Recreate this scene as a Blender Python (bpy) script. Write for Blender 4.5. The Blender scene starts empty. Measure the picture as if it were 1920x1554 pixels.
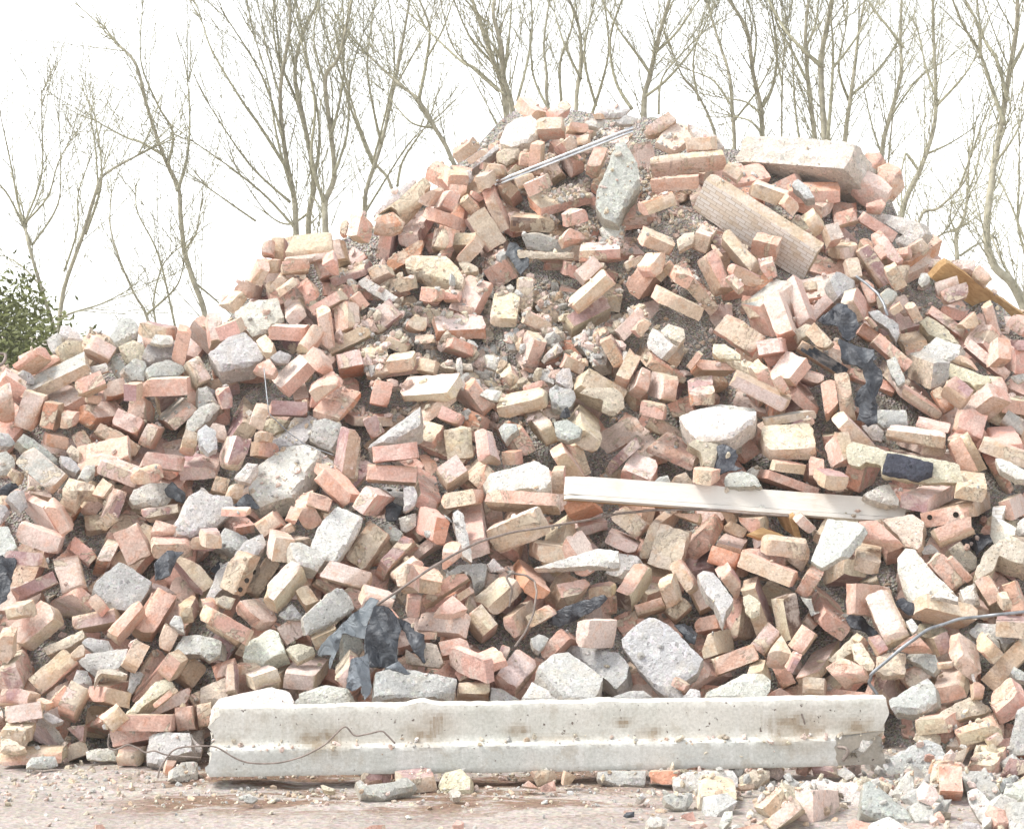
import bpy, bmesh, math, random
import numpy as np
from mathutils import Vector, Matrix, Quaternion, noise
from mathutils.bvhtree import BVHTree
from mathutils.geometry import delaunay_2d_cdt
random.seed(4); RNG=np.random.default_rng(4)
S=bpy.context.scene; COL=S.collection
# ------------------------------------------------------------------ data
ITEMS="""b;1577 9012 980;824 19 24 -565;535 194 98;0 0 0|pale pink brick, nearest above the black-patched slab
b;1910 8297 308;351 753 507 230;827 194 62;3 4 3|cream yellow brick with tan side, nearest right of the sharp-edged pink brick
b;1402 8621 483;405 -392 -516 -645;194 68 694;0 3 0|pale pink brick with mortary side, nearest up and left of the notched upright brick
b;19 8673 739;925 251 287 -10;102 382 53;4 4 1|tan brick with salmon side, nearest below the mortar-capped bricks
b;-410 9275 1175;215 -785 549 -191;742 165 47;3 3 0|cream yellow brick with pale side, nearest up and right of the thin slanting strip
b;-1739 8160 422;319 -138 844 409;182 109 66;1 4 3|salmon pink brick with tan side, nearest down and right of the left edge felt
b;188 8576 668;276 -153 565 762;102 87 344;3 3 3|cream yellow brick, nearest above the charred black stick
b;-151 8520 759;687 239 26 -686;414 98 74;1 0 0|salmon pink brick with pale side, nearest down and left of the mortar-capped bricks
b;21 8377 750;507 -98 -825 -230;106 62 233;4 0 4|tan brick with pale side, nearest below the mortar-capped bricks
b;-406 7985 259;658 206 713 -126;108 297 44;0 4 4|pale pink brick with tan side, nearest up and left of the scorched masonry block
b;-1599 8781 1008;596 -206 -373 -680;47 204 139;1 1 0|salmon pink brick with pale side, nearest up and left of the white concrete wedge
b;620 8830 728;804 -50 -570 -165;159 591 36;4 4 3|tan brick with mortary side, nearest down and right of the plank's left end
b;650 7084 13;996 56 71 -26;114 228 77;4 3 3|tan brick with mortary side, nearest down and left of the long concrete beam's right half
b;-65 9891 1831;652 318 -59 -686;484 114 99;0 1 0|pale pink brick with salmon side, nearest left of the dark upper felt flap
b;-1103 9140 1134;614 271 129 730;534 72 137;3 3 5|cream yellow brick with burgundy side, nearest up and left of the large white slab
b;-193 9233 1234;114 -328 621 702;66 143 454;1 0 2|salmon pink brick with pale side, nearest up and right of the thin slanting strip
b;-109 8908 807;449 453 451 624;476 144 67;1 0 1|salmon pink brick with pale side, nearest left of the mortar-capped bricks
b;737 8298 208;124 -460 -607 -636;64 105 398;1 0 0|salmon pink brick with pale side, nearest up and left of the black-speckled white piece
b;-1855 9098 1308;202 -91 938 268;289 102 49;6 4 4|grey brick with tan side, nearest up and left of the white concrete wedge
b;1304 8177 513;-48 -333 939 -78;219 59 112;0 1 1|pale pink brick with salmon side, nearest up and left of the notched upright brick
b;348 9052 1252;-27 565 766 -305;135 184 83;4 4 4|tan brick, nearest below the pointed grey concrete
b;950 6899 21;59 468 -877 91;194 60 109;0 0 0|pale pink brick, nearest left of the triangular grey piece
b;-658 8439 729;305 -392 707 503;157 128 57;3 4 4|cream yellow brick with tan side, nearest above the rough cream slab
b;604 8542 671;444 -389 677 440;171 122 60;3 3 4|cream yellow brick with tan side, nearest up and left of the mottled grey strip
b;-322 8965 1267;135 231 898 348;252 110 49;0 3 3|pale pink brick with mortary side, nearest up and right of the thin slanting strip
b;1394 8789 962;402 366 -486 -684;370 125 68;1 2 1|salmon pink brick with orange side, nearest left of the black-patched slab
b;591 9447 1397;254 -137 -620 -729;172 52 690;4 4 1|tan brick with salmon side, nearest right of the pointed grey concrete
b;868 8407 416;593 -271 700 292;175 65 110;1 4 4|salmon pink brick with tan side, nearest down and left of the stuck mortar lump
b;1018 9032 897;143 748 -639 -104;821 211 34;1 1 1|salmon pink brick, nearest up and right of the plank's middle
b;650 8922 1027;17 241 515 822;205 52 125;1 3 1|salmon pink brick with mortary side, nearest down and left of the white two-holed block
b;1159 8302 288;193 209 955 90;95 452 33;0 3 3|pale pink brick with mortary side, nearest up and left of the rose red chunk
b;1563 8070 484;-11 148 -488 860;216 57 108;3 4 4|cream yellow brick, nearest down and right of the large oval slab
b;1861 8846 1205;-21 -327 885 -330;115 181 63;4 0 1|tan brick with pale side, nearest below the long burgundy brick
b;1184 8378 446;593 394 -257 -653;336 60 115;1 1 1|salmon pink brick, nearest left of the notched upright brick
b;-541 8389 695;338 -329 729 495;175 100 57;3 1 4|cream yellow brick with salmon side, nearest right of the rough cream slab
b;-243 8116 436;160 271 831 459;196 89 52;0 0 0|pale pink brick, nearest up and right of the scorched masonry block
b;-1857 8683 803;438 275 406 753;564 136 32;0 1 1|pale pink brick with salmon side, nearest above the left edge felt
b;210 9890 2075;58 -260 922 282;267 118 44;3 2 1|cream yellow brick with orange side, nearest down and left of the silver metal rail
b;1599 8581 870;27 -460 880 114;259 112 60;0 5 0|pale pink brick with burgundy side, nearest down and right of the black-patched slab
b;-643 9240 1157;-20 803 -594 -32;625 158 37;1 4 1|salmon pink brick with tan side, nearest up and right of the bluish grey rock
b;777 9577 1713;207 682 -596 -370;604 168 52;1 4 1|salmon pink brick with tan side, nearest down and left of the white-tiled wall block
b;1251 8518 561;657 -199 726 -41;63 315 91;4 5 3|tan brick with burgundy side, nearest below the flat white panel
b;-222 9389 1517;-22 -129 938 321;210 113 53;0 2 2|pale pink brick with orange side, nearest down and right of the cream mortared block
b;1679 9048 1342;377 492 516 592;248 111 71;4 6 6|tan brick with grey side, nearest up and right of the large leaning tan brick
b;257 8751 722;761 -3 623 179;54 105 214;0 0 0|pale pink brick, nearest down and left of the plank's left end
b;-1228 8847 979;695 120 93 -702;239 140 52;5 0 1|dark burgundy brick with pale side, nearest above the white concrete wedge
b;-826 8083 574;235 -396 798 388;170 59 105;0 4 3|pale pink brick with tan side, nearest right of the tan three-holed brick
b;-1316 8195 453;208 -481 690 499;177 77 109;1 4 1|salmon pink brick with tan side, nearest down and right of the pale grey left slab
b;859 9239 1301;207 -447 801 -341;351 44 110;4 4 4|tan brick, nearest left of the peeling plaster brick
b;255 8368 665;415 -203 -853 -244;163 109 59;0 1 1|pale pink brick with salmon side, nearest above the charred black stick
b;219 9099 1025;815 -6 563 140;132 497 38;1 3 3|salmon pink brick with mortary side, nearest up and left of the plank's left end
b;-1288 7758 93;94 -50 802 588;194 56 113;1 1 1|salmon pink brick, nearest up and left of the two-tone grey block
b;-1653 7676 39;489 -529 500 481;51 220 105;1 4 3|salmon pink brick with tan side, nearest left of the two-tone grey block
b;1617 7589 31;28 221 967 122;104 167 55;3 1 1|cream yellow brick with salmon side, nearest down and left of the right edge concrete
b;-739 7992 274;-39 67 995 69;114 226 55;0 3 0|pale pink brick with mortary side, nearest up and left of the smooth rounded slab
b;929 9115 1480;174 -245 -749 -590;192 94 56;3 1 1|cream yellow brick with salmon side, nearest down and left of the gashed masonry block
b;-698 8952 1205;77 -173 -944 -269;116 213 37;1 2 1|salmon pink brick with orange side, nearest above the bluish grey rock
b;-402 7584 18;155 210 -697 -668;130 43 234;5 1 1|dark burgundy brick with salmon side, nearest below the scorched masonry block
b;1018 8247 441;110 587 802 -19;109 58 172;7 7 3|soot-blackened brick with mortary side, nearest right of the stuck mortar lump
b;-1660 9037 1158;152 475 -812 -304;207 88 68;0 2 2|pale pink brick with orange side, nearest up and left of the white concrete wedge
b;-1816 8640 964;186 -285 -745 -573;180 93 58;6 4 4|grey brick with tan side, nearest above the left edge felt
b;459 8377 545;234 -446 801 324;170 59 103;1 7 3|salmon pink brick with sooty side, nearest up and right of the charred black stick
b;311 8146 397;55 408 -911 -13;170 56 101;0 0 0|pale pink brick, nearest down and right of the charred black stick
b;-339 8681 880;953 123 263 90;94 319 57;1 3 1|salmon pink brick with mortary side, nearest right of the grey three-holed brick
b;-1520 8167 439;92 -35 808 581;166 58 115;5 4 4|dark burgundy brick with tan side, nearest down and left of the pale grey left slab
b;-1638 7976 279;187 -311 720 592;167 72 108;3 5 1|cream yellow brick with burgundy side, nearest down and right of the left edge felt
b;-144 7865 328;720 -158 622 265;87 229 33;1 1 1|salmon pink brick, nearest right of the scorched masonry block
b;-1832 9152 1224;-18 457 839 294;217 107 53;0 1 1|pale pink brick with salmon side, second nearest above the left edge felt
b;45 9002 1210;68 -123 -206 968;198 108 57;3 3 4|cream yellow brick, nearest down and left of the pointed grey concrete
b;-1887 8887 879;581 200 8 789;328 83 63;0 4 0|pale pink brick with tan side, nearest above the left edge felt
b;-794 8397 601;543 463 313 627;289 61 87;2 4 3|orange red brick with tan side, nearest down and left of the rough cream slab
b;294 8953 1106;622 321 132 702;310 101 67;3 3 3|cream yellow brick, nearest above the plank's left end
b;-904 8632 682;56 -823 562 -58;510 126 40;0 0 0|pale pink brick, nearest up and right of the tan three-holed brick
b;312 9396 1551;108 -256 828 487;199 59 105;5 3 3|dark burgundy brick with mortary side, nearest above the pointed grey concrete
b;748 8667 699;133 571 -677 -445;188 73 112;1 1 1|salmon pink brick, nearest down and left of the plank's middle
b;514 8812 946;175 -477 794 332;108 135 61;0 1 1|pale pink broken brick with salmon side, nearest up and right of the plank's left end
b;-1777 8400 724;407 -412 574 579;70 173 106;0 0 0|pale pink brick, nearest up and right of the left edge felt
b;-643 8726 1027;634 -127 746 162;187 111 54;5 5 4|dark burgundy brick with tan side, nearest down and right of the bluish grey rock
b;-874 9038 1326;339 -194 897 206;177 109 55;0 1 1|pale pink brick with salmon side, nearest up and left of the bluish grey rock
b;1440 7391 24;320 242 -708 -581;160 94 46;1 2 3|salmon pink brick with orange side, nearest above the upright orange brick
b;-415 9995 1969;620 181 55 -762;437 91 56;0 0 5|pale pink brick with burgundy side, nearest down and right of the white rendered wedge
b;1158 9094 1268;920 120 369 59;128 444 45;1 1 1|salmon pink brick, nearest right of the peeling plaster brick
b;-1653 8359 587;71 -151 830 532;93 144 57;0 4 1|pale pink broken brick with tan side, nearest left of the pale grey left slab
b;107 9693 1599;499 161 -852 7;105 372 63;3 4 3|cream yellow brick with tan side, nearest below the dark upper felt flap
b;-111 8079 276;235 783 570 80;307 95 52;1 1 1|salmon pink brick, nearest left of the leaning pale pink brick
b;-928 8138 466;361 -167 -917 -37;114 187 45;0 0 1|pale pink brick with salmon side, nearest down and right of the tan three-holed brick
b;799 8509 370;382 -408 458 -691;350 51 101;1 1 1|salmon pink brick, nearest below the mottled grey strip
b;1568 8666 1090;-49 149 983 91;220 108 49;0 4 4|pale pink brick with tan side, nearest above the black-patched slab
b;-1924 8952 1178;410 -414 552 597;159 83 112;0 3 1|pale pink brick with mortary side, nearest above the left edge felt
b;-1420 8392 697;351 -399 -603 -595;137 96 57;1 4 1|salmon pink broken brick with tan side, nearest above the pale grey left slab
b;902 8995 1025;456 99 -880 89;91 250 74;1 4 1|salmon pink brick with tan side, nearest above the charred felt roll
b;1025 8371 691;550 -508 -436 -499;61 178 110;4 4 4|tan brick, nearest below the brown broken board
b;-435 8369 649;252 -322 768 494;187 45 107;5 1 1|dark burgundy brick with salmon side, nearest below the grey three-holed brick
b;-52 8240 520;263 275 151 -912;160 108 57;3 1 4|cream yellow brick, nearest above the leaning pale pink brick
b;569 9520 1713;421 -220 638 606;112 84 305;1 0 1|salmon pink brick with pale side, nearest up and right of the pointed grey concrete
b;-599 8099 611;100 -100 -773 -619;178 66 109;0 4 4|pale pink brick with tan side, nearest below the rough cream slab
b;-296 8630 666;223 -396 -589 -668;37 126 418;0 0 0|pale pink brick, nearest down and right of the grey three-holed brick
b;664 9295 1446;394 -258 528 707;75 90 300;4 6 4|tan brick with grey side, nearest right of the pointed grey concrete
b;-1270 7671 152;457 -538 527 474;55 208 106;1 4 1|salmon pink brick with tan side, nearest up and left of the two-tone grey block
b;728 9997 2349;184 -345 843 369;167 119 44;0 0 0|pale pink brick, nearest above the red two-course block
b;-1627 8275 492;44 -510 611 604;41 97 223;1 0 1|salmon pink brick with pale side, nearest left of the pale grey left slab
b;-1339 8144 239;120 -534 630 551;185 49 110;1 1 4|salmon pink brick with tan side, nearest above the two-tone grey block
b;953 8329 614;185 158 -2 970;221 108 57;1 1 4|salmon pink brick, nearest up and right of the stuck mortar lump
b;-118 9798 1936;387 -279 -700 -532;173 98 57;3 1 0|cream yellow brick with salmon side, nearest up and left of the dark upper felt flap
b;-668 8606 916;924 198 125 303;89 238 36;1 1 1|salmon pink brick, nearest below the bluish grey rock
b;-1785 8024 282;168 -696 694 -76;205 65 87;3 5 1|cream yellow brick with burgundy side, nearest below the left edge felt
b;1575 7961 237;152 -578 798 -77;176 102 61;0 1 3|pale pink brick with salmon side, nearest below the sharp-edged pink brick
b;-301 8395 769;325 481 605 545;221 103 54;1 2 1|salmon pink brick with orange side, nearest down and right of the grey three-holed brick
b;-209 8803 1060;467 -475 -612 -426;131 105 58;3 3 3|cream yellow broken brick, nearest right of the thin slanting strip
b;1929 9047 992;866 111 487 40;148 620 45;4 1 1|tan brick with salmon side, nearest above the round-plugged brick
b;66 8375 567;276 -131 -626 -717;98 53 305;2 2 1|orange red brick with salmon side, nearest up and left of the charred black stick
b;1437 8521 700;107 -80 878 460;64 145 108;1 1 1|salmon pink broken brick, nearest up and left of the large oval slab
b;-171 9510 1640;366 373 375 -766;174 116 57;0 1 1|pale pink brick, nearest down and right of the cream mortared block
b;-1397 8067 442;208 -410 749 477;160 47 108;1 4 1|salmon pink brick with tan side, nearest below the pale grey left slab
b;220 8360 513;186 -15 478 -859;144 57 108;1 4 4|salmon pink broken brick, nearest up and left of the charred black stick
b;-28 9418 1588;-2 56 949 310;113 186 46;3 0 4|cream yellow brick with pale side, nearest below the dark upper felt flap
b;1608 8302 605;266 -321 -688 -594;150 67 109;1 0 1|salmon pink broken brick with pale side, nearest up and right of the large oval slab
b;-553 9159 1370;212 -614 -694 -310;173 100 55;3 3 4|cream yellow brick with tan side, nearest above the thin slanting strip
b;329 9312 1660;2 -364 -163 917;199 108 57;3 1 4|cream yellow brick, nearest down and right of the dark upper felt flap
b;1920 8736 1070;992 124 -33 -18;110 243 47;1 1 1|salmon pink brick, nearest below the long burgundy brick
b;11 8998 1067;518 324 377 696;271 109 64;1 1 2|salmon pink brick with orange side, nearest above the mortar-capped bricks
b;-537 9342 1554;215 -264 752 564;155 92 57;0 5 5|pale pink brick with burgundy side, nearest down and left of the cream mortared block
b;-1197 8180 241;771 297 -305 -474;229 91 69;3 4 4|cream yellow brick with tan side, nearest above the two-tone grey block
b;96 9812 1968;785 -613 82 -47;193 67 109;7 4 4|soot-blackened brick with tan side, nearest above the dark upper felt flap
b;-1390 9008 1276;27 -11 685 728;187 68 108;1 1 3|salmon pink brick with mortary side, nearest above the white concrete wedge
b;1737 8480 911;52 -68 -989 -117;113 205 56;4 4 4|tan brick, nearest above the round-plugged brick
b;-1665 8793 839;422 -37 872 245;85 177 63;3 4 0|cream yellow brick with tan side, nearest above the pale grey left slab
b;-1521 8667 959;673 202 77 708;108 162 55;0 0 0|pale pink brick, nearest up and left of the white concrete wedge
b;-1012 7904 458;46 321 -639 697;193 57 108;1 3 4|salmon pink brick, nearest below the tan three-holed brick
b;376 9595 1833;25 29 981 188;174 110 63;0 1 1|pale pink brick with salmon side, nearest below the curved grey top slab
b;-526 8461 854;876 -117 -460 -88;92 230 61;1 0 0|salmon pink brick with pale side, nearest left of the grey three-holed brick
b;32 8237 435;170 202 963 61;50 192 83;4 4 1|tan brick with salmon side, nearest above the leaning pale pink brick
b;951 8472 637;-30 38 791 609;168 56 107;1 3 1|salmon pink brick with mortary side, nearest down and left of the brown broken board
b;-1659 7859 89;468 243 -835 156;90 273 29;5 6 6|dark burgundy brick with grey side, nearest left of the two-tone grey block
b;-85 8720 1044;327 573 -70 748;131 108 57;0 3 1|pale pink broken brick, nearest up and left of the mortar-capped bricks
b;144 8438 666;561 -487 -508 -436;63 132 211;3 3 4|cream yellow brick with tan side, nearest up and left of the charred black stick
b;-1210 7907 175;75 -207 785 579;175 46 108;0 1 1|pale pink brick with salmon side, nearest above the two-tone grey block
b;-855 8022 251;82 67 994 9;92 239 54;3 4 3|cream yellow brick with tan side, nearest up and right of the lump behind the beam
b;122 8993 1115;-4 563 762 320;179 61 105;0 3 3|pale pink brick with mortary side, nearest above the mortar-capped bricks
b;813 8144 298;145 -106 768 614;170 62 108;1 1 4|salmon pink brick with tan side, nearest above the black-speckled white piece
b;453 8265 230;389 -383 -549 -633;52 105 213;1 4 4|salmon pink brick with tan side, nearest left of the big slanting grey slab
b;1646 8316 752;149 -102 768 614;152 66 106;1 4 4|salmon pink brick with tan side, nearest down and left of the round-plugged brick
b;317 9218 1178;162 -215 -810 -521;109 49 204;3 0 0|cream yellow brick with pale side, nearest below the pointed grey concrete
b;1608 8854 1051;144 2 -676 -722;100 51 338;3 0 0|cream yellow brick with pale side, nearest up and right of the black-patched slab
b;-769 8489 818;412 -324 -578 -625;94 74 246;1 1 3|salmon pink brick with mortary side, nearest down and right of the large white slab
b;2025 9142 1154;89 -234 -964 -93;119 209 50;3 4 3|cream yellow brick with tan side, nearest below the long burgundy brick
b;-1452 8006 211;158 163 690 688;94 51 155;1 1 4|salmon pink brick with tan side, second nearest down and right of the left edge felt
b;-323 8144 596;99 -129 200 -966;135 108 57;1 4 4|salmon pink broken brick, nearest right of the oval grey stone
b;174 8195 340;545 -736 -237 -325;118 51 210;1 1 1|salmon pink brick, nearest above the mint grey slab
b;-1275 8346 691;85 6 93 -992;156 108 57;1 3 4|salmon pink brick, nearest up and left of the cream and burgundy brick
b;-1533 7789 203;261 -476 665 513;105 63 184;0 1 4|pale pink brick with salmon side, nearest up and left of the two-tone grey block
b;-1076 8636 1027;299 -513 517 616;120 60 219;5 3 0|dark burgundy brick with mortary side, nearest above the black felt wedge
b;-113 8191 423;269 -335 -741 -516;96 71 192;3 1 3|cream yellow brick with salmon side, nearest up and left of the leaning pale pink brick
b;-1569 8903 1063;276 -153 -738 -597;189 57 108;4 4 3|tan brick with mortary side, nearest up and left of the white concrete wedge
b;-253 9375 1423;969 -59 179 158;110 359 42;1 1 1|salmon pink brick, nearest below the cream mortared block
b;1331 8359 650;57 -639 749 163;185 93 53;4 4 4|tan brick, nearest down and right of the flat white panel
b;918 8339 468;-9 565 -186 804;197 108 57;5 4 4|dark burgundy brick, nearest right of the stuck mortar lump
b;-846 8179 281;72 56 996 19;99 211 50;0 1 1|pale pink brick with salmon side, nearest up and left of the smooth rounded slab
b;-250 8244 548;199 -217 744 599;190 47 108;1 4 4|salmon pink brick with tan side, nearest up and right of the black felt heap
b;-333 8850 1089;288 -426 819 253;94 121 45;3 0 1|cream yellow broken brick with pale side, nearest right of the thin slanting strip
q;1360 8293 731;742 657 -88 -99;72;1;-75 61 -9 66 94 -26 34 -52 21 -32 -65 -17|salmon pink broken brick, nearest below the plank's splintered end
b;1518 9428 1770;340 -329 -625 -621;183 58 110;5 4 4|dark burgundy brick with tan side, nearest up and left of the pale blue-grey block
b;758 8242 345;245 18 731 637;57 83 241;3 3 3|cream yellow brick, nearest below the mottled grey strip
b;1103 8427 375;731 255 191 604;291 49 142;2 0 0|orange red brick with pale side, nearest right of the stuck mortar lump
b;-538 9887 1897;529 -377 510 564;124 57 301;1 1 5|salmon pink brick with burgundy side, nearest below the white rendered wedge
b;624 9063 1096;187 -156 -705 -666;183 59 111;1 4 4|salmon pink brick with tan side, nearest left of the white two-holed block
b;-1357 9067 1164;358 -162 917 69;128 196 56;6 1 1|grey brick with salmon side, nearest above the white concrete wedge
b;-126 8739 935;342 -127 920 141;92 183 57;1 4 1|salmon pink brick with tan side, nearest up and left of the mortar-capped bricks
b;-1421 7861 209;576 -261 764 127;54 175 99;1 4 4|salmon pink brick with tan side, second nearest up and left of the two-tone grey block
b;-1174 8076 141;583 299 245 715;236 97 35;1 1 1|salmon pink brick, nearest above the two-tone grey block
b;-139 8248 306;250 87 -964 -33;92 238 47;1 1 1|salmon pink brick, nearest up and right of the scorched masonry block
b;-139 7944 210;-32 -11 827 561;109 46 186;3 4 4|cream yellow brick with tan side, nearest down and left of the leaning pale pink brick
b;-229 8589 949;191 -234 755 583;99 75 192;0 3 4|pale pink brick with mortary side, nearest right of the long salmon brick
b;455 8634 763;337 -276 704 561;75 134 108;3 4 1|cream yellow broken brick with tan side, nearest down and right of the plank's left end
b;-861 8277 703;612 -467 -496 -401;88 71 195;4 1 0|tan brick with salmon side, nearest up and right of the tan three-holed brick
b;-1428 7828 114;783 15 -570 248;32 280 96;1 1 1|salmon pink brick, nearest left of the two-tone grey block
b;-943 8425 570;258 -426 632 594;162 57 108;3 3 4|cream yellow brick with tan side, nearest right of the tan three-holed brick
b;-1535 8957 1122;168 -122 -772 -601;109 68 190;0 1 1|pale pink brick with salmon side, nearest up and left of the white concrete wedge
b;815 9063 1350;751 -88 -89 -649;106 165 44;4 1 2|tan brick with salmon side, nearest up and left of the peeling plaster brick
b;755 8931 1256;104 -704 -682 -171;178 100 50;5 1 2|dark burgundy brick with salmon side, nearest above the white two-holed block
b;-445 8554 1034;43 -39 740 671;169 60 108;1 1 1|salmon pink brick, nearest below the thin slanting strip
b;-1280 7975 252;420 -36 905 57;210 110 31;1 1 1|salmon pink brick, nearest below the pale grey left slab
b;1725 7754 218;59 -391 -214 893;109 108 57;4 1 1|tan broken brick, nearest above the right edge concrete
b;77 9286 1413;9 -584 -279 762;150 108 57;0 3 1|pale pink broken brick, nearest left of the pointed grey concrete
b;611 9016 1276;643 -67 755 109;99 195 60;0 3 1|pale pink brick with mortary side, nearest up and left of the white two-holed block
b;848 8633 670;-14 -609 779 152;186 99 51;0 4 4|pale pink brick with tan side, nearest below the plank's middle
b;1824 9437 1532;185 -267 -722 -611;192 42 107;0 1 1|pale pink brick with salmon side, nearest left of the brown timber plank
b;827 6733 30;213 -398 -696 -558;41 117 189;0 3 3|pale pink brick with mortary side, nearest below the long concrete beam's right half
b;958 9397 1817;392 228 -526 719;223 57 108;3 4 4|cream yellow brick, nearest down and left of the white-tiled wall block
b;-1500 8027 90;515 -519 -573 -370;111 73 190;4 3 4|tan brick with mortary side, nearest left of the two-tone grey block
b;1533 9053 1410;226 -282 -687 -630;174 51 108;1 4 1|salmon pink brick with tan side, nearest above the narrow pitted concrete
b;1242 8978 1383;168 -232 -708 -646;214 41 108;8 4 4|black brick with tan side, nearest left of the tall charred felt
b;1791 8765 1135;203 549 -88 -806;116 57 108;4 1 1|tan broken brick, nearest below the long burgundy brick
b;1265 8624 1035;457 422 -326 712;118 57 108;4 1 1|tan broken brick, nearest right of the square mortar-topped block
b;2007 8938 1108;106 -299 -747 -585;97 59 194;6 4 4|grey brick with tan side, nearest below the long burgundy brick
b;-671 9268 1461;152 -166 722 654;186 52 108;4 3 3|tan brick with mortary side, nearest down and right of the cream crest block
b;2085 9289 1388;464 511 464 555;211 102 46;1 1 1|salmon pink brick, nearest right of the long burgundy brick
b;-1346 8559 801;61 -72 802 590;147 42 106;5 1 0|dark burgundy broken brick with salmon side, nearest left of the white concrete wedge
b;-210 8896 901;291 751 -548 -225;312 106 37;1 3 1|salmon pink brick with mortary side, nearest left of the mortar-capped bricks
b;-678 8300 448;335 -202 -718 -576;63 93 192;3 4 3|cream yellow brick with tan side, nearest down and right of the oval grey stone
b;-917 9202 1496;757 -651 47 -15;153 55 114;1 1 0|salmon pink brick with pale side, nearest below the cream crest block
b;849 9338 1733;367 385 -453 715;180 57 108;1 4 4|salmon pink brick, nearest down and left of the white-tiled wall block
b;1104 9704 2095;156 -85 -976 -124;163 108 59;0 4 4|pale pink brick with tan side, nearest above the white-tiled wall block
b;1666 9310 1445;51 -667 -720 -184;172 100 41;4 1 4|tan brick with salmon side, nearest up and right of the narrow pitted concrete
b;-1772 8297 547;389 -360 -684 -501;47 165 108;5 5 1|dark burgundy brick with salmon side, nearest right of the left edge felt
b;-449 9652 1819;185 -181 708 656;186 55 108;2 2 2|orange red brick, nearest up and left of the cream mortared block
b;609 9474 1873;131 -203 197 -950;152 108 57;3 1 4|cream yellow brick, nearest down and right of the curved grey top slab
b;1110 8909 1348;223 366 259 -866;131 108 57;0 3 1|pale pink broken brick, nearest up and right of the peeling plaster brick
b;277 8656 811;282 -495 -601 -560;45 110 210;2 2 2|orange red brick, nearest down and left of the plank's left end
b;-2015 8890 1210;352 -723 471 362;88 61 164;0 2 2|pale pink brick with orange side, nearest above the left edge felt
b;-1350 8656 993;53 -144 655 -740;170 57 108;1 1 4|salmon pink brick, second nearest up and left of the white concrete wedge
b;-297 9796 1984;910 34 137 390;179 106 56;1 1 1|salmon pink brick, nearest right of the white rendered wedge
b;-1502 9075 1181;453 -492 579 466;87 67 194;0 1 1|pale pink brick with salmon side, nearest up and left of the black felt wedge
b;-693 9660 1750;753 -636 -92 -144;158 40 267;5 5 3|dark burgundy brick with mortary side, nearest down and right of the cream crest block
b;417 9562 1645;89 10 -985 -147;90 202 68;3 3 3|cream yellow brick, nearest above the pointed grey concrete
b;-1706 9262 1414;240 -119 -745 -610;111 74 186;0 4 4|pale pink brick with tan side, nearest up and left of the white concrete wedge
b;-1289 9162 1324;391 -323 -704 -497;107 60 192;0 3 3|pale pink brick with mortary side, nearest above the black felt wedge
b;1731 8620 1015;333 -439 -601 -579;151 55 108;1 3 1|salmon pink brick with mortary side, nearest above the round-plugged brick
b;185 10103 2218;606 -614 434 259;114 73 202;0 4 0|pale pink brick with tan side, nearest down and left of the silver metal rail
b;1945 9283 1461;292 397 101 -864;112 108 57;0 1 1|pale pink broken brick, nearest above the long burgundy brick
b;-581 7874 305;244 641 635 356;188 81 47;3 0 1|cream yellow brick with pale side, nearest down and left of the black felt heap
b;-671 8435 903;292 -243 -710 -594;159 53 108;1 1 1|salmon pink brick, nearest right of the large white slab
b;-660 9145 1361;50 -87 787 609;101 63 192;0 1 2|pale pink brick with salmon side, nearest above the bluish grey rock
b;-1710 8449 801;554 347 355 669;234 125 41;1 1 1|salmon pink brick, nearest up and right of the left edge felt
b;1458 8071 247;303 -480 -631 -529;64 92 192;0 1 1|pale pink brick with salmon side, nearest above the wedge by the beam
b;-1725 8660 797;215 -169 -761 -588;65 95 193;3 2 2|cream yellow brick with orange side, nearest up and right of the left edge felt
b;-878 7832 283;106 582 800 99;177 92 50;0 3 3|pale pink brick with mortary side, nearest above the lump behind the beam
b;-1538 8475 643;503 -645 -531 -220;110 50 183;0 2 0|pale pink brick with orange side, nearest up and left of the pale grey left slab
b;-1052 8548 763;14 -289 944 159;83 145 35;1 1 2|salmon pink broken brick with orange side, nearest down and left of the black felt wedge
b;-77 7906 335;66 592 788 156;167 76 44;1 1 1|salmon pink brick, nearest up and left of the leaning pale pink brick
b;-319 7264 29;198 19 35 -979;112 108 57;5 3 4|dark burgundy broken brick, nearest below the scorched masonry block
b;55 9555 1653;517 -494 -522 -466;152 63 108;0 3 4|pale pink brick with mortary side, nearest below the dark upper felt flap
b;488 9295 1525;298 -249 -681 -622;56 155 107;0 0 0|pale pink brick, nearest up and right of the pointed grey concrete
b;682 9236 1614;109 -217 77 -967;199 108 57;3 1 4|cream yellow brick, nearest up and right of the pointed grey concrete
b;-392 8273 614;308 -97 946 11;115 186 45;3 4 1|cream yellow brick with tan side, nearest below the grey three-holed brick
b;1695 8210 495;217 66 -964 -138;87 162 33;0 4 4|pale pink brick with tan side, nearest down and right of the large oval slab
b;-66 9836 2029;-50 547 -106 829;180 108 57;1 1 4|salmon pink brick, nearest up and left of the dark upper felt flap
b;-892 8899 1189;56 30 -742 -667;153 55 109;5 1 5|dark burgundy brick with salmon side, nearest up and left of the bluish grey rock
b;-654 9668 1938;392 495 317 -708;117 57 108;0 3 1|pale pink broken brick, nearest down and left of the white rendered wedge
b;-912 8467 764;280 -351 -666 -595;68 85 191;4 1 1|tan brick with salmon side, nearest down and right of the black felt wedge
b;1412 9572 1843;32 -97 636 765;95 55 201;0 4 4|pale pink brick with tan side, nearest left of the rounded crest concrete
b;-1541 8637 826;287 -511 550 595;115 52 197;5 4 0|dark burgundy brick with tan side, nearest above the pale grey left slab
b;818 9536 1889;560 -272 531 575;88 67 176;4 0 3|tan brick with pale side, nearest left of the white-tiled wall block
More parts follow.
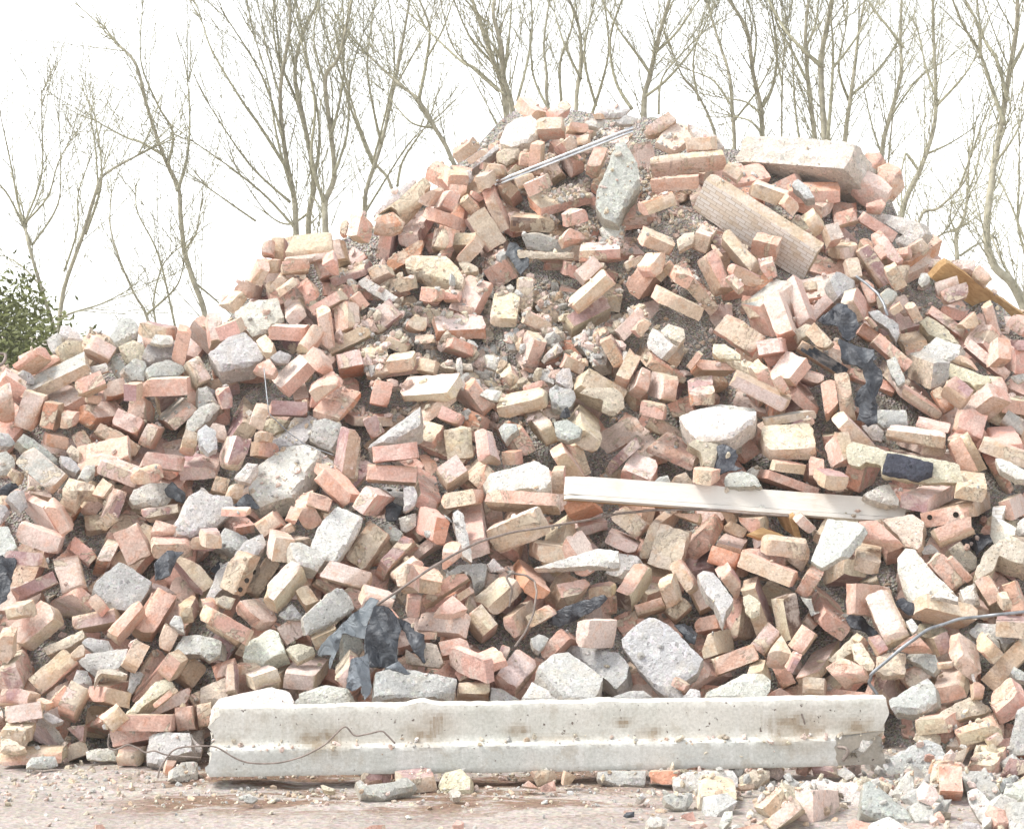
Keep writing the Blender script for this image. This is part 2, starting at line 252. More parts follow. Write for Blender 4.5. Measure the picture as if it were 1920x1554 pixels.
b;1919 8564 825;573 -170 -780 -184;77 184 50;0 3 1|pale pink brick with mortary side, nearest up and right of the small mosaic fragment
b;807 6892 35;173 339 2 -925;91 108 57;1 3 4|salmon pink broken brick, nearest below the long concrete beam's right half
b;-1836 8943 1166;436 -446 539 566;101 57 189;2 4 4|orange red brick with tan side, nearest above the left edge felt
b;-907 9377 1589;389 -646 644 -131;173 88 57;0 0 3|pale pink brick with mortary side, nearest below the cream crest block
b;662 10041 2410;245 -192 705 638;155 57 107;0 3 4|pale pink brick with mortary side, nearest up and left of the red two-course block
b;-1355 8818 962;496 -467 465 565;59 84 194;1 1 1|salmon pink brick, nearest up and left of the white concrete wedge
b;428 8631 686;127 648 -733 -161;188 123 43;0 0 0|pale pink brick, nearest below the plank's left end
b;-215 8268 351;60 21 792 607;93 45 197;1 1 2|salmon pink brick with orange side, nearest up and left of the leaning pale pink brick
b;-207 8051 353;381 -486 -623 -480;52 103 190;1 2 4|salmon pink brick with orange side, nearest up and right of the scorched masonry block
b;-433 9804 1797;957 4 -268 -109;65 199 88;0 3 3|pale pink brick with mortary side, nearest up and left of the cream mortared block
b;-191 8514 858;38 -153 -649 744;155 57 108;3 1 4|cream yellow brick, nearest left of the mortar-capped bricks
b;-1703 7666 113;84 27 -48 995;109 108 57;3 4 4|cream yellow broken brick, nearest below the left edge felt
b;1315 8841 1237;158 652 52 740;178 108 57;3 3 4|cream yellow brick, nearest below the tall charred felt
b;221 8753 974;148 -456 121 -869;161 108 57;1 1 4|salmon pink brick, nearest up and left of the plank's left end
b;-1140 7807 141;27 -67 771 633;61 83 190;1 1 1|salmon pink brick, nearest up and right of the two-tone grey block
b;943 8249 357;324 -282 716 550;105 62 190;0 4 4|pale pink brick with tan side, nearest down and right of the stuck mortar lump
b;-1456 8143 217;72 15 -775 -628;106 55 184;1 5 3|salmon pink brick with burgundy side, nearest up and left of the two-tone grey block
b;-1736 7853 206;72 -59 -605 791;129 57 108;5 4 4|dark burgundy broken brick, nearest below the left edge felt
b;805 8476 636;424 -409 630 506;67 109 190;2 2 2|orange red brick, nearest above the mottled grey strip
b;-806 8152 405;363 -332 -686 -537;72 89 190;0 0 0|pale pink brick, nearest down and left of the oval grey stone
b;1579 9492 1839;407 256 -523 703;174 57 108;0 1 1|pale pink brick, nearest down and left of the rounded crest concrete
b;698 9132 1183;190 -81 727 655;91 71 199;1 1 1|salmon pink brick, nearest up and left of the white two-holed block
b;1831 8123 530;212 -27 747 630;50 110 190;1 1 3|salmon pink brick with mortary side, nearest below the small mosaic fragment
b;-684 9285 1556;377 569 -253 686;120 57 108;0 1 1|pale pink broken brick, nearest down and right of the cream crest block
b;590 8319 536;-3 550 -179 816;93 108 57;3 3 4|cream yellow broken brick, nearest left of the mottled grey strip
b;-15 10019 2116;198 -315 -711 -596;101 56 186;4 1 4|tan brick with salmon side, nearest below the white summit slab
b;874 8755 701;311 -383 721 486;44 85 180;4 4 4|tan brick, nearest below the plank's middle
b;1890 8571 1036;96 182 -35 978;190 108 57;1 3 4|salmon pink brick, nearest up and right of the round-plugged brick
b;-1340 7910 342;211 504 -71 -835;99 108 57;1 4 4|salmon pink broken brick, nearest below the pale grey left slab
b;-679 8107 389;128 647 738 143;188 96 46;3 3 0|cream yellow brick with pale side, nearest below the oval grey stone
b;1087 8000 216;-41 95 985 -139;79 200 55;3 4 3|cream yellow brick with tan side, nearest down and left of the rose red chunk
b;-304 9715 1893;243 582 140 -763;110 108 57;7 3 1|soot-blackened broken brick, nearest above the cream mortared block
b;1845 8858 1054;133 -353 -752 -541;48 71 175;1 1 1|salmon pink brick, nearest above the round-plugged brick
b;437 8876 999;868 -178 -327 330;105 169 41;7 5 5|soot-blackened brick with burgundy side, nearest up and right of the plank's left end
b;85 10236 2503;257 301 -105 912;120 108 57;0 3 1|pale pink broken brick, nearest above the white summit slab
b;591 9316 1783;206 398 126 -885;116 108 57;3 1 4|cream yellow broken brick, nearest down and right of the curved grey top slab
b;-443 9096 1372;103 -73 -160 979;106 108 57;3 3 4|cream yellow broken brick, nearest above the thin slanting strip
b;-1637 8493 659;292 -200 -733 -580;115 51 188;1 1 1|salmon pink brick, nearest up and left of the pale grey left slab
b;-1032 8021 416;227 -174 -763 -579;143 36 108;4 4 4|tan broken brick, nearest below the tan three-holed brick
b;1409 9205 1603;-23 492 -327 807;114 108 57;1 3 4|salmon pink broken brick, nearest left of the pale blue-grey block
b;1255 8831 1226;180 647 72 738;139 108 57;0 1 1|pale pink broken brick, nearest down and left of the tall charred felt
b;1569 9646 1944;171 -227 -660 -696;174 46 108;1 1 1|salmon pink brick, nearest left of the rounded crest concrete
b;-377 8028 610;214 674 45 706;82 108 57;1 4 4|salmon pink broken brick, nearest up and right of the black felt heap
b;627 8428 445;225 -339 -710 -574;56 87 189;3 4 4|cream yellow brick with tan side, nearest left of the mottled grey strip
b;-734 8884 1282;38 -283 -130 949;123 108 57;1 1 4|salmon pink broken brick, nearest above the bluish grey rock
b;-1695 7730 177;105 -3 647 -755;129 57 108;0 3 1|pale pink broken brick, nearest below the left edge felt
b;-761 9157 1512;348 575 -572 470;158 57 108;0 3 1|pale pink brick, nearest below the cream crest block
b;-1231 9289 1490;496 398 -343 692;136 57 108;0 3 1|pale pink broken brick, nearest down and left of the cream crest block
b;627 9612 2043;133 161 29 -977;154 108 57;2 1 4|orange red brick, nearest down and left of the red two-course block
b;469 9056 1346;450 275 490 -694;131 57 108;4 1 1|tan broken brick, nearest down and right of the pointed grey concrete
b;-527 9011 1246;106 -44 -727 -677;72 95 192;1 1 1|salmon pink brick, nearest up and left of the thin slanting strip
b;-1611 9083 1258;19 -169 740 651;87 63 188;0 0 2|pale pink brick with orange side, nearest up and left of the large white slab
b;-488 8000 537;95 -150 92 -980;114 108 57;0 3 1|pale pink broken brick, nearest above the black felt heap
c;-1815 9239 1421;779 575 149 202;47;3;-56 17 -18 44 48 39 48 -29 23 -19 -46 -52|small flat cream mortar piece, nearest above the left edge felt
c;-1834 9312 1486;823 558 58 86;41;0;-40 39 -6 41 30 14 50 -26 29 -41 -16 -26 -47 -1|small flat whitish concrete piece, nearest left of the cream crest block
c;-1896 9269 1442;781 604 -97 -126;33;6;-38 21 7 54 28 35 26 -50 6 -52 -29 -8|small flat grey concrete piece, nearest up and left of the black felt wedge
c;-1951 9038 1313;718 595 230 278;31;6;-39 12 -19 32 14 16 32 -7 24 -30 -11 -24|small flat grey concrete piece, nearest up and left of the white concrete wedge
c;-1847 8742 1031;807 541 131 196;68;6;-85 44 -53 75 22 18 69 -34 61 -62 32 -52 -45 10|small rough grey concrete piece, nearest up and left of the pale grey left slab
c;-1984 8780 1075;812 425 185 354;36;6;-25 37 23 30 39 -20 8 -35 -45 -12|small flat grey concrete piece, fourth nearest above the left edge felt
c;-1964 8687 992;847 503 88 148;34;6;-30 41 5 48 32 11 28 -46 -36 -54|small flat grey concrete piece, third nearest above the left edge felt
c;-1719 8749 1023;844 527 -51 -82;30;4;-30 7 -12 36 27 8 28 -35 -12 -16|small flat tan concrete piece, nearest up and left of the white concrete wedge
c;-1234 8907 1161;892 421 70 147;74;6;-61 -18 -2 48 55 75 84 52 36 -9 -44 -79 -65 -68|small rough grey concrete piece, nearest up and left of the black felt wedge
c;-1173 8624 1089;919 370 50 125;35;6;-34 41 0 74 35 40 34 -54 -2 -71 -32 -29|small long grey concrete piece, nearest up and left of the black felt wedge
c;-1433 9189 1463;849 510 71 118;30;0;-50 -11 -27 28 41 20 43 -16 -7 -21|small flat whitish concrete piece, nearest down and left of the cream crest block
c;-1608 9342 1503;890 440 51 103;62;6;-70 -34 -22 68 32 62 55 12 47 -29 -42 -78|rough grey concrete piece, nearest up and left of the white concrete wedge
c;-1461 9276 1409;880 435 85 172;47;6;-71 -8 -40 47 81 46 71 -37 -40 -48|flat grey concrete piece, nearest down and left of the cream crest block
c;-1512 9073 1345;808 495 168 274;53;6;-61 12 -1 52 40 36 45 -4 13 -54 -35 -43|small rough grey concrete piece, nearest up and left of the white concrete wedge
c;-1407 9121 1344;824 482 150 256;48;6;-93 -3 -51 28 22 45 76 21 85 -5 43 -35 -80 -51|flat grey concrete piece, nearest up and left of the black felt wedge
c;-1607 9202 1335;858 503 -53 -91;58;6;-64 31 -42 71 -9 52 54 -25 43 -66 17 -61|small rough grey concrete piece, nearest above the pale grey left slab
c;-1568 9265 1416;795 605 33 43;50;3;-61 20 2 49 48 25 39 -42 -28 -51|small flat cream mortar piece, nearest up and left of the white concrete wedge
c;-1694 9134 1342;785 618 -32 -41;33;0;-47 8 35 31 47 -6 -35 -34|small flat whitish concrete piece, nearest up and left of the white concrete wedge
c;-1240 9093 1245;859 502 52 90;40;6;-41 -23 -26 18 6 38 45 12 16 -44|small flat grey concrete piece, nearest above the black felt wedge
c;-1062 9296 1553;849 526 24 39;91;0;-88 31 -25 78 90 96 118 -10 45 -61 -14 -87 -42 -51 -84 5|rough whitish concrete piece, nearest down and left of the cream crest block
c;-926 8995 1393;818 564 63 91;30;6;-45 3 -4 32 44 8 29 -23 -24 -20|small flat grey concrete piece, nearest up and left of the bluish grey rock
c;-1097 9100 1422;907 421 -1 -2;99;6;-137 -18 -63 70 3 100 53 41 91 17 90 -41 48 -70 -85 -96|rough grey concrete piece, nearest up and left of the bluish grey rock
c;-995 9046 1448;921 347 -62 -165;52;4;-58 28 -23 62 32 8 45 -52 3 -46|small rough tan concrete piece, nearest down and left of the cream crest block
c;-572 9405 1674;792 577 -118 -163;55;6;-89 36 -61 55 -26 35 109 -34 91 -54 50 -54 -76 16|small rough grey concrete piece, nearest left of the cream mortared block
c;448 10106 2488;798 596 -51 -69;32;0;-73 -11 -54 31 16 30 83 7 59 -24 -31 -33|small long whitish concrete piece, nearest up and right of the silver metal rail
c;368 10069 2433;867 451 98 189;30;0;-44 4 -8 25 68 16 22 -25 -38 -21|small long whitish concrete piece, nearest above the silver metal rail
c;512 10032 2438;830 545 65 99;30;6;-53 -5 2 30 58 15 28 -19 -34 -21|small long grey concrete piece, nearest up and right of the silver metal rail
c;-107 10067 2289;888 453 35 68;67;6;-78 -84 5 21 50 67 55 41 -30 -44|small rough grey concrete piece, nearest down and left of the white summit slab
c;-19 10031 2282;828 555 45 67;44;4;-49 15 -13 35 53 39 60 -5 -8 -50 -42 -34|small flat tan concrete piece, nearest down and left of the white summit slab
c;-197 10041 2192;861 493 62 108;30;0;-28 32 18 33 29 -9 10 -33 -29 -22|small flat whitish concrete piece, nearest down and left of the white summit slab
c;429 9665 1917;879 470 -37 -69;54;0;-57 27 -35 51 53 44 48 -39 21 -62 -30 -20|small rough whitish concrete piece, nearest below the curved grey top slab
c;158 9688 1874;621 784 0 0;44;6;-118 38 -46 43 74 4 112 -15 74 -45 -94 -25|long grey concrete piece, nearest up and right of the dark upper felt flap
c;150 9606 1827;735 668 77 84;30;3;-129 18 8 10 121 11 120 -18 -120 -20|small long cream mortar piece, nearest right of the dark upper felt flap
c;862 9891 2351;844 537 -13 -20;68;0;-88 73 -25 45 43 5 71 -45 42 -62 -45 -17|small rough whitish concrete piece, nearest up and right of the red two-course block
c;1261 9710 2112;884 450 -58 -114;53;6;-57 30 -31 60 21 9 50 -47 17 -52|small rough grey concrete piece, nearest down and left of the big rendered wall chunk
c;730 9447 1886;878 472 -36 -67;37;4;-37 -2 -6 32 36 38 33 -14 -26 -54|small flat tan concrete piece, nearest below the red two-course block
c;1381 9311 1694;845 485 113 196;61;6;-64 17 -21 61 14 51 59 19 49 -25 16 -57 -53 -66|small rough grey concrete piece, nearest left of the pale blue-grey block
c;1733 9445 1718;885 431 -78 -159;30;6;-24 -19 -16 35 17 35 26 -8 -3 -43|small flat grey concrete piece, nearest up and right of the pale blue-grey block
c;9 9325 1463;874 485 20 37;35;6;-42 26 20 64 29 -1 15 -44 -22 -44|small flat grey concrete piece, nearest below the dark upper felt flap
c;167 9320 1467;911 409 -19 -42;36;6;-36 31 19 37 36 -18 -18 -49|small flat grey concrete piece, nearest left of the pointed grey concrete
c;175 9199 1418;844 413 150 306;43;0;-56 -18 53 50 52 4 -47 -35|small flat whitish concrete piece, nearest left of the pointed grey concrete
c;-75 9212 1371;831 539 73 113;35;0;-34 35 4 35 36 -15 19 -40 -25 -15|small flat whitish concrete piece, nearest down and right of the cream mortared block
c;-227 9161 1351;848 527 -30 -48;30;4;-58 3 -31 18 61 19 67 -12 7 -7 -47 -22|small long tan concrete piece, nearest up and right of the thin slanting strip
c;215 9075 1310;833 550 33 49;36;6;-36 15 -7 44 24 44 34 -34 24 -53 -38 -14|small flat grey concrete piece, nearest down and left of the pointed grey concrete
c;131 9139 1314;866 492 -41 -72;39;6;-76 4 13 41 44 -1 42 -37 -24 -6|small flat grey concrete piece, second nearest down and left of the pointed grey concrete
c;205 8989 1233;867 498 6 11;54;6;-55 39 -32 55 44 34 52 4 33 -37 6 -57 -47 -37|small rough grey concrete piece, nearest down and left of the pointed grey concrete
c;373 8908 1225;745 667 -21 -23;57;3;-106 27 -79 49 36 49 67 23 76 -31 32 -64 -17 -48 -8 -4|rough cream mortar piece, nearest below the pointed grey concrete
c;-88 8977 1244;823 554 -71 -106;30;0;-49 1 -15 25 46 16 27 -23 -10 -18|small long whitish concrete piece, nearest up and right of the thin slanting strip
c;-186 9603 1775;895 438 -37 -76;34;4;-48 25 -20 37 43 -6 41 -25 -17 -31|small flat tan concrete piece, nearest right of the cream mortared block
c;-172 9618 1721;905 402 56 126;43;0;-33 42 36 42 59 3 -18 -43 -43 -43|small flat whitish concrete piece, nearest right of the cream mortared block
c;584 9031 1451;761 604 -147 -186;60;0;-46 -1 -29 64 18 36 71 -10 24 -65 -39 -24|small rough whitish concrete piece, nearest right of the pointed grey concrete
c;657 9108 1487;884 466 8 16;49;3;-51 20 -17 53 45 26 46 -18 13 -56 -35 -24|small flat cream mortar piece, nearest right of the pointed grey concrete
c;855 8995 1417;886 449 -53 -105;39;3;-51 40 -2 40 65 -14 63 -36 -23 -26 -52 -4|small flat cream mortar piece, nearest up and left of the peeling plaster brick
c;1179 9038 1498;869 472 -71 -130;42;3;-51 2 0 39 33 28 31 -4 14 -14 -27 -52|small flat cream mortar piece, nearest down and right of the gashed masonry block
c;1739 9143 1413;799 506 -174 -275;62;0;-101 -15 -25 71 30 51 94 31 94 -14 28 -54 -36 -35 -86 -35|rough whitish concrete piece, nearest left of the long burgundy brick
c;1773 9287 1495;902 430 -15 -31;77;3;-80 54 -45 89 19 36 76 -59 66 -77 5 -35 -43 -6|small rough cream mortar piece, nearest up and left of the long burgundy brick
c;1522 9127 1528;806 587 -47 -64;65;6;-74 52 -34 61 51 -1 55 -39 42 -77 11 -20 -52 23|small rough grey concrete piece, nearest below the pale blue-grey block
c;1844 8988 1319;902 427 -28 -58;71;3;-111 55 -97 78 49 4 119 -2 126 -36 20 -64 -22 -25 -87 -8|rough cream mortar piece, nearest down and left of the long burgundy brick
c;1488 8802 1156;856 512 37 62;36;6;-52 38 70 38 69 -31 -31 -35 -55 -10|small flat grey concrete piece, nearest below the large leaning tan brick
c;1424 8766 1102;760 649 -9 -11;35;0;-53 28 7 32 33 6 24 -38 -11 -29|small flat whitish concrete piece, nearest up and left of the black-patched slab
c;2057 9069 1310;757 634 -103 -123;30;6;-42 5 19 19 33 1 -10 -26|small flat grey concrete piece, nearest down and right of the long burgundy brick
c;-1949 8583 891;644 721 191 171;30;8;-34 -11 -9 18 17 26 52 8 9 -21 -34 -20|black crumpled felt scrap, nearest above the left edge felt
c;-1885 8552 856;804 513 161 252;38;6;-44 15 -13 39 27 35 32 -34 -3 -55|small flat grey concrete piece, second nearest above the left edge felt
c;-1937 8480 806;820 557 73 108;30;6;-18 41 15 36 33 5 -7 -43 -23 -38|small flat grey concrete piece, nearest above the left edge felt
c;-1387 8616 875;853 492 86 150;46;0;-92 -24 -71 18 -3 45 96 43 97 9 52 -47 -77 -43|long whitish concrete piece, nearest up and left of the white concrete wedge
c;-1296 8599 863;867 388 128 286;30;8;-33 37 -3 54 36 0 27 -43 4 -47 -32 -1|black crumpled felt scrap, nearest up and left of the white concrete wedge
c;-1263 8198 643;857 507 49 82;30;8;-45 17 -4 47 60 37 27 11 6 -50 -43 -62|black crumpled felt scrap, nearest left of the cream and burgundy brick
c;-1883 8288 717;897 438 -29 -60;51;6;-50 70 -3 71 51 -17 22 -61 -21 -62|small rough grey concrete piece, nearest above the left edge felt
c;-1635 8648 951;808 509 157 250;38;0;-41 -16 -8 34 34 37 24 -14 -9 -41|small flat whitish concrete piece, nearest above the pale grey left slab
c;-1716 8685 987;912 343 79 210;34;6;-31 47 10 33 37 -30 14 -54 -31 4|small flat grey concrete piece, nearest up and left of the pale grey left slab
c;-1229 9021 1201;801 562 119 169;44;6;-29 74 9 83 48 6 39 -36 -25 -72 -42 -53|flat grey concrete piece, nearest above the black felt wedge
c;-943 8941 1124;859 487 78 137;35;3;-63 3 -23 33 66 21 34 -19 -13 -38|small flat cream mortar piece, nearest left of the bluish grey rock
c;-853 8837 1092;900 435 -16 -33;86;6;-100 -35 -49 3 44 96 77 79 59 -7 24 -56 -53 -78|rough grey concrete piece, nearest left of the bluish grey rock
c;-737 8766 985;876 449 81 158;38;0;-37 1 -6 52 40 4 22 -26 -19 -30|small flat whitish concrete piece, nearest below the bluish grey rock
c;-457 8512 799;924 362 44 113;30;8;-24 26 5 48 39 13 8 -49 -28 -37|black crumpled felt scrap, nearest below the grey three-holed brick
c;-396 8462 770;795 605 29 38;34;0;-34 23 34 43 33 -8 -6 -33 -26 -25|small flat whitish concrete piece, nearest down and right of the grey three-holed brick
c;-450 8423 742;901 408 -61 -135;38;6;-58 38 -14 39 40 -1 36 -37 -4 -38|small flat grey concrete piece, nearest below the grey three-holed brick
c;-1043 8410 711;879 462 56 107;53;6;-80 -14 -33 60 43 19 70 -18 1 -47|rough grey concrete piece, nearest above the tan three-holed brick
c;-1002 8484 962;846 530 30 49;42;0;-53 -20 -3 43 39 38 39 11 10 -39 -32 -32|small flat whitish concrete piece, nearest above the black felt wedge
c;-1157 8613 821;897 439 23 47;64;0;-45 105 -10 64 76 6 68 -25 -33 -100 -55 -49|rough whitish concrete piece, nearest up and right of the white concrete wedge
c;-14 8822 1110;862 482 -76 -136;42;6;-47 7 -23 32 28 28 37 3 13 -17 -9 -53|small flat grey concrete piece, nearest above the mortar-capped bricks
c;217 8755 1111;847 527 -39 -62;46;6;-58 37 -2 47 57 9 46 -29 3 -43 -46 -20|small flat grey concrete piece, nearest up and left of the plank's left end
c;-185 8305 746;882 467 30 56;32;0;-31 91 -11 105 9 90 32 -71 29 -122 -2 -94 -25 5|long whitish concrete piece, nearest down and left of the mortar-capped bricks
c;-388 8480 864;876 482 9 17;30;6;-25 54 17 54 30 16 18 -27 -16 -51 -24 -46|small flat grey concrete piece, nearest right of the grey three-holed brick
c;216 8954 1160;836 549 -11 -16;30;8;-24 -5 2 33 20 -10 2 -19|black crumpled felt scrap, nearest below the pointed grey concrete
c;297 8275 653;864 493 -49 -87;44;0;-219 -40 12 47 96 39 101 -22 10 -24|long whitish concrete piece, nearest above the charred black stick
c;745 8610 1035;839 540 32 49;63;4;-66 33 -39 52 51 33 58 14 25 -77 -12 -50 -17 -4|small rough tan concrete piece, nearest left of the charred felt roll
c;868 8539 933;875 451 -82 -159;36;6;-60 -11 -49 29 2 41 57 22 90 -22 13 -29 -53 -31|small long grey concrete piece, nearest up and right of the plank's middle
c;594 8715 923;900 408 64 141;30;6;-48 -11 -14 15 21 22 27 -8 15 -18|small flat grey concrete piece, nearest right of the plank's left end
c;937 8684 956;909 415 -11 -23;30;0;-29 3 2 25 27 9 13 -18 -13 -18|small flat whitish concrete piece, nearest down and right of the charred felt roll
c;973 8453 729;843 530 48 76;30;10;-86 6 -18 32 65 -6 63 -19 -23 -13|brown board offcut, nearest down and left of the brown broken board
c;1892 8471 978;884 459 -39 -75;50;0;-60 48 -35 48 62 -10 61 -49 16 -40 -45 4|small flat whitish concrete piece, nearest up and right of the round-plugged brick
c;1481 8377 753;871 451 -90 -173;76;4;-102 45 -45 61 12 73 59 41 63 -60 49 -80 -3 -63 -35 -16|rough tan concrete piece, nearest down and right of the plank's splintered end
c;1700 8367 649;871 467 72 134;54;4;-60 41 2 76 50 4 37 -38 4 -56 -33 -26|small rough tan concrete piece, nearest up and right of the large oval slab
c;1559 8352 681;779 625 30 38;30;6;-36 3 12 24 44 -10 -20 -18|small flat grey concrete piece, nearest above the large oval slab
c;1807 8249 664;910 414 -9 -20;98;4;-103 -68 -61 22 3 83 54 98 107 63 96 -32 45 -18 -5 12 -37 -58 -97 -98|rough tan concrete piece, nearest below the small mosaic fragment
c;1765 8440 687;870 396 -122 -267;30;8;-68 13 -20 48 73 33 28 -28 9 -55 -22 -10|black crumpled felt scrap, nearest down and left of the small mosaic fragment
c;1665 8112 545;926 375 -15 -36;36;0;-36 22 19 54 35 -29 -18 -45|small flat whitish concrete piece, nearest right of the large oval slab
c;1414 8503 876;885 455 45 88;47;0;-78 8 2 46 34 51 59 -19 53 -44 -14 -28 -55 -12|small flat whitish concrete piece, nearest above the plank's splintered end
c;1917 8389 771;816 518 -138 -216;30;0;-24 -35 -22 10 1 33 18 29 27 -37|small flat whitish concrete piece, nearest right of the small mosaic fragment
c;-1617 8070 372;874 476 -45 -83;51;4;-84 -22 53 55 68 26 24 -10 -61 -48|small rough tan concrete piece, nearest down and left of the pale grey left slab
c;-1501 8042 370;864 490 56 99;32;6;-51 14 -23 31 47 15 66 -24 -2 -33 -36 -3|small flat grey concrete piece, nearest down and left of the pale grey left slab
c;-1469 7956 319;872 439 -98 -194;58;6;-97 -3 -82 30 91 65 93 24 82 -17 0 -28 -14 -51 -75 -20|rough grey concrete piece, nearest below the pale grey left slab
c;-1412 7817 298;908 415 21 45;34;3;-54 -43 -41 21 16 24 64 0 45 -8 -29 7|small flat cream mortar piece, nearest below the pale grey left slab
c;-1127 8013 366;855 478 -98 -176;44;6;-99 -19 -80 39 -31 46 55 38 86 27 107 -41 38 -28 -13 -27 -66 -35|long grey concrete piece, nearest below the cream and burgundy brick
c;-1336 7888 264;794 608 -18 -23;30;6;-26 -35 -18 32 22 32 31 21 -9 -50|small flat grey concrete piece, nearest up and left of the two-tone grey block
c;-1265 7771 224;903 420 39 84;84;3;-85 -67 23 64 62 76 92 48 -17 -29 -72 -89|rough cream mortar piece, nearest up and left of the two-tone grey block
c;-1530 7916 262;871 466 72 135;39;6;-37 -17 -13 42 25 36 40 -26 -15 -36|small flat grey concrete piece, second nearest down and left of the pale grey left slab
c;-1596 7723 161;890 433 61 126;30;6;-35 13 -12 25 43 -13 4 -24|small flat grey concrete piece, nearest left of the two-tone grey block
c;-1706 7578 95;926 349 -49 -131;30;3;-49 19 -18 26 59 -8 40 -14 -32 -23|small long cream mortar piece, nearest left of the two-tone grey block
c;-1595 7551 37;797 515 171 265;30;0;-46 6 -30 24 54 18 59 -18 14 -20 -49 -9|small long whitish concrete piece, nearest below the left edge felt
c;-1417 7691 42;842 531 51 81;30;0;-56 9 -7 19 54 17 61 -27 -52 -18|small long whitish concrete piece, nearest left of the two-tone grey block
c;-1165 7657 61;852 523 14 23;59;0;-94 -9 -75 58 51 61 99 5 92 -26 16 -33 -89 -56|rough whitish concrete piece, nearest right of the two-tone grey block
c;-1206 8036 449;898 439 2 5;30;6;-30 -2 -13 35 11 31 29 -39 4 -25|small flat grey concrete piece, nearest below the cream and burgundy brick
c;-963 8319 705;930 365 14 37;52;6;-71 -47 -28 25 33 58 47 7 19 -42|small rough grey concrete piece, nearest above the tan three-holed brick
c;-753 8139 685;868 417 117 243;64;0;-42 59 5 52 90 -7 35 -67 -39 -33 -48 -3|rough whitish concrete piece, nearest down and left of the rough cream slab
c;-1072 7936 371;881 469 28 53;37;6;-37 -12 -29 49 38 30 34 -22 -5 -43|small flat grey concrete piece, nearest up and left of the lump behind the beam
c;-884 7963 369;906 400 -57 -129;77;0;-71 -59 -80 18 -4 84 34 71 82 -13 44 -29 -4 -70|rough whitish concrete piece, nearest above the lump behind the beam
c;-747 7951 364;903 410 54 119;38;3;-58 13 -12 30 42 13 48 -11 -20 -45|small flat cream mortar piece, nearest down and left of the oval grey stone
c;-1046 7870 225;930 352 38 99;50;3;-52 24 37 71 43 -8 29 -50 -56 -36|flat cream mortar piece, nearest up and left of the lump behind the beam
c;-853 7865 207;840 505 102 170;35;0;-95 10 -14 38 66 25 84 -18 49 -32 -88 -23|long whitish concrete piece, nearest up and right of the lump behind the beam
c;-675 7825 215;908 418 12 26;40;0;-91 -14 -2 44 56 43 135 -35 -98 -37|long whitish concrete piece, nearest down and left of the smooth rounded slab
c;-1053 8248 576;901 432 -17 -36;94;6;-78 -96 -34 74 69 120 104 105 80 61 30 26 -34 -57 -51 -114 -84 -115|rough grey concrete piece, nearest down and left of the tan three-holed brick
c;-1110 8391 608;783 485 205 331;30;8;-36 -6 12 26 33 11 -8 -31|black crumpled felt scrap, nearest right of the cream and burgundy brick
c;-1026 8024 527;757 604 155 194;30;3;-35 13 -5 24 41 9 16 -30 -17 -16|small flat cream mortar piece, nearest down and left of the tan three-holed brick
c;-794 8036 478;798 599 41 55;30;6;-48 0 1 40 40 -6 32 -18 -24 -17|small flat grey concrete piece, nearest left of the oval grey stone
c;-163 8316 596;856 515 -26 -43;56;6;-86 2 -30 38 45 46 71 39 62 -41 26 -68 11 -10 -20 11 -81 -16|rough grey concrete piece, nearest down and left of the mortar-capped bricks
c;-56 8313 622;767 616 113 141;30;0;-36 11 -8 35 33 -8 32 -20 -21 -18|small flat whitish concrete piece, nearest below the mortar-capped bricks
c;111 7790 233;901 404 65 145;45;0;-90 -25 -31 54 25 14 24 -9 72 -35|small flat whitish concrete piece, nearest left of the mint grey slab
c;-27 7862 213;901 417 49 107;36;6;-43 40 -8 34 53 -14 47 -32 -49 -28|small flat grey concrete piece, nearest down and left of the leaning pale pink brick
c;-308 7914 348;811 582 -37 -52;46;4;-10 -23 -2 49 38 42 66 -22 51 -42 -70 -28 -73 24|flat tan concrete piece, nearest above the scorched masonry block
c;96 8066 380;912 400 35 79;35;6;-27 14 4 33 43 17 -1 -40 -19 -25|small flat grey concrete piece, nearest up and right of the leaning pale pink brick
c;428 8501 617;885 464 -22 -43;57;0;-72 52 -13 43 47 34 77 1 40 -24 -10 -62 -69 -44|rough whitish concrete piece, nearest up and right of the charred black stick
c;641 7885 216;892 437 52 107;30;0;-47 -17 -5 26 30 15 22 -24|small flat whitish concrete piece, nearest down and right of the big slanting grey slab
c;416 7938 199;885 459 37 72;30;6;-77 -7 -1 21 57 24 100 -17 -78 -20|small long grey concrete piece, nearest down and right of the grey aerated wedge
c;651 8234 378;917 397 -15 -35;30;8;-55 33 11 39 31 -1 23 -51 -10 -21|black crumpled felt scrap, nearest up and right of the big slanting grey slab
c;1101 8225 481;704 708 -36 -36;35;6;-38 37 3 29 15 -20 35 -20 3 -33 -18 8|small flat grey concrete piece, nearest right of the stuck mortar lump
c;1212 8125 335;886 408 -93 -202;60;3;-57 -42 23 80 65 39 2 -23 -33 -54|small rough cream mortar piece, nearest above the rose red chunk
c;1261 8013 326;880 454 -63 -123;49;3;-52 53 -9 64 45 -23 39 -46 7 -43 -31 -4|small flat cream mortar piece, nearest up and right of the rose red chunk
c;1347 7938 317;893 448 -15 -30;45;3;-48 28 -3 46 59 42 50 -42 -8 -43 -51 -30|flat cream mortar piece, nearest up and left of the wedge by the beam
c;1469 7940 327;878 424 -97 -200;41;6;-76 12 -48 37 34 29 58 -15 38 -44 -6 -20|small flat grey concrete piece, nearest above the wedge by the beam
c;1554 7986 555;895 432 -48 -99;30;0;-59 -6 -25 23 7 20 42 -3 43 -26 -8 -9|small long whitish concrete piece, nearest down and right of the large oval slab
c;1729 8004 411;881 449 -68 -133;50;6;-90 7 -61 49 18 43 59 9 72 -22 38 -51 21 -15 -57 -19|flat grey concrete piece, nearest up and right of the sharp-edged pink brick
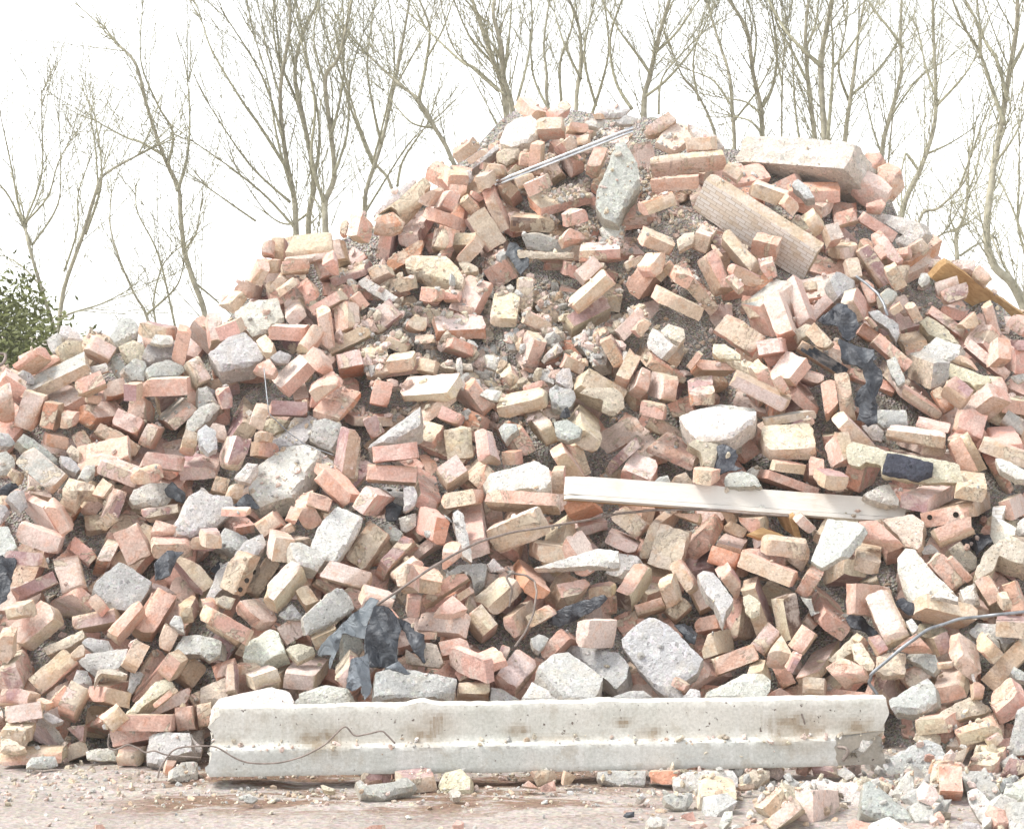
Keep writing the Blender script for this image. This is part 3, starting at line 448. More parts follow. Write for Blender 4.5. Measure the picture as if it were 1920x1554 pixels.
c;1713 7956 396;870 481 52 94;31;0;-52 5 -7 34 28 -2 30 -28 0 -10|small flat whitish concrete piece, nearest up and right of the sharp-edged pink brick
c;1529 8135 409;891 448 -35 -70;32;4;-58 -4 -42 29 14 30 62 4 45 -33 -22 -26|small flat tan concrete piece, nearest up and left of the sharp-edged pink brick
c;1281 8177 415;929 366 -19 -48;30;8;-58 19 -21 57 11 31 42 -11 57 -42 9 -37 -39 -17|black crumpled felt scrap, nearest left of the notched upright brick
c;1430 8091 494;848 517 61 99;30;8;-43 23 -6 39 30 -1 36 -40 -17 -21|black crumpled felt scrap, nearest up and right of the notched upright brick
c;1784 7843 294;898 436 29 59;30;6;-28 9 -10 35 28 3 21 -28 -10 -18|small flat grey concrete piece, nearest above the right edge concrete
c;1426 7953 455;900 415 -57 -122;30;6;-25 14 -3 29 23 -7 5 -36|small flat grey concrete piece, nearest right of the notched upright brick
c;1637 7849 245;857 491 -77 -134;30;0;-24 53 -13 54 25 -57 13 -49|small long whitish concrete piece, nearest up and right of the mortared brick cluster
c;1512 7165 40;923 354 -53 -138;65;6;-73 50 11 65 59 -20 48 -65 -46 -28|rough grey concrete piece, nearest right of the upright orange brick
c;1447 6780 36;888 392 -98 -221;74;0;-77 69 -45 80 5 38 70 -48 69 -79 36 -83 -62 27|rough whitish concrete piece, nearest down and right of the upright orange brick
c;1616 7246 33;857 449 117 223;30;6;-48 5 41 23 47 7 -40 -35|small flat grey concrete piece, nearest below the right edge concrete
c;1606 7090 38;896 416 -64 -139;43;0;-46 -33 -31 16 36 53 41 -35|small flat whitish concrete piece, nearest below the right edge concrete
c;1518 6670 37;909 395 -53 -123;38;6;-43 57 29 62 33 -57 -19 -60|flat grey concrete piece, nearest down and right of the upright orange brick
c;1265 7138 37;808 577 -69 -97;39;0;-49 -24 -1 50 20 58 29 -27 2 -57|small flat whitish concrete piece, nearest down and left of the dark grey rock
c;1333 7193 37;860 407 131 277;34;6;-39 -4 59 37 34 -1 -52 -31|small flat grey concrete piece, nearest below the dark grey rock
c;1256 6770 37;952 304 -7 -23;40;6;-47 17 14 82 26 0 34 -44 -27 -54|flat grey concrete piece, nearest down and left of the upright orange brick
c;1042 7070 36;844 462 -131 -238;61;0;-108 33 6 35 65 45 80 -36 48 -77 7 1 -100 0|rough whitish concrete piece, nearest left of the triangular grey piece
c;1111 6545 40;922 387 -14 -34;37;0;-60 13 0 41 56 0 54 -22 -50 -32|flat whitish concrete piece, nearest below the triangular grey piece
c;1105 7370 36;861 484 -75 -133;30;0;-35 3 -4 24 35 -5 4 -22|small flat whitish concrete piece, nearest up and left of the triangular grey piece
c;1170 7210 37;847 527 -40 -64;30;3;-54 9 -36 24 63 -2 56 -28 -29 -2|small long cream mortar piece, nearest above the triangular grey piece
c;1346 6560 38;780 588 -131 -173;30;6;-38 -2 -7 18 27 14 42 -10 -24 -20|small long grey concrete piece, nearest down and right of the upright orange brick
c;640 7237 37;847 529 29 46;36;0;-117 11 -79 32 39 37 83 36 99 6 96 -27 44 -30 -51 -35 -113 -30|long whitish concrete piece, nearest below the black-speckled white piece
c;521 6950 37;908 398 53 122;31;6;-48 18 -12 28 53 24 50 -4 17 -34 -18 -27 -42 -6|small flat grey concrete piece, nearest down and left of the black-speckled white piece
c;644 6680 37;926 378 5 12;30;0;-25 -24 -4 27 23 31 20 3 -13 -36|small flat whitish concrete piece, nearest down and left of the long concrete beam's right half
c;431 6640 39;931 328 52 149;30;0;-32 3 -12 22 45 9 25 -19 -27 -15|small flat whitish concrete piece, second nearest down and right of the long concrete beam's middle
c;352 6690 38;909 416 7 16;30;8;-19 -5 -11 7 15 6 15 -9|black crumpled felt scrap, nearest down and right of the long concrete beam's middle
c;411 7010 37;917 324 77 219;30;0;-19 -1 10 18 16 -5 -7 -12|small flat whitish concrete piece, nearest down and right of the long concrete beam's middle
c;359 7310 37;945 327 2 6;30;6;-77 26 84 30 78 -22 -6 -26 -78 -7|long grey concrete piece, nearest down and right of the long concrete beam's middle
c;794 7300 37;907 406 -45 -100;33;4;-51 -3 -6 33 49 31 51 6 -1 -34 -41 -32|small flat tan concrete piece, nearest down and left of the long concrete beam's right half
c;895 7190 37;883 469 15 28;30;0;-30 4 12 27 39 7 11 -23 -32 -15|small flat whitish concrete piece, nearest below the long concrete beam's right half
c;934 7050 38;904 380 -76 -180;41;6;-45 -1 -11 49 19 47 36 -47 0 -47|small flat grey concrete piece, nearest below the long concrete beam's right half
c;-1098 7788 71;799 482 185 307;39;0;-39 10 1 34 49 36 19 -43 -30 -36|small flat whitish concrete piece, nearest right of the two-tone grey block
c;-1088 7410 36;787 464 207 351;34;0;-60 -14 -42 19 1 32 75 25 50 -35 -23 -27|small long whitish concrete piece, nearest down and right of the two-tone grey block
c;-825 6970 37;835 549 -23 -35;30;6;-23 9 1 17 27 0 10 -15 -15 -11|small flat grey concrete piece, nearest down and left of the long concrete beam's left half
c;-569 7993 375;815 509 147 235;45;6;-31 42 3 52 40 19 44 -19 -9 -52 -46 -41|small flat grey concrete piece, nearest left of the black felt heap
c;-449 7953 364;787 608 60 78;34;6;-38 15 -17 38 22 25 45 0 36 -31 -12 -30 -35 -17|small flat grey concrete piece, nearest right of the black felt heap
c;-417 7110 45;909 360 76 193;41;6;-80 29 -61 39 -47 13 34 17 96 30 127 -10 48 -27 1 -43 -42 -27 -72 -21|long grey concrete piece, nearest below the scorched masonry block
c;-190 7230 37;863 467 -92 -169;46;3;-53 -19 -40 31 11 48 51 22 62 -37 -33 -45|flat cream mortar piece, nearest down and left of the long concrete beam's middle
c;-179 7060 38;939 342 12 33;30;0;-20 13 0 19 19 0 13 -16 -11 -15|small flat whitish concrete piece, nearest down and left of the long concrete beam's middle
c;-594 7140 37;905 423 -23 -49;30;3;-24 9 -14 12 26 -3 24 -11 -12 -7|small long cream mortar piece, nearest down and right of the long concrete beam's left half"""
TAGGED="""q;-873 9501 1860;853 521 -23 -37;74;3;-87 -29 -53 51 103 67 118 -33 -82 -56|crest_block
q;-855 9449 1807;802 580 84 115;33;0;-99 2 102 28 110 11 4 -15 -115 -26|crest_block
c;32 10102 2395;913 404 -22 -50;88;0;-85 -54 -60 48 -22 84 47 109 91 53 85 -6 53 -56 -29 -98 -80 -76|white_slab_top
c;452 9685 2128;852 524 2 4;96;6;-1 209 38 220 93 108 102 -3 39 -102 9 -189 -57 -167 -90 -113 -88 -30 -43 75|curved_slab
b;1045 9566 1942;890 -345 298 14;566 200 62;11 3 4|tiled_block
b;767 9785 2227;930 -357 -11 -86;325 93 32;1 0 3|masonry_top
b;706 9723 2137;831 -549 15 -85;207 56 31;1 1 1|masonry_top
b;1327 10068 2212;106 274 803 518;568 133 354;13 13 13|wall_chunk
q;1601 9975 2247;811 574 -66 -94;58;1;-63 -5 -31 48 28 47 58 9 16 -49 -8 -49|wall_chunk
q;1659 9922 2176;783 594 -112 -148;68;1;-50 50 -2 70 49 47 63 -20 9 -91 -23 -59 -47 3|wall_chunk
q;1587 9861 2140;857 514 -3 -6;96;0;-90 17 -18 74 38 40 83 -17 30 -85 -44 -28|wall_chunk
q;1580 9747 2043;806 584 -56 -78;34;1;-43 10 23 30 43 9 19 -27 -43 -21|wall_chunk
c;1663 9719 1939;700 623 -232 -260;88;0;-209 88 -124 82 12 53 108 26 139 -23 124 -47 62 -89 12 -78 -8 -43 35 -25 -40 16 -120 43|round_concrete
b;2122 9814 1597;444 38 -397 -802;1130 98 29;10 10 10|timber_end
q;-331 9531 1746;819 560 -73 -107;97;3;-137 61 -109 81 44 77 99 28 134 -23 129 -69 56 -81 -24 -63 -69 -12 -126 4|mortar_block
c;31 9622 1801;864 474 -80 -146;30;8;-59 21 -49 79 -12 67 53 -9 54 -43 20 -77 -8 -37|black_felt_small
c;318 9256 1436;855 465 -108 -199;90;6;-96 37 -21 95 61 64 86 -76 41 -98 -18 -23 -55 4|angular_grey
b;1070 9206 1591;254 -269 919 139;188 117 157;6 1 0|masonry_gash
b;1154 9286 1507;280 -524 -565 -572;170 71 652;0 1 0|masonry_gash
q;1141 9169 1620;744 619 -161 -193;89;0;-63 53 0 113 85 -68 23 -114 -46 16|masonry_gash
q;980 9148 1594;780 599 -111 -144;54;3;-59 24 42 51 34 -38 -17 -38|masonry_gash
b;973 8794 1262;764 -605 200 99;245 58 108;0 4 4|plastered_strip
c;795 8699 1156;922 375 -37 -91;93;0;-149 15 -83 55 2 74 47 57 152 46 150 4 58 -91 -61 -111 -118 -46|plastered_slab
q;1557 9247 1635;794 574 118 162;47;6;-35 17 3 46 42 27 41 -7 -16 -51 -34 -32|holed_grey
b;1945 9179 1376;173 -323 -688 -626;210 41 108;0 0 5|purple_long
c;1520 8852 1337;837 538 -54 -84;38;6;-42 53 -8 73 33 -23 33 -42 7 -56 -24 -4|pitted_concrete
c;1319 9027 1529;785 615 -45 -57;30;8;-88 7 -44 44 -13 77 13 81 58 40 76 -11 63 -57 36 -80 10 -66 -4 -20 -35 -7 -71 -7|black_felt_slope
c;1370 8902 1400;789 610 -47 -60;30;8;-72 66 -33 53 63 16 77 -15 29 -61 -6 -43 -59 -16|black_felt_slope
c;1396 8757 1249;794 603 -48 -63;30;8;-24 102 6 142 49 89 54 53 24 -10 29 -28 33 -117 -1 -126 -40 -95 -36 -51 -53 -20 -36 21 -6 43|black_felt_slope
b;1611 9198 1284;646 269 130 702;693 193 42;1 4 0|big_slope_brick
c;-1173 8441 818;836 493 122 207;95;0;-115 -45 -71 3 -38 67 11 93 60 68 130 60 141 -1 55 -57 -58 -98 -109 -87|white_wedge
c;-1434 8186 557;837 546 22 34;94;6;-112 -21 -90 30 -11 102 42 76 112 24 74 -52 27 -86 -42 -72|pale_grey_slab
b;-1188 8302 599;361 -238 -752 -498;167 58 108;3 4 5|burgundy_cream
c;-1850 8165 595;864 457 99 188;30;8;-29 81 36 78 41 59 16 -14 -10 -91 -53 -111|felt_left_edge
c;-730 8795 1091;797 598 53 70;62;6;-63 -21 -52 56 -4 69 61 46 50 -31 36 -75 -29 -43|dark_blue_rock
c;-873 8666 942;930 367 -1 -3;110;0;-144 -64 -115 54 -19 151 63 169 122 139 129 90 104 19 67 -70 44 -105 -19 -122 -94 -151 -132 -99|large_white_slab
b;-463 8570 950;-40 8 771 635;196 63 108;1 1 4|long_pink_front
c;-463 8649 1107;930 355 -35 -90;95;6;-85 -80 -44 -18 85 151 103 52 4 -36 -61 -67|thin_strip
b;-471 8686 848;-42 -174 981 81;114 211 46;6 8 6|holed_brick
c;-652 8253 754;875 463 67 126;106;0;-95 -44 -62 28 -18 78 24 115 115 65 107 37 36 -60 -13 -123 -92 -93|rough_cream_slab
c;-1000 8452 837;848 525 34 55;30;8;-56 -2 -1 47 44 -17 32 -21 -18 -7|felt_wedge
c;23 8533 937;928 368 -20 -51;84;0;-138 -6 -111 29 -12 65 55 98 113 61 126 -9 100 -61 40 -44 -60 -68 -112 -63|mortared_pair
b;45 8472 851;16 68 813 578;272 49 133;1 0 4|mortared_pair
c;803 8809 1139;922 375 -37 -91;105;0;-147 5 -149 29 -91 72 8 104 146 81 158 38 78 -5 103 -58 19 -89 -32 -107 -96 -67|holed_gypsum
b;791 8829 1088;4 -4 977 213;203 110 54;0 4 4|holed_gypsum
b;826 8949 1134;51 361 921 138;297 119 59;0 4 4|holed_gypsum
c;833 8611 993;763 591 -160 -207;30;8;-58 -6 -42 61 -10 66 30 49 34 15 32 -12 71 -28 12 -38 -23 -57 -48 -49|black_felt_middle
b;1077 8711 1067;272 -630 -672 -278;131 205 64;3 4 4|yellow_cluster
b;1056 8727 784;508 429 395 634;441 109 23;10 10 10|dark_plank
c;1444 8482 995;788 610 -52 -67;79;3;-171 74 -151 87 -8 49 232 9 248 0 265 -68 133 -69 92 -65 -41 -45 -41 -7 -100 10 -125 -12 -166 0 -175 39|black_patch_slab
c;1491 8446 986;788 609 -53 -69;30;7;-73 55 14 39 99 17 95 -33 46 -55 -93 -26 -89 4|black_patch_slab
b;1851 8966 820;976 -8 -116 -185;205 1187 60;4 4 1|round_hole_brick
c;1193 8245 717;924 363 -45 -115;30;0;-77 -60 -39 124 73 111 114 78 52 -44 -39 -118 -83 -87|flat_white_tile
c;1467 8133 621;840 533 -55 -87;109;0;-64 54 -36 94 0 90 57 14 161 -92 -12 -124 -45 -48 -63 15|large_oval_slab
q;1843 8387 781;929 362 -28 -73;56;11;-46 -23 -34 85 15 91 -4 17 47 -22 42 -61 -20 -85|small_mosaic
b;-993 8168 611;457 -354 683 447;161 100 56;3 4 4|brick_three_holes
c;-647 7950 505;765 631 82 99;82;6;-100 -25 -51 20 23 78 48 77 78 40 89 4 43 -34 -38 -75 -90 -85|oval_grey_slab
c;-362 7792 269;877 455 71 137;61;6;-134 -60 -110 50 -60 61 35 51 179 9 163 -59 -69 -51|scorched_masonry
c;244 8234 471;715 688 -84 -88;30;8;-115 -24 -48 11 27 38 102 57 115 45 86 15 3 -32 -64 -63 -107 -48|charred_strip
b;15 8005 274;65 -511 751 413;180 102 56;0 1 4|pink_front_brick
c;198 7915 267;947 321 2 6;110;6;-119 26 -102 64 -49 124 7 135 126 9 107 -67 82 -104 -8 -109 -46 -72|grey_slab_front
c;316 8117 295;924 343 -59 -160;96;6;-150 50 -131 79 -69 72 63 53 114 -3 120 -66 93 -115 32 -67 -78 1|grey_wedge_front
c;745 8201 539;913 407 -13 -29;68;6;-65 87 -40 103 -3 93 68 -27 39 -81 30 -126 7 -62 -37 17|mottled_strip
c;877 8189 493;887 438 -63 -128;35;3;-36 37 -13 52 33 15 34 -32 3 -47 -21 -24|mortar_lump
c;536 8025 332;838 542 -38 -59;110;6;-146 60 -103 107 -60 137 -28 142 21 118 83 61 153 -8 131 -62 68 -109 94 -161 38 -163 -27 -111 -90 -34 -140 31|big_grey_slab
c;828 7942 235;900 410 61 134;55;0;-148 -16 -57 21 12 54 88 50 110 21 93 -25 58 -55 -152 -48|speckled_white_chunk
b;1356 8046 464;199 -569 -667 -437;204 95 58;0 3 4|notched_brick
q;1190 7946 286;789 579 -123 -167;63;1;-77 11 -23 51 6 44 61 20 76 -23 16 -31 -14 -53 -46 -19|rose_chunk
c;1417 7802 215;844 471 -125 -223;70;6;-101 -15 24 81 59 46 72 -3 20 -50 -76 -59|grey_wedge_beam_end
b;1612 7936 343;457 -543 693 -124;157 57 107;1 0 0|sharp_edged_brick
c;1563 7771 169;874 481 35 64;53;3;-103 -27 -65 9 46 61 108 26 120 5 -31 -29 -74 -44|mortared_cluster
b;1587 7959 137;63 853 516 46;623 118 55;1 3 1|mortared_cluster
b;1604 7715 122;146 0 980 135;156 105 53;1 1 3|mortared_cluster
c;1591 7698 100;902 430 -11 -23;53;3;-92 -36 -51 3 96 61 88 17 -40 -45|mortared_cluster
q;1505 7728 95;760 642 -66 -78;33;1;-51 1 21 27 32 0 -2 -28|mortared_cluster
c;1738 7639 125;818 564 -64 -93;34;6;-27 -23 -5 78 32 106 33 -75 -33 -85|grey_concrete_right
c;1380 7571 45;900 435 -13 -26;77;6;-122 -13 -28 48 38 78 85 53 103 -6 48 -40 -27 -45 -96 -75|grey_rock_front
b;1411 7178 29;293 -671 -591 -337;103 73 177;1 2 3|upright_orange
c;1356 7130 37;902 429 -22 -46;30;3;-22 -11 -3 85 19 98 21 -6 3 -81 -18 -82|upright_orange
c;1148 6791 49;920 388 24 56;78;6;-84 -12 -61 87 -35 98 56 -8 71 -52 58 -67 -6 -42|triangular_grey
c;-902 7691 213;916 373 -56 -138;99;0;-131 -79 -142 -32 -128 17 -53 45 4 63 53 80 125 60 153 24 171 -22 56 -39 -111 -115|concrete_lump_beam
c;-1177 7585 81;882 464 -38 -73;62;6;-72 41 -40 56 70 60 90 -8 8 -31 6 -63 -63 -54|grey_block_beam_end
c;-634 7748 229;835 551 6 10;40;0;-108 12 -16 43 62 31 90 -13 78 -36 -106 -36|smooth_round_slab
b;-485 10016 2069;152 -788 -590 -93;553 75 23;13 13 13|rendered_wedge
c;-499 9817 2092;802 597 -5 -7;89;0;-105 -96 -29 7 71 81 79 72 72 44 3 -18 -89 -88|rendered_wedge
q;-449 9795 2062;772 631 49 60;110;3;-142 -57 -48 8 28 80 68 113 102 77 71 53 65 -3 29 -44 -11 -84 -26 -84 -56 -36 -79 -21|rendered_wedge
q;-517 9692 1970;843 528 54 86;55;2;-77 -29 -65 23 6 50 28 28 57 -2 47 -28 4 -42|rendered_wedge
c;-586 7895 421;825 564 21 31;106;9;83 133 115 121 99 96 75 40 66 -17 19 -4 -12 8 -28 -48 -59 -119 -63 -103 -51 -71 -98 -63 -90 -31 -51 5 0 57|felt_heap
c;-459 7885 412;825 564 16 24;30;8;-28 116 20 112 59 71 66 27 50 -62 58 -94 -20 -105 -44 -109 -59 -37 -59 28 -43 56|felt_heap
c;-532 7760 285;830 557 19 28;44;9;-29 71 29 90 37 31 40 -48 21 -75 9 -24 -25 -40 -48 -28 -33 24|felt_heap
c;-337 7884 398;826 563 12 18;30;8;-64 86 -25 69 -1 29 26 25 30 -23 18 -35 34 -72 22 -75 -9 -27 -33 25|felt_heap
c;-396 7791 314;829 559 14 21;30;9;-47 5 0 29 39 -15 23 -15 -16 -3|felt_heap"""
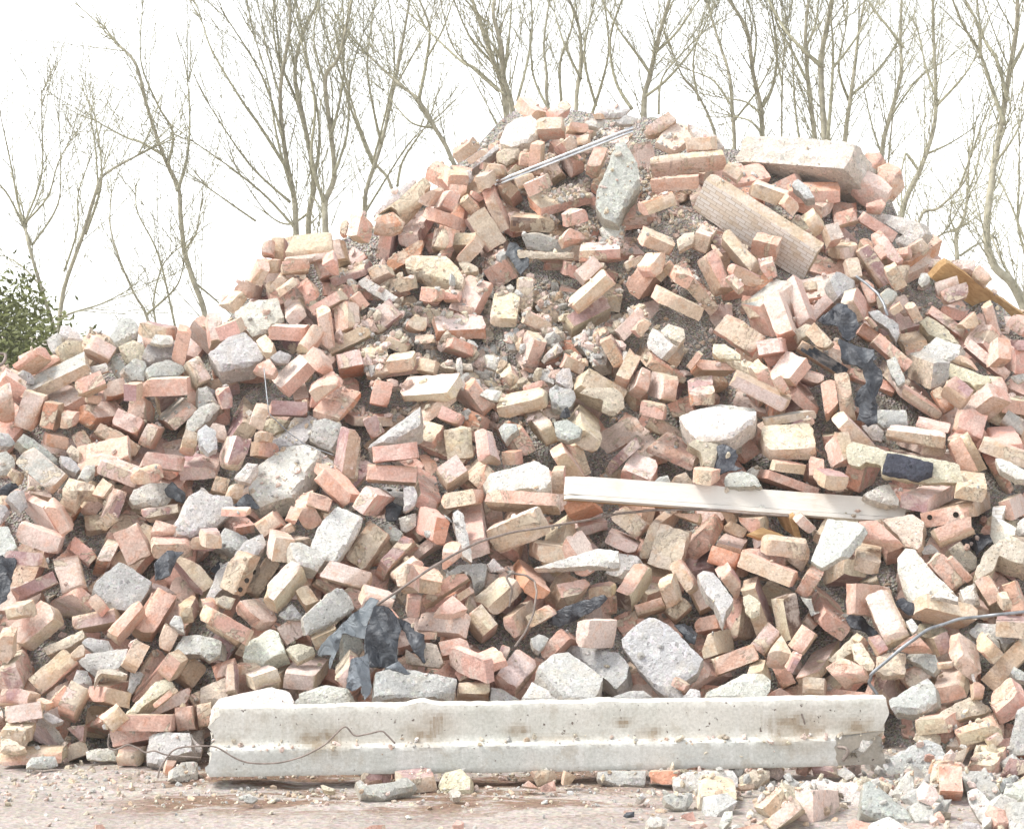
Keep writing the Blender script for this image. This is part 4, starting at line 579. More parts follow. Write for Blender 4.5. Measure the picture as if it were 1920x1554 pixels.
STUFF="""b;1056 8103 378;352 -298 702 543;91 62 190;1 1 4
b;-1121 9565 1674;-48 92 694 713;93 64 188;1 5 5
b;649 8388 580;172 452 35 875;130 83 51;1 3 4
b;1733 8103 559;251 -110 748 604;56 99 191;1 4 4
b;-1434 8904 1082;369 -380 613 586;93 47 187;0 1 1
b;1840 9328 1650;362 -457 -564 -585;59 109 176;5 5 1
b;322 9458 1751;294 -307 -669 -610;62 103 187;0 4 0
b;1870 8449 598;119 -269 -710 -640;93 56 190;5 1 4
b;-1362 7635 174;151 324 31 -933;72 108 57;1 4 4
b;1742 8783 1258;323 203 -470 796;108 57 108;5 4 4
b;1826 9404 1676;351 -497 -550 -573;61 96 183;0 3 5
b;996 8188 243;179 -110 760 615;55 103 190;1 1 4
b;519 8384 459;519 -612 481 353;40 111 189;1 4 4
b;720 8487 474;173 -157 772 591;53 83 184;0 4 4
q;1423 7903 379;747 660 -50 -56;46;1;-72 -9 10 51 72 -18 -10 -24
b;-1172 9437 1619;272 378 81 -881;81 108 57;3 3 4
b;-468 9304 1451;212 -34 -974 -69;97 186 42;1 3 3
q;1877 9554 1775;801 589 -65 -88;46;0;-107 -3 -88 32 97 25 87 -44 10 -9
b;-1150 8341 708;2 42 724 688;75 50 180;4 5 5
b;-1259 8136 375;294 -465 613 566;84 60 189;4 4 3
b;-808 9632 1760;370 -430 -613 -550;93 58 186;0 1 5
b;-1471 9295 1497;109 78 -33 990;141 108 57;5 1 4
b;858 8804 793;257 -147 637 712;41 77 189;4 4 4
b;1325 8693 1106;124 -382 110 -909;167 108 57;5 3 4
b;-1783 8243 658;106 -52 -648 753;156 49 80;5 4 4
b;1745 7908 151;225 -78 755 611;60 77 193;1 1 1
b;-195 9768 1874;119 -82 -531 835;103 57 108;3 4 4
b;954 9243 1725;61 -213 58 -973;137 108 57;5 1 4
b;-251 9994 2183;143 -36 204 -968;93 108 57;4 1 1
b;-1309 7658 40;148 -11 -33 988;73 108 57;1 3 4
b;-1780 8075 486;109 -78 -50 990;82 108 57;1 3 4
b;-789 9054 1238;655 -57 751 57;98 191 52;1 1 1
b;1218 8547 932;142 -54 99 -984;95 108 57;5 4 4
b;-1096 8118 482;496 -419 -588 -483;84 52 190;1 2 4
b;-740 9718 1834;391 -487 -599 -502;89 55 179;0 4 4
b;818 8354 573;94 -442 91 -887;111 108 57;5 1 4
b;108 9947 2258;378 569 545 -486;152 57 108;1 1 4
q;-1663 8518 894;915 400 -22 -50;69;3;-50 -40 -53 3 -39 63 69 26 74 -1 9 -1 -11 -50
b;181 10104 2406;52 -59 -550 831;126 57 108;4 3 1
b;519 9023 1288;217 543 -56 -809;88 108 57;0 1 1
b;415 9172 1412;-22 502 -72 862;132 108 57;5 1 4
b;1742 8712 1067;179 -113 -126 969;74 108 57;1 1 4
b;-740 8104 527;413 237 -464 747;76 57 108;3 3 4
b;1284 8852 1069;72 63 995 -4;105 190 49;3 1 1
b;-1824 8944 1062;696 -697 -24 171;88 51 188;2 1 0
b;-1359 9225 1445;52 -617 -123 776;151 108 57;0 1 1
b;691 9274 1727;146 -244 140 -948;80 108 57;0 1 1
b;-210 10193 2320;126 -277 -151 941;100 108 57;1 4 4
b;1071 9116 1394;353 -419 -590 -593;62 91 187;1 0 2
b;-1149 8793 1097;381 -485 581 531;55 76 186;0 0 0
b;897 8084 251;-10 607 -195 771;79 108 57;3 4 4
b;498 7311 36;80 -73 -645 757;100 44 71;2 1 4
b;824 9806 2312;170 -31 -45 984;133 108 57;1 3 4
b;94 9382 1540;109 -232 70 -964;121 108 57;1 3 4
b;1880 9536 1578;135 -143 -979 -50;102 189 45;0 1 1
b;1714 8925 1222;284 -408 -614 -613;100 47 188;2 2 2
b;-1026 7993 288;167 59 621 -763;88 57 108;0 1 1
b;-118 9811 2158;173 -116 -143 967;74 108 57;1 4 4
b;-1945 9091 1371;85 313 641 -696;131 57 108;1 1 4
b;261 9700 1990;201 155 100 -962;92 108 57;0 1 1
b;152 9118 1185;991 74 96 54;72 186 41;1 0 0
b;-1532 7826 22;28 -191 766 613;69 51 189;3 3 4
b;-721 8367 857;371 -468 587 546;52 87 189;1 4 1
b;1203 8993 1307;76 -136 -735 -660;88 45 186;0 4 5
b;1775 7947 448;130 23 -46 990;98 108 57;5 4 4
b;-1261 8742 1059;163 598 -57 -783;76 108 57;3 1 4
b;-1057 9388 1740;44 -513 -232 825;83 108 57;1 1 4
q;1676 7421 38;829 558 -24 -35;50;5;-59 -41 -15 42 46 28 45 -10 -18 -18
b;564 8898 1185;95 98 -24 990;97 108 57;4 1 1
b;-240 8911 1154;118 -169 -728 -654;88 49 187;1 1 4
b;-1192 7859 323;247 406 600 -643;90 57 108;1 4 4
b;-553 9508 1743;73 230 606 -758;85 57 108;4 3 1
b;1971 9074 1407;242 652 -70 -715;93 108 57;0 1 1
b;-1396 8532 952;165 -99 -57 980;88 108 57;3 1 4
b;-1156 8996 1233;478 -357 -600 -533;80 53 196;5 1 1
b;1092 8542 627;342 -303 687 565;59 77 190;4 3 3
b;1178 8656 971;135 694 37 706;78 108 57;0 1 1
b;1278 9304 1594;232 -313 -654 -648;48 101 185;0 1 0
b;1107 8308 565;217 485 616 -582;91 57 108;1 1 4
q;957 7985 355;893 423 -65 -138;63;4;-53 -26 -1 70 50 -11 4 -32
b;-220 8186 675;54 -705 140 -693;75 108 57;0 1 1
q;-450 7320 36;849 484 105 184;30;5;-44 14 -26 23 62 10 55 -22 -46 -24
b;-907 9417 1764;101 -22 641 -760;119 48 78;1 3 4
b;-849 9368 1670;125 -395 95 -905;76 108 57;4 1 1
b;372 9905 2243;485 300 458 -682;116 57 108;1 1 4
b;1501 9395 1659;316 -460 -567 -606;99 50 190;1 4 1
b;1781 8631 1028;132 -489 141 -851;162 59 36;3 3 4
b;-766 9319 1611;-30 -297 -659 691;158 42 69;1 3 4
b;-1806 7977 375;17 -682 -97 724;104 108 57;3 4 4
b;112 8182 460;-46 -323 -646 690;108 47 76;4 1 1
b;-990 8785 1167;17 -575 -78 814;87 108 57;1 4 4
b;-546 8846 1118;374 -363 -636 -569;78 59 190;5 1 1
b;-1700 8909 1046;419 244 -507 713;93 57 108;1 3 4
b;1232 8957 1465;122 396 -8 910;115 108 57;5 4 4
b;-2001 8964 1287;129 -316 90 -936;99 108 57;0 1 1
b;-764 8946 1375;211 382 33 899;87 108 57;0 1 1
q;931 8950 1357;842 514 -85 -140;53;3;-99 39 16 25 64 5 33 -49 -15 -20
b;1285 9557 1962;89 -450 174 -871;81 108 57;3 3 4
q;-1304 8366 752;766 637 -58 -69;46;1;-61 -34 -35 42 49 18 51 -11 -5 -16
b;-281 9824 2066;164 537 79 -824;88 108 57;0 1 1
b;-1180 8133 487;77 -655 143 -738;63 108 57;5 4 4
b;738 8531 946;205 37 -22 978;86 108 57;1 1 4
b;924 8551 764;205 -18 -50 977;93 108 57;4 3 1
b;-1682 8919 1281;210 89 609 -760;121 57 108;1 3 4
q;288 9643 1895;771 572 167 225;48;1;-83 3 -37 49 93 2 97 -8 -9 -15 -58 -31
b;1474 9289 1487;355 -299 653 598;54 77 188;1 2 1
b;-815 9071 1456;416 223 517 -714;107 57 108;0 3 1
b;-180 9667 1839;118 -396 -102 905;134 108 57;2 4 4
b;1086 8810 1157;97 62 36 -993;211 53 32;6 4 4
b;1070 8651 974;180 -83 55 -979;151 61 38;1 3 4
b;112 9772 2132;166 -189 -99 963;93 108 57;0 1 1
b;-980 8833 1028;88 -195 640 -738;88 57 108;1 4 4
b;249 9166 1359;57 -212 48 -974;87 108 57;2 1 4
b;1058 9261 1755;-30 576 -119 808;71 108 57;0 1 1
b;-1074 7794 159;504 422 -439 613;88 52 84;1 4 4
b;988 8884 1319;274 498 -607 556;113 57 108;1 3 4
b;1639 9382 1601;608 -555 477 308;74 50 186;0 0 0
b;-184 9867 2049;90 -364 85 -923;82 108 57;1 3 4
b;-343 9115 1351;128 24 -637 760;76 57 108;3 4 4
q;1027 7391 38;648 697 -225 -209;30;5;-39 10 -14 20 39 19 55 -21 -41 -28
b;-990 9611 1832;153 678 77 715;100 108 57;5 4 4
b;1681 7885 379;143 -365 105 -914;62 108 57;1 4 4
b;1547 8058 366;432 359 -506 655;71 57 108;5 3 4
b;1587 9317 1725;-41 503 -83 860;94 108 57;1 3 4
q;1029 6601 33;862 475 -85 -155;30;1;-41 11 -19 20 42 8 45 -16 -27 -22
b;1353 9473 1903;481 368 -453 654;74 57 108;6 1 4
b;1045 8966 1433;52 -165 -649 741;109 57 108;0 1 1
q;114 7310 38;812 557 98 143;30;4;-50 23 32 20 43 -19 -24 -25
b;1428 9620 1980;-13 -176 -650 739;96 57 108;1 1 4
b;1992 9333 1551;80 -576 132 -803;136 75 46;0 3 1
q;1649 9420 1729;759 640 80 94;50;4;-46 44 30 49 38 16 13 -60 -27 -51 -8 2
b;336 8414 522;165 -81 -45 982;95 75 46;5 3 4
q;-212 8021 513;899 371 89 215;46;1;-69 -9 17 51 56 -18 -4 -24
b;1184 9593 2037;-41 330 -81 940;68 108 57;1 4 4
b;-989 7851 272;140 668 50 729;109 63 39;5 3 4
b;-1140 8717 888;177 582 -64 -791;62 108 57;2 4 4
b;206 10159 2485;332 110 557 -753;100 57 108;0 1 1
b;-1152 9216 1509;96 -182 -70 976;94 108 57;4 3 1
b;-231 9967 2105;77 -21 -624 777;77 57 108;1 4 4
b;1426 9424 1746;504 382 -439 638;86 57 108;3 3 4
b;680 8584 778;104 -72 -642 757;105 43 69;1 3 4
b;182 8661 921;2 695 -94 713;105 75 46;1 4 4
b;-1069 8599 876;181 594 -60 -782;62 108 57;3 3 4
q;1510 7485 62;808 577 66 93;46;4;-48 10 50 44 8 -22 -10 -32
b;-327 9380 1648;201 87 -21 976;75 108 57;4 1 1
b;1658 8261 617;62 -394 69 -914;126 50 31;0 1 1
b;-357 8103 505;32 -669 -96 736;72 79 49;4 1 1
b;-1109 8214 739;181 -16 50 -982;60 108 57;5 4 4
b;-1910 9192 1356;315 127 566 -751;124 40 65;1 1 4
b;1646 8757 1133;109 96 -31 989;135 58 36;0 1 1
b;-449 9483 1697;74 -92 -40 992;78 108 57;1 3 4
b;240 9968 2314;199 304 -11 -932;65 108 57;3 1 4
b;1882 9255 1532;113 349 7 -930;76 79 49;1 4 4
b;-400 9312 1523;-39 84 -655 750;76 57 108;3 1 4
b;-1533 8474 781;56 -346 -61 935;69 81 50;3 4 4
b;-699 8186 557;83 -266 77 -957;78 70 43;1 3 4
b;-937 9337 1686;88 -297 -65 948;105 70 43;3 1 4
b;-349 9748 2087;204 461 632 -589;85 57 108;0 1 1
b;-7 9144 1314;106 -411 91 -901;60 108 57;5 3 4
b;-1604 7878 201;186 387 -31 -903;104 51 32;4 1 1
b;-936 7925 301;104 -27 53 -993;92 53 33;1 1 4
b;530 9202 1514;108 399 -5 -911;77 71 44;1 1 4
b;-1509 8922 1258;424 550 500 -517;67 52 84;5 4 4
q;-979 8956 1356;887 453 -40 -78;46;1;-66 -6 0 43 40 -5 26 -32
b;-752 9416 1777;134 -473 127 -862;75 108 57;0 1 1
b;-1557 8510 891;396 268 532 -699;77 49 80;3 1 4
q;711 6550 37;880 474 11 21;30;1;-68 -4 13 15 32 8 23 -19
b;-646 9364 1618;238 374 -603 664;66 57 108;1 1 4
b;1310 8000 374;456 247 -476 710;76 40 65;5 1 4
b;1041 8744 1293;200 464 -634 586;99 38 61;1 3 4
b;-1498 8088 509;309 246 -568 722;78 43 70;4 1 1
b;-1019 9493 1774;177 -14 42 -983;60 108 57;1 1 4
b;286 10025 2399;-41 109 -655 747;98 43 70;1 4 4
b;1975 9449 1724;346 162 -563 733;82 50 81;1 3 4
b;-250 9455 1644;136 -12 -51 989;60 84 52;4 1 1
b;1654 9247 1579;129 -488 129 -854;81 68 42;1 4 4
b;1104 8479 775;-42 378 -59 923;89 64 39;4 1 1
q;-1507 7720 107;835 543 -46 -71;35;5;-50 21 22 31 22 -28 6 -24
b;-66 9895 2207;96 217 -32 971;76 108 57;1 4 4
b;1735 9603 1856;176 277 -16 -945;82 73 45;1 4 4
q;190 7240 38;705 698 88 88;33;4;-26 -16 -16 32 32 7 10 -23
b;-1757 8888 1147;407 531 513 -537;62 51 84;4 1 1
b;-1032 9525 1845;522 421 419 -612;62 49 80;0 1 1
b;-356 9260 1467;85 -125 -645 749;79 38 62;1 3 4
b;1629 7810 238;548 447 -387 592;60 40 64;1 4 4
b;1934 8905 1270;422 328 -505 678;61 52 85;0 1 1
b;1139 8774 1136;70 -163 -64 982;105 44 27;5 1 4
b;-1033 8414 820;150 -11 -33 988;116 47 29;0 3 1
b;955 9717 2182;260 157 -591 747;76 52 84;4 3 1
b;-1910 8630 937;68 -297 59 -951;70 66 41;5 4 4
b;642 9361 1751;59 -411 -79 906;96 52 32;1 1 4
q;659 8705 927;830 557 13 20;30;3;-44 -14 -26 9 19 27 51 -23
b;54 9868 2155;96 165 36 -981;79 80 49;3 3 4
b;-976 8730 1088;188 87 -31 978;64 68 42;2 4 4
b;1665 9552 1826;97 -182 -645 736;60 48 78;1 1 4
q;-1144 7451 37;797 558 132 189;30;2;-20 -10 -7 30 31 27 10 -24 -13 -22
b;909 9146 1692;385 190 -531 730;86 33 54;5 4 4
b;-1202 7731 230;153 301 641 -690;97 22 37;1 4 4
b;91 9093 1279;1 -166 -650 742;102 33 54;1 1 4
q;963 8008 198;771 636 26 31;30;1;-56 -10 2 21 54 -11
b;308 10010 2349;139 -10 -33 990;79 74 46;5 4 4
b;1229 9283 1682;19 -134 -643 754;74 40 66;3 3 4
q;1821 9070 1371;670 653 -247 -253;37;4;-56 7 -11 30 25 7 57 -33 -15 -11
q;-1310 8302 536;745 653 91 104;31;0;-61 -24 -23 29 26 11 66 -19 -7 4
b;4 8781 1003;186 -13 -33 982;60 85 52;2 1 4
b;-814 8315 817;145 545 -23 -826;60 65 40;1 1 4
q;117 7130 38;785 616 40 51;30;1;-30 1 21 24 30 -11 -21 -14
b;-173 8186 535;66 332 657 -674;71 27 45;4 1 1
q;1456 9689 1906;768 570 173 234;50;0;-31 48 -4 28 53 -26 24 -37 -41 -13
b;-1538 7923 358;227 95 610 -753;62 38 61;3 4 4
q;2070 9155 1443;799 578 -99 -136;30;5;-51 21 20 21 40 -26 -9 -17
b;1001 7939 326;283 454 586 -608;68 37 60;5 1 4
q;-405 6550 37;852 499 80 137;30;1;-38 -1 -8 10 34 9 37 -6 -25 -12
b;730 8988 1377;206 421 623 -627;87 25 40;1 3 4
b;1264 8093 373;160 417 -636 629;60 33 53;1 3 4
b;518 9438 1791;201 204 7 -958;86 51 31;5 3 4
b;1761 7976 530;355 555 -566 495;60 35 56;3 3 4
q;554 6550 37;677 736 5 5;30;1;-31 8 11 15 28 -4 -8 -19
b;-974 9407 1702;42 -442 -76 893;60 72 44;2 4 4
b;-722 9658 1934;511 375 422 -649;78 29 47;4 1 1
b;597 7944 241;178 259 5 949;60 57 35;4 1 1
b;1648 7643 96;198 272 -14 -941;60 46 28;5 3 4
b;54 9988 2263;24 -644 -107 757;62 68 42;4 1 1
b;-156 9992 2274;117 -299 -83 943;101 43 27;1 3 4
b;-301 8010 405;98 -90 643 -754;73 26 42;1 3 4
b;1548 9455 1820;393 272 -518 709;75 34 55;1 1 4
b;-1926 9222 1401;395 155 -533 732;60 37 60;5 4 4
b;-155 9885 2090;114 -298 73 -945;73 44 27;7 1 1
b;859 9374 1826;206 432 60 876;88 30 18;1 3 4
b;-28 8003 350;469 277 465 -698;60 32 52;5 4 4
b;5 9968 2199;110 398 4 -911;60 64 39;1 3 4
b;-1643 7817 188;213 103 -16 972;60 50 31;1 1 4
q;533 6700 38;819 569 -41 -59;30;1;-28 3 12 18 23 -12 -7 -9
q;-159 6590 37;806 590 30 41;30;1;-18 0 -4 16 19 9 18 -13 -14 -12
b;-1680 8989 1222;110 -169 636 -745;60 30 48;2 3 4
b;-107 9998 2229;164 -48 48 -984;63 50 31;1 1 4
b;-838 8394 758;119 -234 -81 961;60 47 29;1 4 4
b;1459 9109 1533;72 -411 85 -905;60 35 22;1 3 4
b;1523 7852 322;166 -82 -54 981;60 43 26;1 4 4
q;-1214 6560 37;778 602 111 143;30;1;-13 10 7 9 19 -7 -14 -12
b;1576 9213 1587;106 -298 -71 946;60 50 31;2 4 4
b;387 10084 2459;106 25 47 -993;61 39 24;1 1 4
q;54 7180 38;834 528 -85 -134;30;1;-27 -7 -4 15 31 -8
q;756 7150 38;851 516 50 83;30;4;-33 1 27 10 25 -5 -19 -7
q;353 6780 37;853 510 -57 -95;30;1;-16 1 8 9 19 -1 -11 -9"""
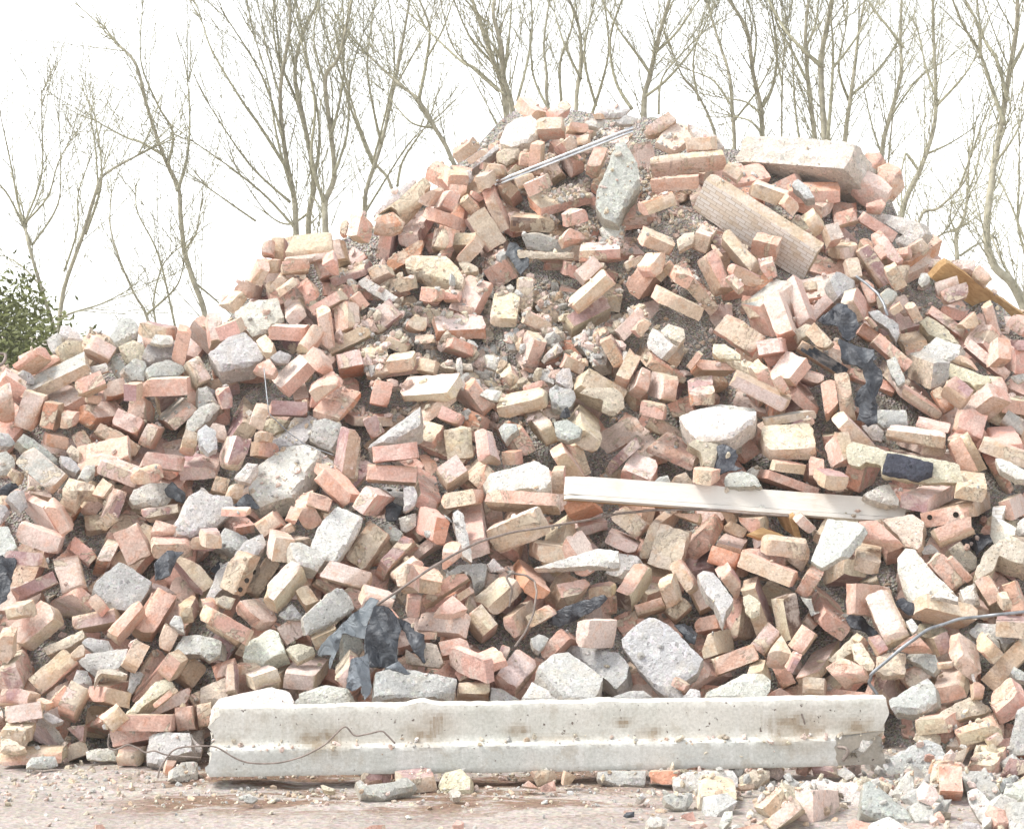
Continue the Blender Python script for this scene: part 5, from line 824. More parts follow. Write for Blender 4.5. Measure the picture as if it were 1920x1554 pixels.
FILL="""-3073 8215 84 334 -807 449 186 120 108 56 4
-3056 8337 244 378 912 60 145 80 105 56 4
-3075 8573 503 137 -57 -914 379 228 108 56 1
-3001 8719 655 248 -599 703 291 120 108 56 1
-3010 8882 925 215 221 330 -892 228 108 56 0
-3010 9056 1103 814 337 -181 436 120 108 56 1
-2788 8123 86 253 611 -287 -693 120 108 56 1
-2893 8341 246 7 -17 924 383 228 108 56 0
-2800 8481 430 298 123 362 -874 160 100 56 0
-2824 8670 648 0 -1 924 383 228 108 56 6
-2795 8855 889 383 -924 1 0 228 108 56 3
-2797 8954 1016 883 366 113 -272 228 108 56 0
-2571 8121 115 60 -146 912 378 228 108 56 1
-2461 8207 276 139 336 -357 -861 228 108 56 5
-2547 8486 513 -11 -5 -383 924 120 108 56 4
-2568 8946 1025 153 -369 -847 -351 228 108 56 4
-2584 9090 1187 213 -515 -767 -318 160 100 56 1
-2239 8134 210 628 260 281 -678 160 100 56 1
-2307 8404 469 108 -262 -886 -367 160 100 56 3
-2319 8538 638 631 -261 675 -280 228 108 56 0
-2268 8774 870 848 -351 -366 152 120 108 56 2
-2285 8992 1083 377 911 -64 -153 228 108 56 1
-2331 9114 1210 279 673 -262 -632 120 108 56 4
-2106 8025 119 58 24 382 -922 80 105 56 0
-2037 8158 292 682 -186 -351 -614 120 108 56 3
-2081 8282 478 244 664 -642 296 228 108 56 4
-2045 8606 677 666 -237 304 638 80 105 56 0
-2030 8778 815 517 214 -317 766 80 105 56 4
-2061 8993 1026 306 638 667 -235 80 105 56 4
-2053 9223 1216 316 -762 -523 -217 80 105 56 0
-1793 7988 80 802 332 190 -458 80 105 56 3
-1813 8149 233 298 -720 -579 -240 120 108 56 0
-1809 8343 410 379 -916 120 50 228 108 56 1
-1784 8913 789 383 -923 -25 -10 228 108 56 1
-1793 9084 1016 73 30 382 -921 228 108 56 0
-1717 9204 1155 261 -631 675 280 120 108 56 1
-1790 9472 1398 781 323 -205 494 228 108 56 4
-1580 8219 281 667 276 265 -640 228 108 56 1
-1495 8636 619 248 -598 704 292 228 108 56 0
-1487 8810 813 67 -163 -909 -377 228 108 56 3
-1551 9057 979 540 -224 750 -311 120 108 56 1
-1529 9223 1133 261 -629 -677 -280 120 108 56 4
-1523 9455 1425 183 -683 -353 613 120 108 56 0
-1255 8493 614 427 -523 595 436 228 108 56 1
-1308 8803 838 679 -196 -342 -619 80 105 56 4
-1293 9028 987 256 -619 686 284 120 108 56 1
-1317 9303 1224 606 -251 -698 289 228 108 56 1
-1333 9504 1456 315 -762 -523 -217 228 108 56 0
-1023 8056 64 381 -921 -77 -32 228 108 56 0
-994 8409 405 195 -472 794 329 228 108 56 5
-1020 8756 826 349 -842 -379 -157 228 108 56 0
-1037 9051 1013 380 -917 -111 -46 80 105 56 4
-1009 9321 1115 205 85 -373 901 160 100 56 1
-914 9410 1451 769 438 -460 73 228 108 56 5
-1018 9552 1555 790 328 -198 478 160 100 56 1
-737 8007 126 130 -54 915 -379 120 108 56 5
-762 8235 289 247 597 292 705 228 108 56 2
-745 8425 352 920 381 34 -81 228 108 56 0
-761 8592 620 567 235 -302 729 228 108 56 4
-681 8658 725 55 -862 378 333 228 108 56 3
-658 8866 963 643 266 275 -663 228 108 56 3
-756 9159 1139 249 -602 -701 -290 228 108 56 1
-754 9395 1414 244 -101 -891 369 228 108 56 0
-694 9535 1537 331 -800 462 191 228 108 56 3
-678 9863 1756 774 321 209 -504 228 108 56 0
-492 7996 91 357 -861 334 138 228 108 56 3
-512 8180 290 904 374 80 -192 120 108 56 3
-526 8379 498 257 -621 684 283 228 108 56 1
-506 8525 641 377 -911 -154 -64 120 108 56 4
-539 8704 771 204 -494 -781 -324 80 105 56 0
-594 9358 1367 251 397 -193 -861 228 108 56 1
-506 9622 1567 183 76 375 -906 228 108 56 4
-525 9903 1756 393 163 -346 836 120 108 56 1
-504 10074 1845 615 -349 187 682 80 105 56 3
-245 8045 130 711 294 245 -590 160 100 56 3
-209 8313 206 684 283 -258 622 228 108 56 5
-338 8430 527 295 122 363 -876 228 108 56 6
-306 8705 779 866 359 133 -321 120 108 56 3
-266 9006 1024 369 -891 243 101 228 108 56 4
-310 9753 1619 -28 67 921 382 120 108 56 0
-258 9888 1783 921 -381 68 -28 120 108 56 3
-191 10129 2028 342 -826 -414 -171 160 100 56 4
-258 10227 2153 724 300 -238 574 228 108 56 1
-30 8002 49 919 380 -41 100 120 108 56 2
-7 8322 198 93 224 -371 -896 228 108 56 1
-34 8443 464 374 -902 199 83 120 108 56 5
1 8955 698 364 -879 -286 -118 228 108 56 1
2 9160 980 370 -893 237 98 228 108 56 1
-73 9267 1222 386 -333 -858 64 120 108 56 0
9 10138 1848 808 335 -185 448 228 108 56 1
-3 10217 2166 103 -248 -890 -369 228 108 56 3
-55 10313 2310 896 -371 -225 93 120 108 56 5
242 8179 138 311 -751 538 223 228 108 56 5
236 8339 235 381 920 -34 -81 228 108 56 1
233 8514 447 228 -550 742 307 120 108 56 6
273 8923 878 110 267 367 885 228 108 56 0
214 9256 935 -37 89 920 381 160 100 56 4
212 9319 1222 126 -304 -872 -361 160 100 56 0
384 9408 1385 334 806 -187 -451 228 108 56 1
252 9858 1801 922 382 26 -62 228 108 56 0
235 9955 1920 387 160 348 -839 120 108 56 4
279 10256 2342 252 -104 889 -368 228 108 56 4
573 8150 38 84 -204 -901 -373 228 108 56 0
488 8446 237 382 -922 -54 -22 228 108 56 1
501 8589 415 195 81 -374 903 228 108 56 1
465 8737 615 185 -446 809 335 228 108 56 1
561 8874 804 700 -290 603 -250 120 108 56 2
592 9065 946 364 151 352 -849 228 108 56 0
507 9235 1238 700 98 564 426 120 108 56 4
481 9635 1556 -2 -6 383 924 120 108 56 1
535 9733 1708 321 133 359 -866 120 108 56 1
513 9875 1965 61 -147 -912 -378 228 108 56 0
527 9987 2099 100 -241 -892 -369 228 108 56 0
743 8246 99 666 -238 302 639 228 108 56 0
699 8406 261 339 -818 -430 -178 228 108 56 1
727 8700 606 687 59 -236 685 228 108 56 5
790 8940 788 688 -164 370 602 120 108 56 4
776 9260 1148 528 219 -314 758 120 108 56 1
757 9383 1306 403 167 344 -832 228 108 56 1
765 9554 1530 277 -669 -637 -264 228 108 56 3
749 9692 1633 298 -719 580 240 120 108 56 4
739 9778 1979 677 -206 333 624 120 108 56 1
796 10024 2193 906 375 75 -182 228 108 56 4
1040 8239 94 663 275 -267 643 228 108 56 1
1047 8413 233 378 -914 -136 -56 228 108 56 2
1005 8563 475 410 170 343 -828 120 108 56 3
995 8686 673 326 122 -864 -363 120 108 56 1
1168 8825 803 383 -924 21 9 120 108 56 3
1032 9003 1091 556 -437 84 702 120 108 56 3
1018 9126 1188 156 65 -377 911 228 108 56 0
1027 9325 1442 373 -902 -201 -83 80 105 56 0
1011 9438 1596 679 -199 339 620 80 105 56 0
1002 9645 1809 105 -254 -888 -368 228 108 56 0
1034 9777 1983 -24 10 924 -383 120 108 56 0
1017 9985 2151 790 327 198 -478 228 108 56 0
1298 8105 120 543 -225 747 -310 228 108 56 0
1297 8270 258 383 159 -348 841 160 100 56 2
1300 8664 702 918 380 -42 100 120 108 56 4
1286 8796 842 604 -367 168 687 160 100 56 1
1234 9014 1046 348 -840 385 159 228 108 56 1
1274 9140 1150 52 -126 -915 -379 228 108 56 1
1280 9323 1396 335 139 -356 861 120 108 56 3
1336 9481 1596 321 133 359 -866 80 105 56 4
1280 9667 1752 162 67 377 -910 120 108 56 5
1301 9797 1915 273 -659 647 268 228 108 56 1
1266 10081 2098 241 -100 -892 369 228 108 56 3
1523 8073 45 60 25 -382 922 228 108 56 1
1552 8132 243 4 -2 924 -383 80 105 56 4
1548 8342 465 94 -39 -919 381 228 108 56 0
1555 8493 584 566 235 -302 730 228 108 56 4
1471 9492 1574 288 -695 -609 -252 160 100 56 1
1583 9727 1792 793 -328 475 -197 228 108 56 3
1473 9961 2011 279 -673 -633 -262 120 108 56 2
1554 10174 2112 241 -665 -299 641 80 105 56 1
1788 7991 33 382 -922 -54 -23 228 108 56 1
1791 8324 450 778 323 206 -498 120 108 56 0
1771 8583 568 829 344 169 -407 228 108 56 0
1765 9191 1261 296 714 -243 -586 228 108 56 1
1813 9397 1395 432 560 701 -90 120 108 56 1
1795 9713 1596 864 358 135 -326 228 108 56 4
1813 9841 1786 330 -797 -468 -194 120 108 56 0
2112 8109 247 699 289 250 -604 228 108 56 2
2069 8352 472 913 378 59 -143 228 108 56 1
1992 8586 494 900 337 30 273 228 108 56 2
2041 8922 878 391 162 347 -837 228 108 56 3
2055 9045 1007 52 125 379 915 120 108 56 1
2122 9269 1111 362 -875 297 123 228 108 56 2
2021 9453 1357 -16 -7 -383 924 228 108 56 1
2034 9835 1499 307 -742 -550 -228 120 108 56 3
2400 7917 106 180 221 924 254 228 108 56 0
2308 8356 479 754 -312 534 -221 228 108 56 2
2336 8569 665 676 207 -624 -332 120 108 56 3
2325 8848 860 366 -883 -271 -112 120 108 56 0
2297 8981 972 901 373 85 -206 120 108 56 6
2301 9484 1391 382 -922 65 27 228 108 56 4
2542 7983 94 337 814 181 437 228 108 56 5
2594 8199 296 93 -39 919 -381 228 108 56 1
2567 8398 451 67 -162 910 377 228 108 56 1
2521 8645 715 134 694 586 -396 120 108 56 1
2438 8766 886 378 -598 -155 690 228 108 56 0
2508 9064 1035 381 -919 96 40 120 108 56 0
2556 9282 1227 375 -905 -184 -76 80 105 56 0
2813 8005 71 74 -31 -921 382 228 108 56 4
2832 8209 244 358 -864 328 136 120 108 56 0
2764 8381 421 -18 42 923 382 80 105 56 3
2826 8643 674 355 -857 -345 -143 228 108 56 0
2765 8822 837 336 -811 443 183 120 108 56 0
2852 9030 1077 139 -57 -913 378 228 108 56 0
2774 9200 1186 380 -918 -107 -44 120 108 56 3
2796 9385 1394 894 -370 -233 97 160 100 56 1
3075 8063 80 468 194 -330 797 228 108 56 2
3079 8219 250 304 -733 563 233 120 108 56 1
3073 8363 443 378 913 58 139 80 105 56 1
3062 8619 672 903 374 81 -196 228 108 56 1
3076 8818 875 121 50 379 -916 228 108 56 5
3121 8958 1022 331 -800 -462 -191 120 108 56 0
3111 9114 1174 548 227 308 -743 228 108 56 3
-3070 8495 373 381 -919 -98 -40 228 108 56 1
-3113 8545 463 914 -379 132 -55 120 108 56 0
-2982 8656 729 365 882 -114 -275 228 108 56 1
-3127 8796 880 678 202 622 336 228 108 56 0
-3107 8939 976 637 -308 -233 -668 120 108 56 5
-2903 8146 127 521 -703 -370 -313 228 108 56 1
-2864 8585 532 382 -922 -54 -22 228 108 56 0
-2774 8612 690 372 -898 216 89 120 108 56 0
-2829 8751 748 335 -808 -447 -185 120 108 56 0
-2810 8899 1044 -2 -1 -383 924 120 108 56 0
-2630 8067 122 890 369 102 -246 228 108 56 1
-2593 8309 307 117 -283 879 364 228 108 56 2
-2519 8402 429 924 383 10 -24 228 108 56 6
-2587 8602 632 40 -97 919 381 228 108 56 4
-2544 8763 820 878 363 120 -289 120 108 56 0
-2539 8919 1083 339 -821 424 176 228 108 56 3
-2331 7983 59 203 -677 335 -623 80 105 56 5
-2231 8254 329 771 319 211 -509 120 108 56 0
-2291 8335 480 270 -651 -655 -271 120 108 56 4
-2210 8533 644 376 599 -689 157 120 108 56 1
-2339 8800 957 213 -274 -329 878 228 108 56 4
-2392 8918 1004 672 220 -631 -319 80 105 56 1
-2088 8011 182 812 336 -183 442 228 108 56 3
-2060 8103 356 402 166 344 -832 228 108 56 1
-1994 8525 626 795 -500 -336 75 228 108 56 0
-2049 9210 1274 891 369 101 -246 228 108 56 4
-1772 7852 -17 -27 -65 382 922 228 108 56 4
-1845 7935 125 561 431 -701 -92 80 105 56 1
-1829 8139 217 101 -243 -891 -369 228 108 56 1
-1861 8274 352 232 668 637 -308 120 108 56 5
-1811 8627 662 100 -242 892 369 120 108 56 1
-1812 8866 685 -6 -27 543 840 228 108 56 4
-1819 9270 1224 353 -67 -402 842 160 100 56 1
-1467 8154 29 876 363 121 -292 228 108 56 1
-1480 8195 307 112 188 -895 -388 228 108 56 1
-1561 8421 426 847 351 -153 370 228 108 56 0
-1487 8630 724 782 324 -204 492 160 100 56 1
-1613 8875 847 668 340 100 -655 120 108 56 0
-1481 9176 1048 923 -382 -36 15 228 108 56 0
-1254 8078 82 2 -5 924 383 120 108 56 2
-1242 8360 461 518 351 388 -676 228 108 56 1
-1253 8600 643 291 120 -363 877 160 100 56 0
-1325 8846 897 745 53 -124 653 228 108 56 0
-1154 9067 954 311 635 669 -229 120 108 56 5
-1249 9391 1453 862 -349 365 56 228 108 56 0
-1042 8039 176 892 369 -99 240 228 108 56 1
-1069 8252 319 205 -495 780 323 160 100 56 5
-1087 8406 482 316 -526 784 93 228 108 56 0
-993 8600 591 357 861 -139 -335 228 108 56 1
-919 8752 795 133 381 -399 -823 228 108 56 4
-980 8893 921 771 94 -37 -628 120 108 56 0
-1057 9393 1403 194 -470 -795 -330 80 105 56 0
-1060 9691 1633 822 204 -14 -532 120 108 56 5
-968 9744 1797 380 -490 -709 -338 228 108 56 3
-851 8031 140 375 905 78 188 120 108 56 1
-824 8105 202 791 120 -58 -597 228 108 56 1
-785 8440 508 924 383 9 -21 160 100 56 0
-792 8575 561 874 -362 -298 123 228 108 56 4
-647 8811 904 338 -815 -435 -180 228 108 56 5
-830 8914 999 383 -924 0 0 120 108 56 0
-859 9120 1221 347 -616 190 -681 120 108 56 1
-818 9493 1544 173 417 341 824 228 108 56 0
-724 9527 1605 381 -922 66 28 120 108 56 1
-848 9730 1639 556 -230 738 -306 80 105 56 4
-605 7966 49 98 -237 -893 -370 120 108 56 3
-590 8040 186 707 16 -511 -489 120 108 56 0
-524 8275 472 166 -401 -832 -345 228 108 56 1
-492 8534 641 344 -830 405 168 228 108 56 1
-472 8815 771 293 -258 -919 57 228 108 56 1
-527 9396 1387 480 -855 -186 60 228 108 56 3
-562 9667 1665 895 395 -190 82 228 108 56 4
-546 9930 1770 297 -718 581 241 80 105 56 1
-254 8099 136 476 197 -328 792 228 108 56 1
-168 8331 235 207 -501 776 322 80 105 56 0
-263 8316 438 130 -157 975 90 120 108 56 1
-246 8689 575 174 -419 -824 -341 120 108 56 5
-361 8596 736 225 441 846 198 120 108 56 1
-166 9066 1110 742 394 -454 296 120 108 56 2
-286 9293 1095 821 340 -176 424 228 108 56 2
-342 9675 1631 -34 82 920 381 80 105 56 2
-285 9828 1806 733 -303 -563 233 228 108 56 4
-338 9985 1874 781 323 205 -494 120 108 56 1
-274 10177 2187 364 -878 288 120 228 108 56 1
55 8057 121 343 -308 -886 48 228 108 56 4
63 8406 433 795 -329 -471 195 228 108 56 1
37 8700 603 238 -666 -303 639 120 108 56 5
53 9319 1218 683 283 258 -622 228 108 56 0
57 9906 1766 523 217 -315 761 120 108 56 4
-1 10169 2249 487 -202 -785 325 228 108 56 1
50 10343 2374 541 574 -18 -615 228 108 56 1
216 8205 98 584 -242 -716 297 120 108 56 4
317 8471 382 576 -484 639 162 228 108 56 0
343 8501 454 188 -661 -454 -567 80 105 56 1
274 8718 634 809 335 185 -446 120 108 56 0
203 8879 852 829 -437 333 -103 120 108 56 1
332 9087 916 805 333 188 -454 120 108 56 4
228 9374 1171 708 293 246 -593 228 108 56 1
249 9706 1613 910 377 67 -161 120 108 56 4
309 9844 1920 201 -487 785 326 120 108 56 0
262 9968 2010 63 258 -174 948 228 108 56 6
257 10230 2132 436 181 -338 815 120 108 56 5
161 10380 2397 915 379 -54 131 160 100 56 3
594 8320 146 114 -274 -882 -365 228 108 56 0
567 8594 518 235 -909 -343 -9 228 108 56 3
493 8762 637 254 -612 692 286 120 108 56 0
485 8841 812 673 -489 515 -205 228 108 56 1
536 9065 1020 279 -742 608 37 228 108 56 0
612 9518 1571 534 221 -312 754 120 108 56 0
532 9819 2001 381 -920 -86 -36 228 108 56 0
469 10245 2352 362 -875 298 123 120 108 56 0
861 8477 100 899 372 -88 213 120 108 56 4
758 8669 538 175 -421 -822 -340 120 108 56 0
880 8668 609 63 -575 789 206 160 100 56 4
779 8882 806 284 -684 621 257 228 108 56 0
664 9173 1049 892 370 100 -240 80 105 56 0
794 9177 1221 706 48 533 465 80 105 56 0
760 9526 1592 129 -313 -869 -360 120 108 56 5
802 9729 1887 645 267 274 -661 120 108 56 4
917 9704 1915 967 194 105 125 228 108 56 0
698 9925 2079 878 364 119 -288 80 105 56 5
1002 8168 131 187 -77 905 -375 228 108 56 0
1059 8342 220 132 698 -591 382 80 105 56 1
1098 8910 1028 993 31 79 85 228 108 56 2
1019 9097 1253 820 339 177 -426 80 105 56 0
869 9377 1246 68 -28 921 -382 80 105 56 5
874 9462 1575 56 706 -704 59 80 105 56 1
1024 9605 1763 34 -82 920 382 120 108 56 2
1048 9797 2056 131 -641 738 165 228 108 56 2
1017 9971 2170 58 -140 913 378 228 108 56 1
1241 8177 237 95 333 202 -916 228 108 56 3
1446 8226 176 349 842 158 381 120 108 56 6
1300 8522 397 85 600 -789 -99 228 108 56 2
1272 8702 478 -31 73 921 381 120 108 56 0
1382 9005 905 255 106 368 -888 80 105 56 4
1249 9222 1205 217 -914 -341 -28 228 108 56 3
1295 9652 1770 908 376 70 -168 228 108 56 1
1270 9734 1938 344 -831 404 167 120 108 56 3
1576 8243 331 918 381 -42 102 120 108 56 1
1561 8409 537 923 383 14 -36 228 108 56 1
1640 8527 667 335 -808 -448 -185 228 108 56 1
1480 8668 751 297 -717 -582 -241 228 108 56 0
1477 9219 1261 90 218 372 898 228 108 56 2
1490 9493 1562 910 377 67 -162 80 105 56 0
1464 9654 1764 282 681 -259 -624 120 108 56 1
1609 10092 2043 466 193 331 -798 80 105 56 4
1765 7857 13 110 -46 917 -380 228 108 56 2
1816 8028 57 308 -744 548 227 228 108 56 0
1783 8307 502 790 -327 479 -199 228 108 56 3
1846 8627 608 883 296 54 361 228 108 56 6
1857 9224 1237 300 -725 573 237 228 108 56 4
1770 9497 1406 367 887 107 258 228 108 56 4
1836 9691 1595 378 -912 -147 -61 228 108 56 1
1775 9792 1818 864 -358 -327 135 228 108 56 2
2065 7922 105 816 -338 -434 180 228 108 56 2
2025 8064 263 449 -492 731 148 228 108 56 0
2111 8298 520 174 421 -341 -823 80 105 56 3
2111 8593 706 914 -265 269 -148 160 100 56 1
2057 8733 844 859 213 -327 331 228 108 56 1
2033 9270 1139 923 382 -16 40 80 105 56 3
2022 9636 1513 66 27 -382 922 228 108 56 0
2220 7980 112 351 -848 366 152 120 108 56 0
2284 8143 258 362 -874 300 124 228 108 56 6
2445 8441 534 215 -89 898 -372 80 105 56 1
2252 8575 680 734 -196 563 -325 120 108 56 1
2347 8791 908 304 -126 872 -361 228 108 56 0
2298 9097 1067 887 367 108 -260 228 108 56 1
2235 9269 1214 339 141 356 -859 80 105 56 2
2311 9434 1416 793 328 197 -475 80 105 56 0
2662 7906 56 840 100 -27 -532 228 108 56 1
2599 8281 381 132 695 -585 398 120 108 56 1
2608 8570 645 485 -111 735 -461 228 108 56 0
2634 8833 839 181 -437 -814 -337 228 108 56 4
2653 9043 1062 362 -909 -135 157 160 100 56 5
2580 9191 1150 484 200 -326 787 80 105 56 5
2557 9449 1376 356 -860 -339 -140 120 108 56 1
2807 8116 268 64 156 -377 -911 80 105 56 0
2757 8406 507 403 -10 51 -914 120 108 56 1
2857 8635 745 243 -586 714 296 228 108 56 1
2856 8773 867 263 -1 -948 -181 160 100 56 1
2815 8988 998 895 371 95 -231 120 108 56 3
2837 9256 1287 147 -174 -970 -84 228 108 56 4
3072 8050 192 383 923 13 32 228 108 56 4
3089 8167 281 826 342 -172 414 228 108 56 1
3053 8383 513 976 -163 -131 -58 228 108 56 0
3071 8512 623 412 -723 -430 -352 228 108 56 5
3002 8703 789 98 87 -54 990 120 108 56 4
3009 8987 1075 148 -692 385 -593 120 108 56 0
3077 9084 1216 382 -922 60 25 228 108 56 0
-3126 8397 300 415 -452 -656 -441 120 108 56 3
-3016 8644 603 -10 -25 382 924 228 108 56 4
-3130 8781 758 698 -116 412 575 120 108 56 5
-3052 8141 121 418 -817 -246 -312 120 108 56 0
-2769 8284 308 -9 21 924 383 228 108 56 0
-2778 8438 522 -5 2 924 -383 228 108 56 1
-2792 8546 740 378 912 -61 -146 160 100 56 2
-2649 8784 875 755 -313 -532 220 120 108 56 4
-2926 8992 1098 -27 707 -481 519 120 108 56 2
-2604 7966 -8 -48 705 465 -533 120 108 56 1
-2577 8007 159 835 346 164 -395 228 108 56 0
-2579 8253 364 158 -768 -577 -230 228 108 56 3
-2569 8521 676 800 -331 -462 192 120 108 56 2
-2556 8727 909 302 729 -235 -567 120 108 56 5
-2603 8863 976 620 686 -19 -382 160 100 56 0
-2240 7974 88 216 523 -315 -762 228 108 56 0
-2368 8047 177 861 357 -139 335 228 108 56 1
-2295 8151 332 900 365 206 119 120 108 56 1
-2280 8322 547 682 283 -257 623 228 108 56 1
-2079 8661 754 45 -41 997 -41 228 108 56 0
-2473 8759 925 791 29 467 -394 228 108 56 3
-2182 8893 982 -48 -267 -400 875 160 100 56 4
-2168 9089 1187 728 439 -389 354 228 108 56 0
-2011 8082 444 248 598 292 704 228 108 56 5
-2047 8331 522 670 -226 -314 -633 228 108 56 0
-2145 8440 555 330 -625 208 -676 120 108 56 1
-2044 9004 1079 864 358 135 -327 120 108 56 1
-1991 9349 1357 537 -460 55 705 120 108 56 1
-1645 8045 115 439 -528 724 67 228 108 56 0
-1853 8230 311 308 636 -668 232 120 108 56 3
-1849 8481 578 343 -511 687 386 228 108 56 4
-1796 8925 830 167 -876 -442 -96 228 108 56 0
-1846 9088 912 343 -502 617 499 228 108 56 0
-1880 9235 1165 183 -779 -473 -369 228 108 56 1
-1407 8009 -65 337 -422 -837 -94 228 108 56 0
-1451 8247 98 207 500 322 777 80 105 56 5
-1535 8408 525 298 124 -362 874 80 105 56 4
-1640 8626 562 347 838 161 390 80 105 56 4
-1497 8862 923 279 -937 -11 208 228 108 56 1
-1643 9037 1056 906 276 322 -21 120 108 56 4
-1626 9296 1233 409 765 325 376 228 108 56 1
-1284 7825 -20 451 -187 806 -334 120 108 56 1
-1266 7963 55 412 -558 -582 -424 160 100 56 0
-1304 8649 715 891 369 -101 245 228 108 56 0
-1189 8770 810 336 -811 -443 -184 120 108 56 3
-1396 9010 987 79 -191 904 374 228 108 56 0
-1193 9226 1253 200 -83 902 -374 160 100 56 5
-1213 9305 1325 307 742 -228 -550 80 105 56 2
-929 7937 20 434 -698 414 391 120 108 56 2
-946 8238 318 510 211 319 -771 120 108 56 4
-904 8297 387 -28 969 -178 -169 120 108 56 1
-1034 9013 957 236 -556 -735 -309 120 108 56 0
-1068 9338 1382 265 -639 668 276 228 108 56 0
-986 9544 1656 596 -787 -158 -22 120 108 56 1
-750 7946 70 208 -63 893 395 228 108 56 0
-647 8415 574 356 -893 -147 235 120 108 56 1
-779 8873 926 229 -263 708 614 228 108 56 3
-739 8943 1058 271 654 270 653 160 100 56 1
-935 9086 1142 373 -901 206 86 80 105 56 1
-794 9317 1356 364 -879 286 118 120 108 56 0
-702 9596 1667 934 -31 45 -353 228 108 56 2
-785 9845 1712 505 209 -321 774 228 108 56 6
-411 8200 372 853 373 55 360 228 108 56 0
-452 8849 826 16 946 -129 -298 228 108 56 4
-482 8991 1054 850 352 -150 361 228 108 56 4
-461 9266 1353 138 26 120 -983 228 108 56 2
-586 9786 1680 529 -469 42 706 228 108 56 2
-373 7910 57 73 286 -743 -601 160 100 56 1
-394 8157 255 894 -370 -233 97 120 108 56 0
-250 8389 489 955 77 -138 253 228 108 56 2
-237 8635 596 82 -198 903 374 228 108 56 6
-453 8606 628 846 350 154 -371 228 108 56 3
-371 8981 859 -38 92 919 381 228 108 56 1
-134 9191 1102 98 -237 -893 -370 120 108 56 1
-171 9718 1596 432 560 701 -91 120 108 56 4
-406 9888 1700 732 303 -234 564 228 108 56 0
-271 10130 1890 570 -771 284 23 228 108 56 0
139 8115 125 704 61 541 455 80 105 56 5
-55 8151 188 912 -378 -147 61 228 108 56 3
-21 8412 540 276 665 -266 -641 120 108 56 4
-54 8632 599 789 -327 481 -199 228 108 56 2
15 9314 1277 374 -902 -200 -83 120 108 56 0
20 9502 1394 824 -341 -417 173 120 108 56 2
-20 9683 1626 365 882 -114 -275 120 108 56 3
21 9989 1975 219 90 372 -898 80 105 56 0
-13 10199 2196 874 -362 -299 124 228 108 56 1
296 8061 89 378 -910 -157 -65 228 108 56 5
157 8612 563 189 -457 803 333 120 108 56 0
205 8812 660 129 144 174 -966 228 108 56 0
142 8816 882 722 -597 347 -34 228 108 56 0
289 9246 1057 49 -117 916 380 120 108 56 3
204 9477 1393 188 -214 876 390 228 108 56 4
324 9740 1647 982 65 115 -132 228 108 56 0
202 9812 1851 -16 80 828 554 228 108 56 4
160 10080 2047 285 -687 617 256 228 108 56 0
264 10165 2091 308 -745 547 227 228 108 56 2
503 8000 21 586 -243 -715 296 228 108 56 4
421 8375 106 304 -577 -583 -486 228 108 56 0
478 8465 332 324 -781 493 204 228 108 56 1
555 8606 559 71 17 -972 -225 228 108 56 4
497 8756 613 224 92 371 -897 120 108 56 1
420 8977 881 73 -177 907 376 120 108 56 4
412 9219 1104 863 357 -137 330 228 108 56 1
648 9255 1251 853 229 -85 -462 120 108 56 5
605 9397 1264 595 -645 -462 -126 120 108 56 1
419 9489 1490 773 -320 -506 209 120 108 56 4
493 9788 1851 15 6 -383 924 228 108 56 0
525 9798 2019 604 250 -289 699 120 108 56 1
593 10079 2224 474 -622 417 463 228 108 56 0
903 8251 155 218 170 117 -954 120 108 56 1
721 8603 280 -11 43 991 129 228 108 56 1
741 8887 635 -14 -34 383 923 228 108 56 0
601 8812 599 202 84 -373 902 80 105 56 1
698 9109 947 288 695 252 609 228 108 56 3
853 9244 1201 193 465 331 798 120 108 56 2
877 9398 1507 691 286 -254 614 120 108 56 0
691 9826 2093 138 -158 -975 -74 160 100 56 3
825 9976 2224 257 106 -368 888 120 108 56 3
1059 8063 55 753 -26 -653 -82 228 108 56 1
1053 8294 149 265 -641 666 275 80 105 56 1
989 8462 266 52 590 795 130 228 108 56 0
1064 8639 536 378 914 -57 -138 228 108 56 4
863 8935 889 818 339 -178 429 120 108 56 1
1327 8904 896 706 37 525 473 120 108 56 1
1099 9029 1183 357 -862 -331 -137 120 108 56 5
983 9241 1378 749 658 -5 77 120 108 56 1
1113 9490 1492 670 225 -633 -315 120 108 56 0
1077 9491 1849 177 -73 -907 375 120 108 56 1
840 9799 2047 188 -423 333 -821 160 100 56 1
1279 8010 13 68 163 -377 -909 120 108 56 3
1228 8073 137 920 374 11 -114 228 108 56 1
1206 8443 226 61 -601 -751 -268 228 108 56 3
1304 8582 700 802 332 190 -458 228 108 56 0
1154 8837 734 570 474 -62 668 228 108 56 5
1203 8847 928 428 -177 -819 339 80 105 56 1
1418 9756 1841 315 -762 -523 -217 120 108 56 1
1295 9901 2062 925 207 66 -312 228 108 56 1
1203 9954 2133 194 -197 34 961 160 100 56 1
1542 8057 17 904 375 -79 191 228 108 56 4
1570 8193 360 177 74 376 -907 160 100 56 1
1634 8320 453 898 395 -82 176 228 108 56 0
1471 8578 604 167 367 335 -852 120 108 56 1
1519 8718 850 644 15 109 -757 228 108 56 1
1614 9214 1137 443 -777 150 420 228 108 56 1
1441 9581 1697 3 7 383 924 160 100 56 0
1562 9754 1808 907 376 72 -174 228 108 56 4
1617 9963 1881 782 324 -204 492 228 108 56 0
1704 7885 92 621 338 -678 -200 80 105 56 3
1652 8098 246 503 501 218 -670 80 105 56 1
1847 8334 492 392 760 -187 -484 228 108 56 1
1907 8483 721 216 178 -204 938 228 108 56 3
1586 8691 691 329 795 195 471 160 100 56 0
1792 9157 1286 256 -564 -734 -279 160 100 56 1
1858 9392 1407 412 171 -342 827 160 100 56 1
1854 9690 1553 285 -687 -618 -256 228 108 56 1
1728 9761 1776 367 -885 -266 -110 228 108 56 0
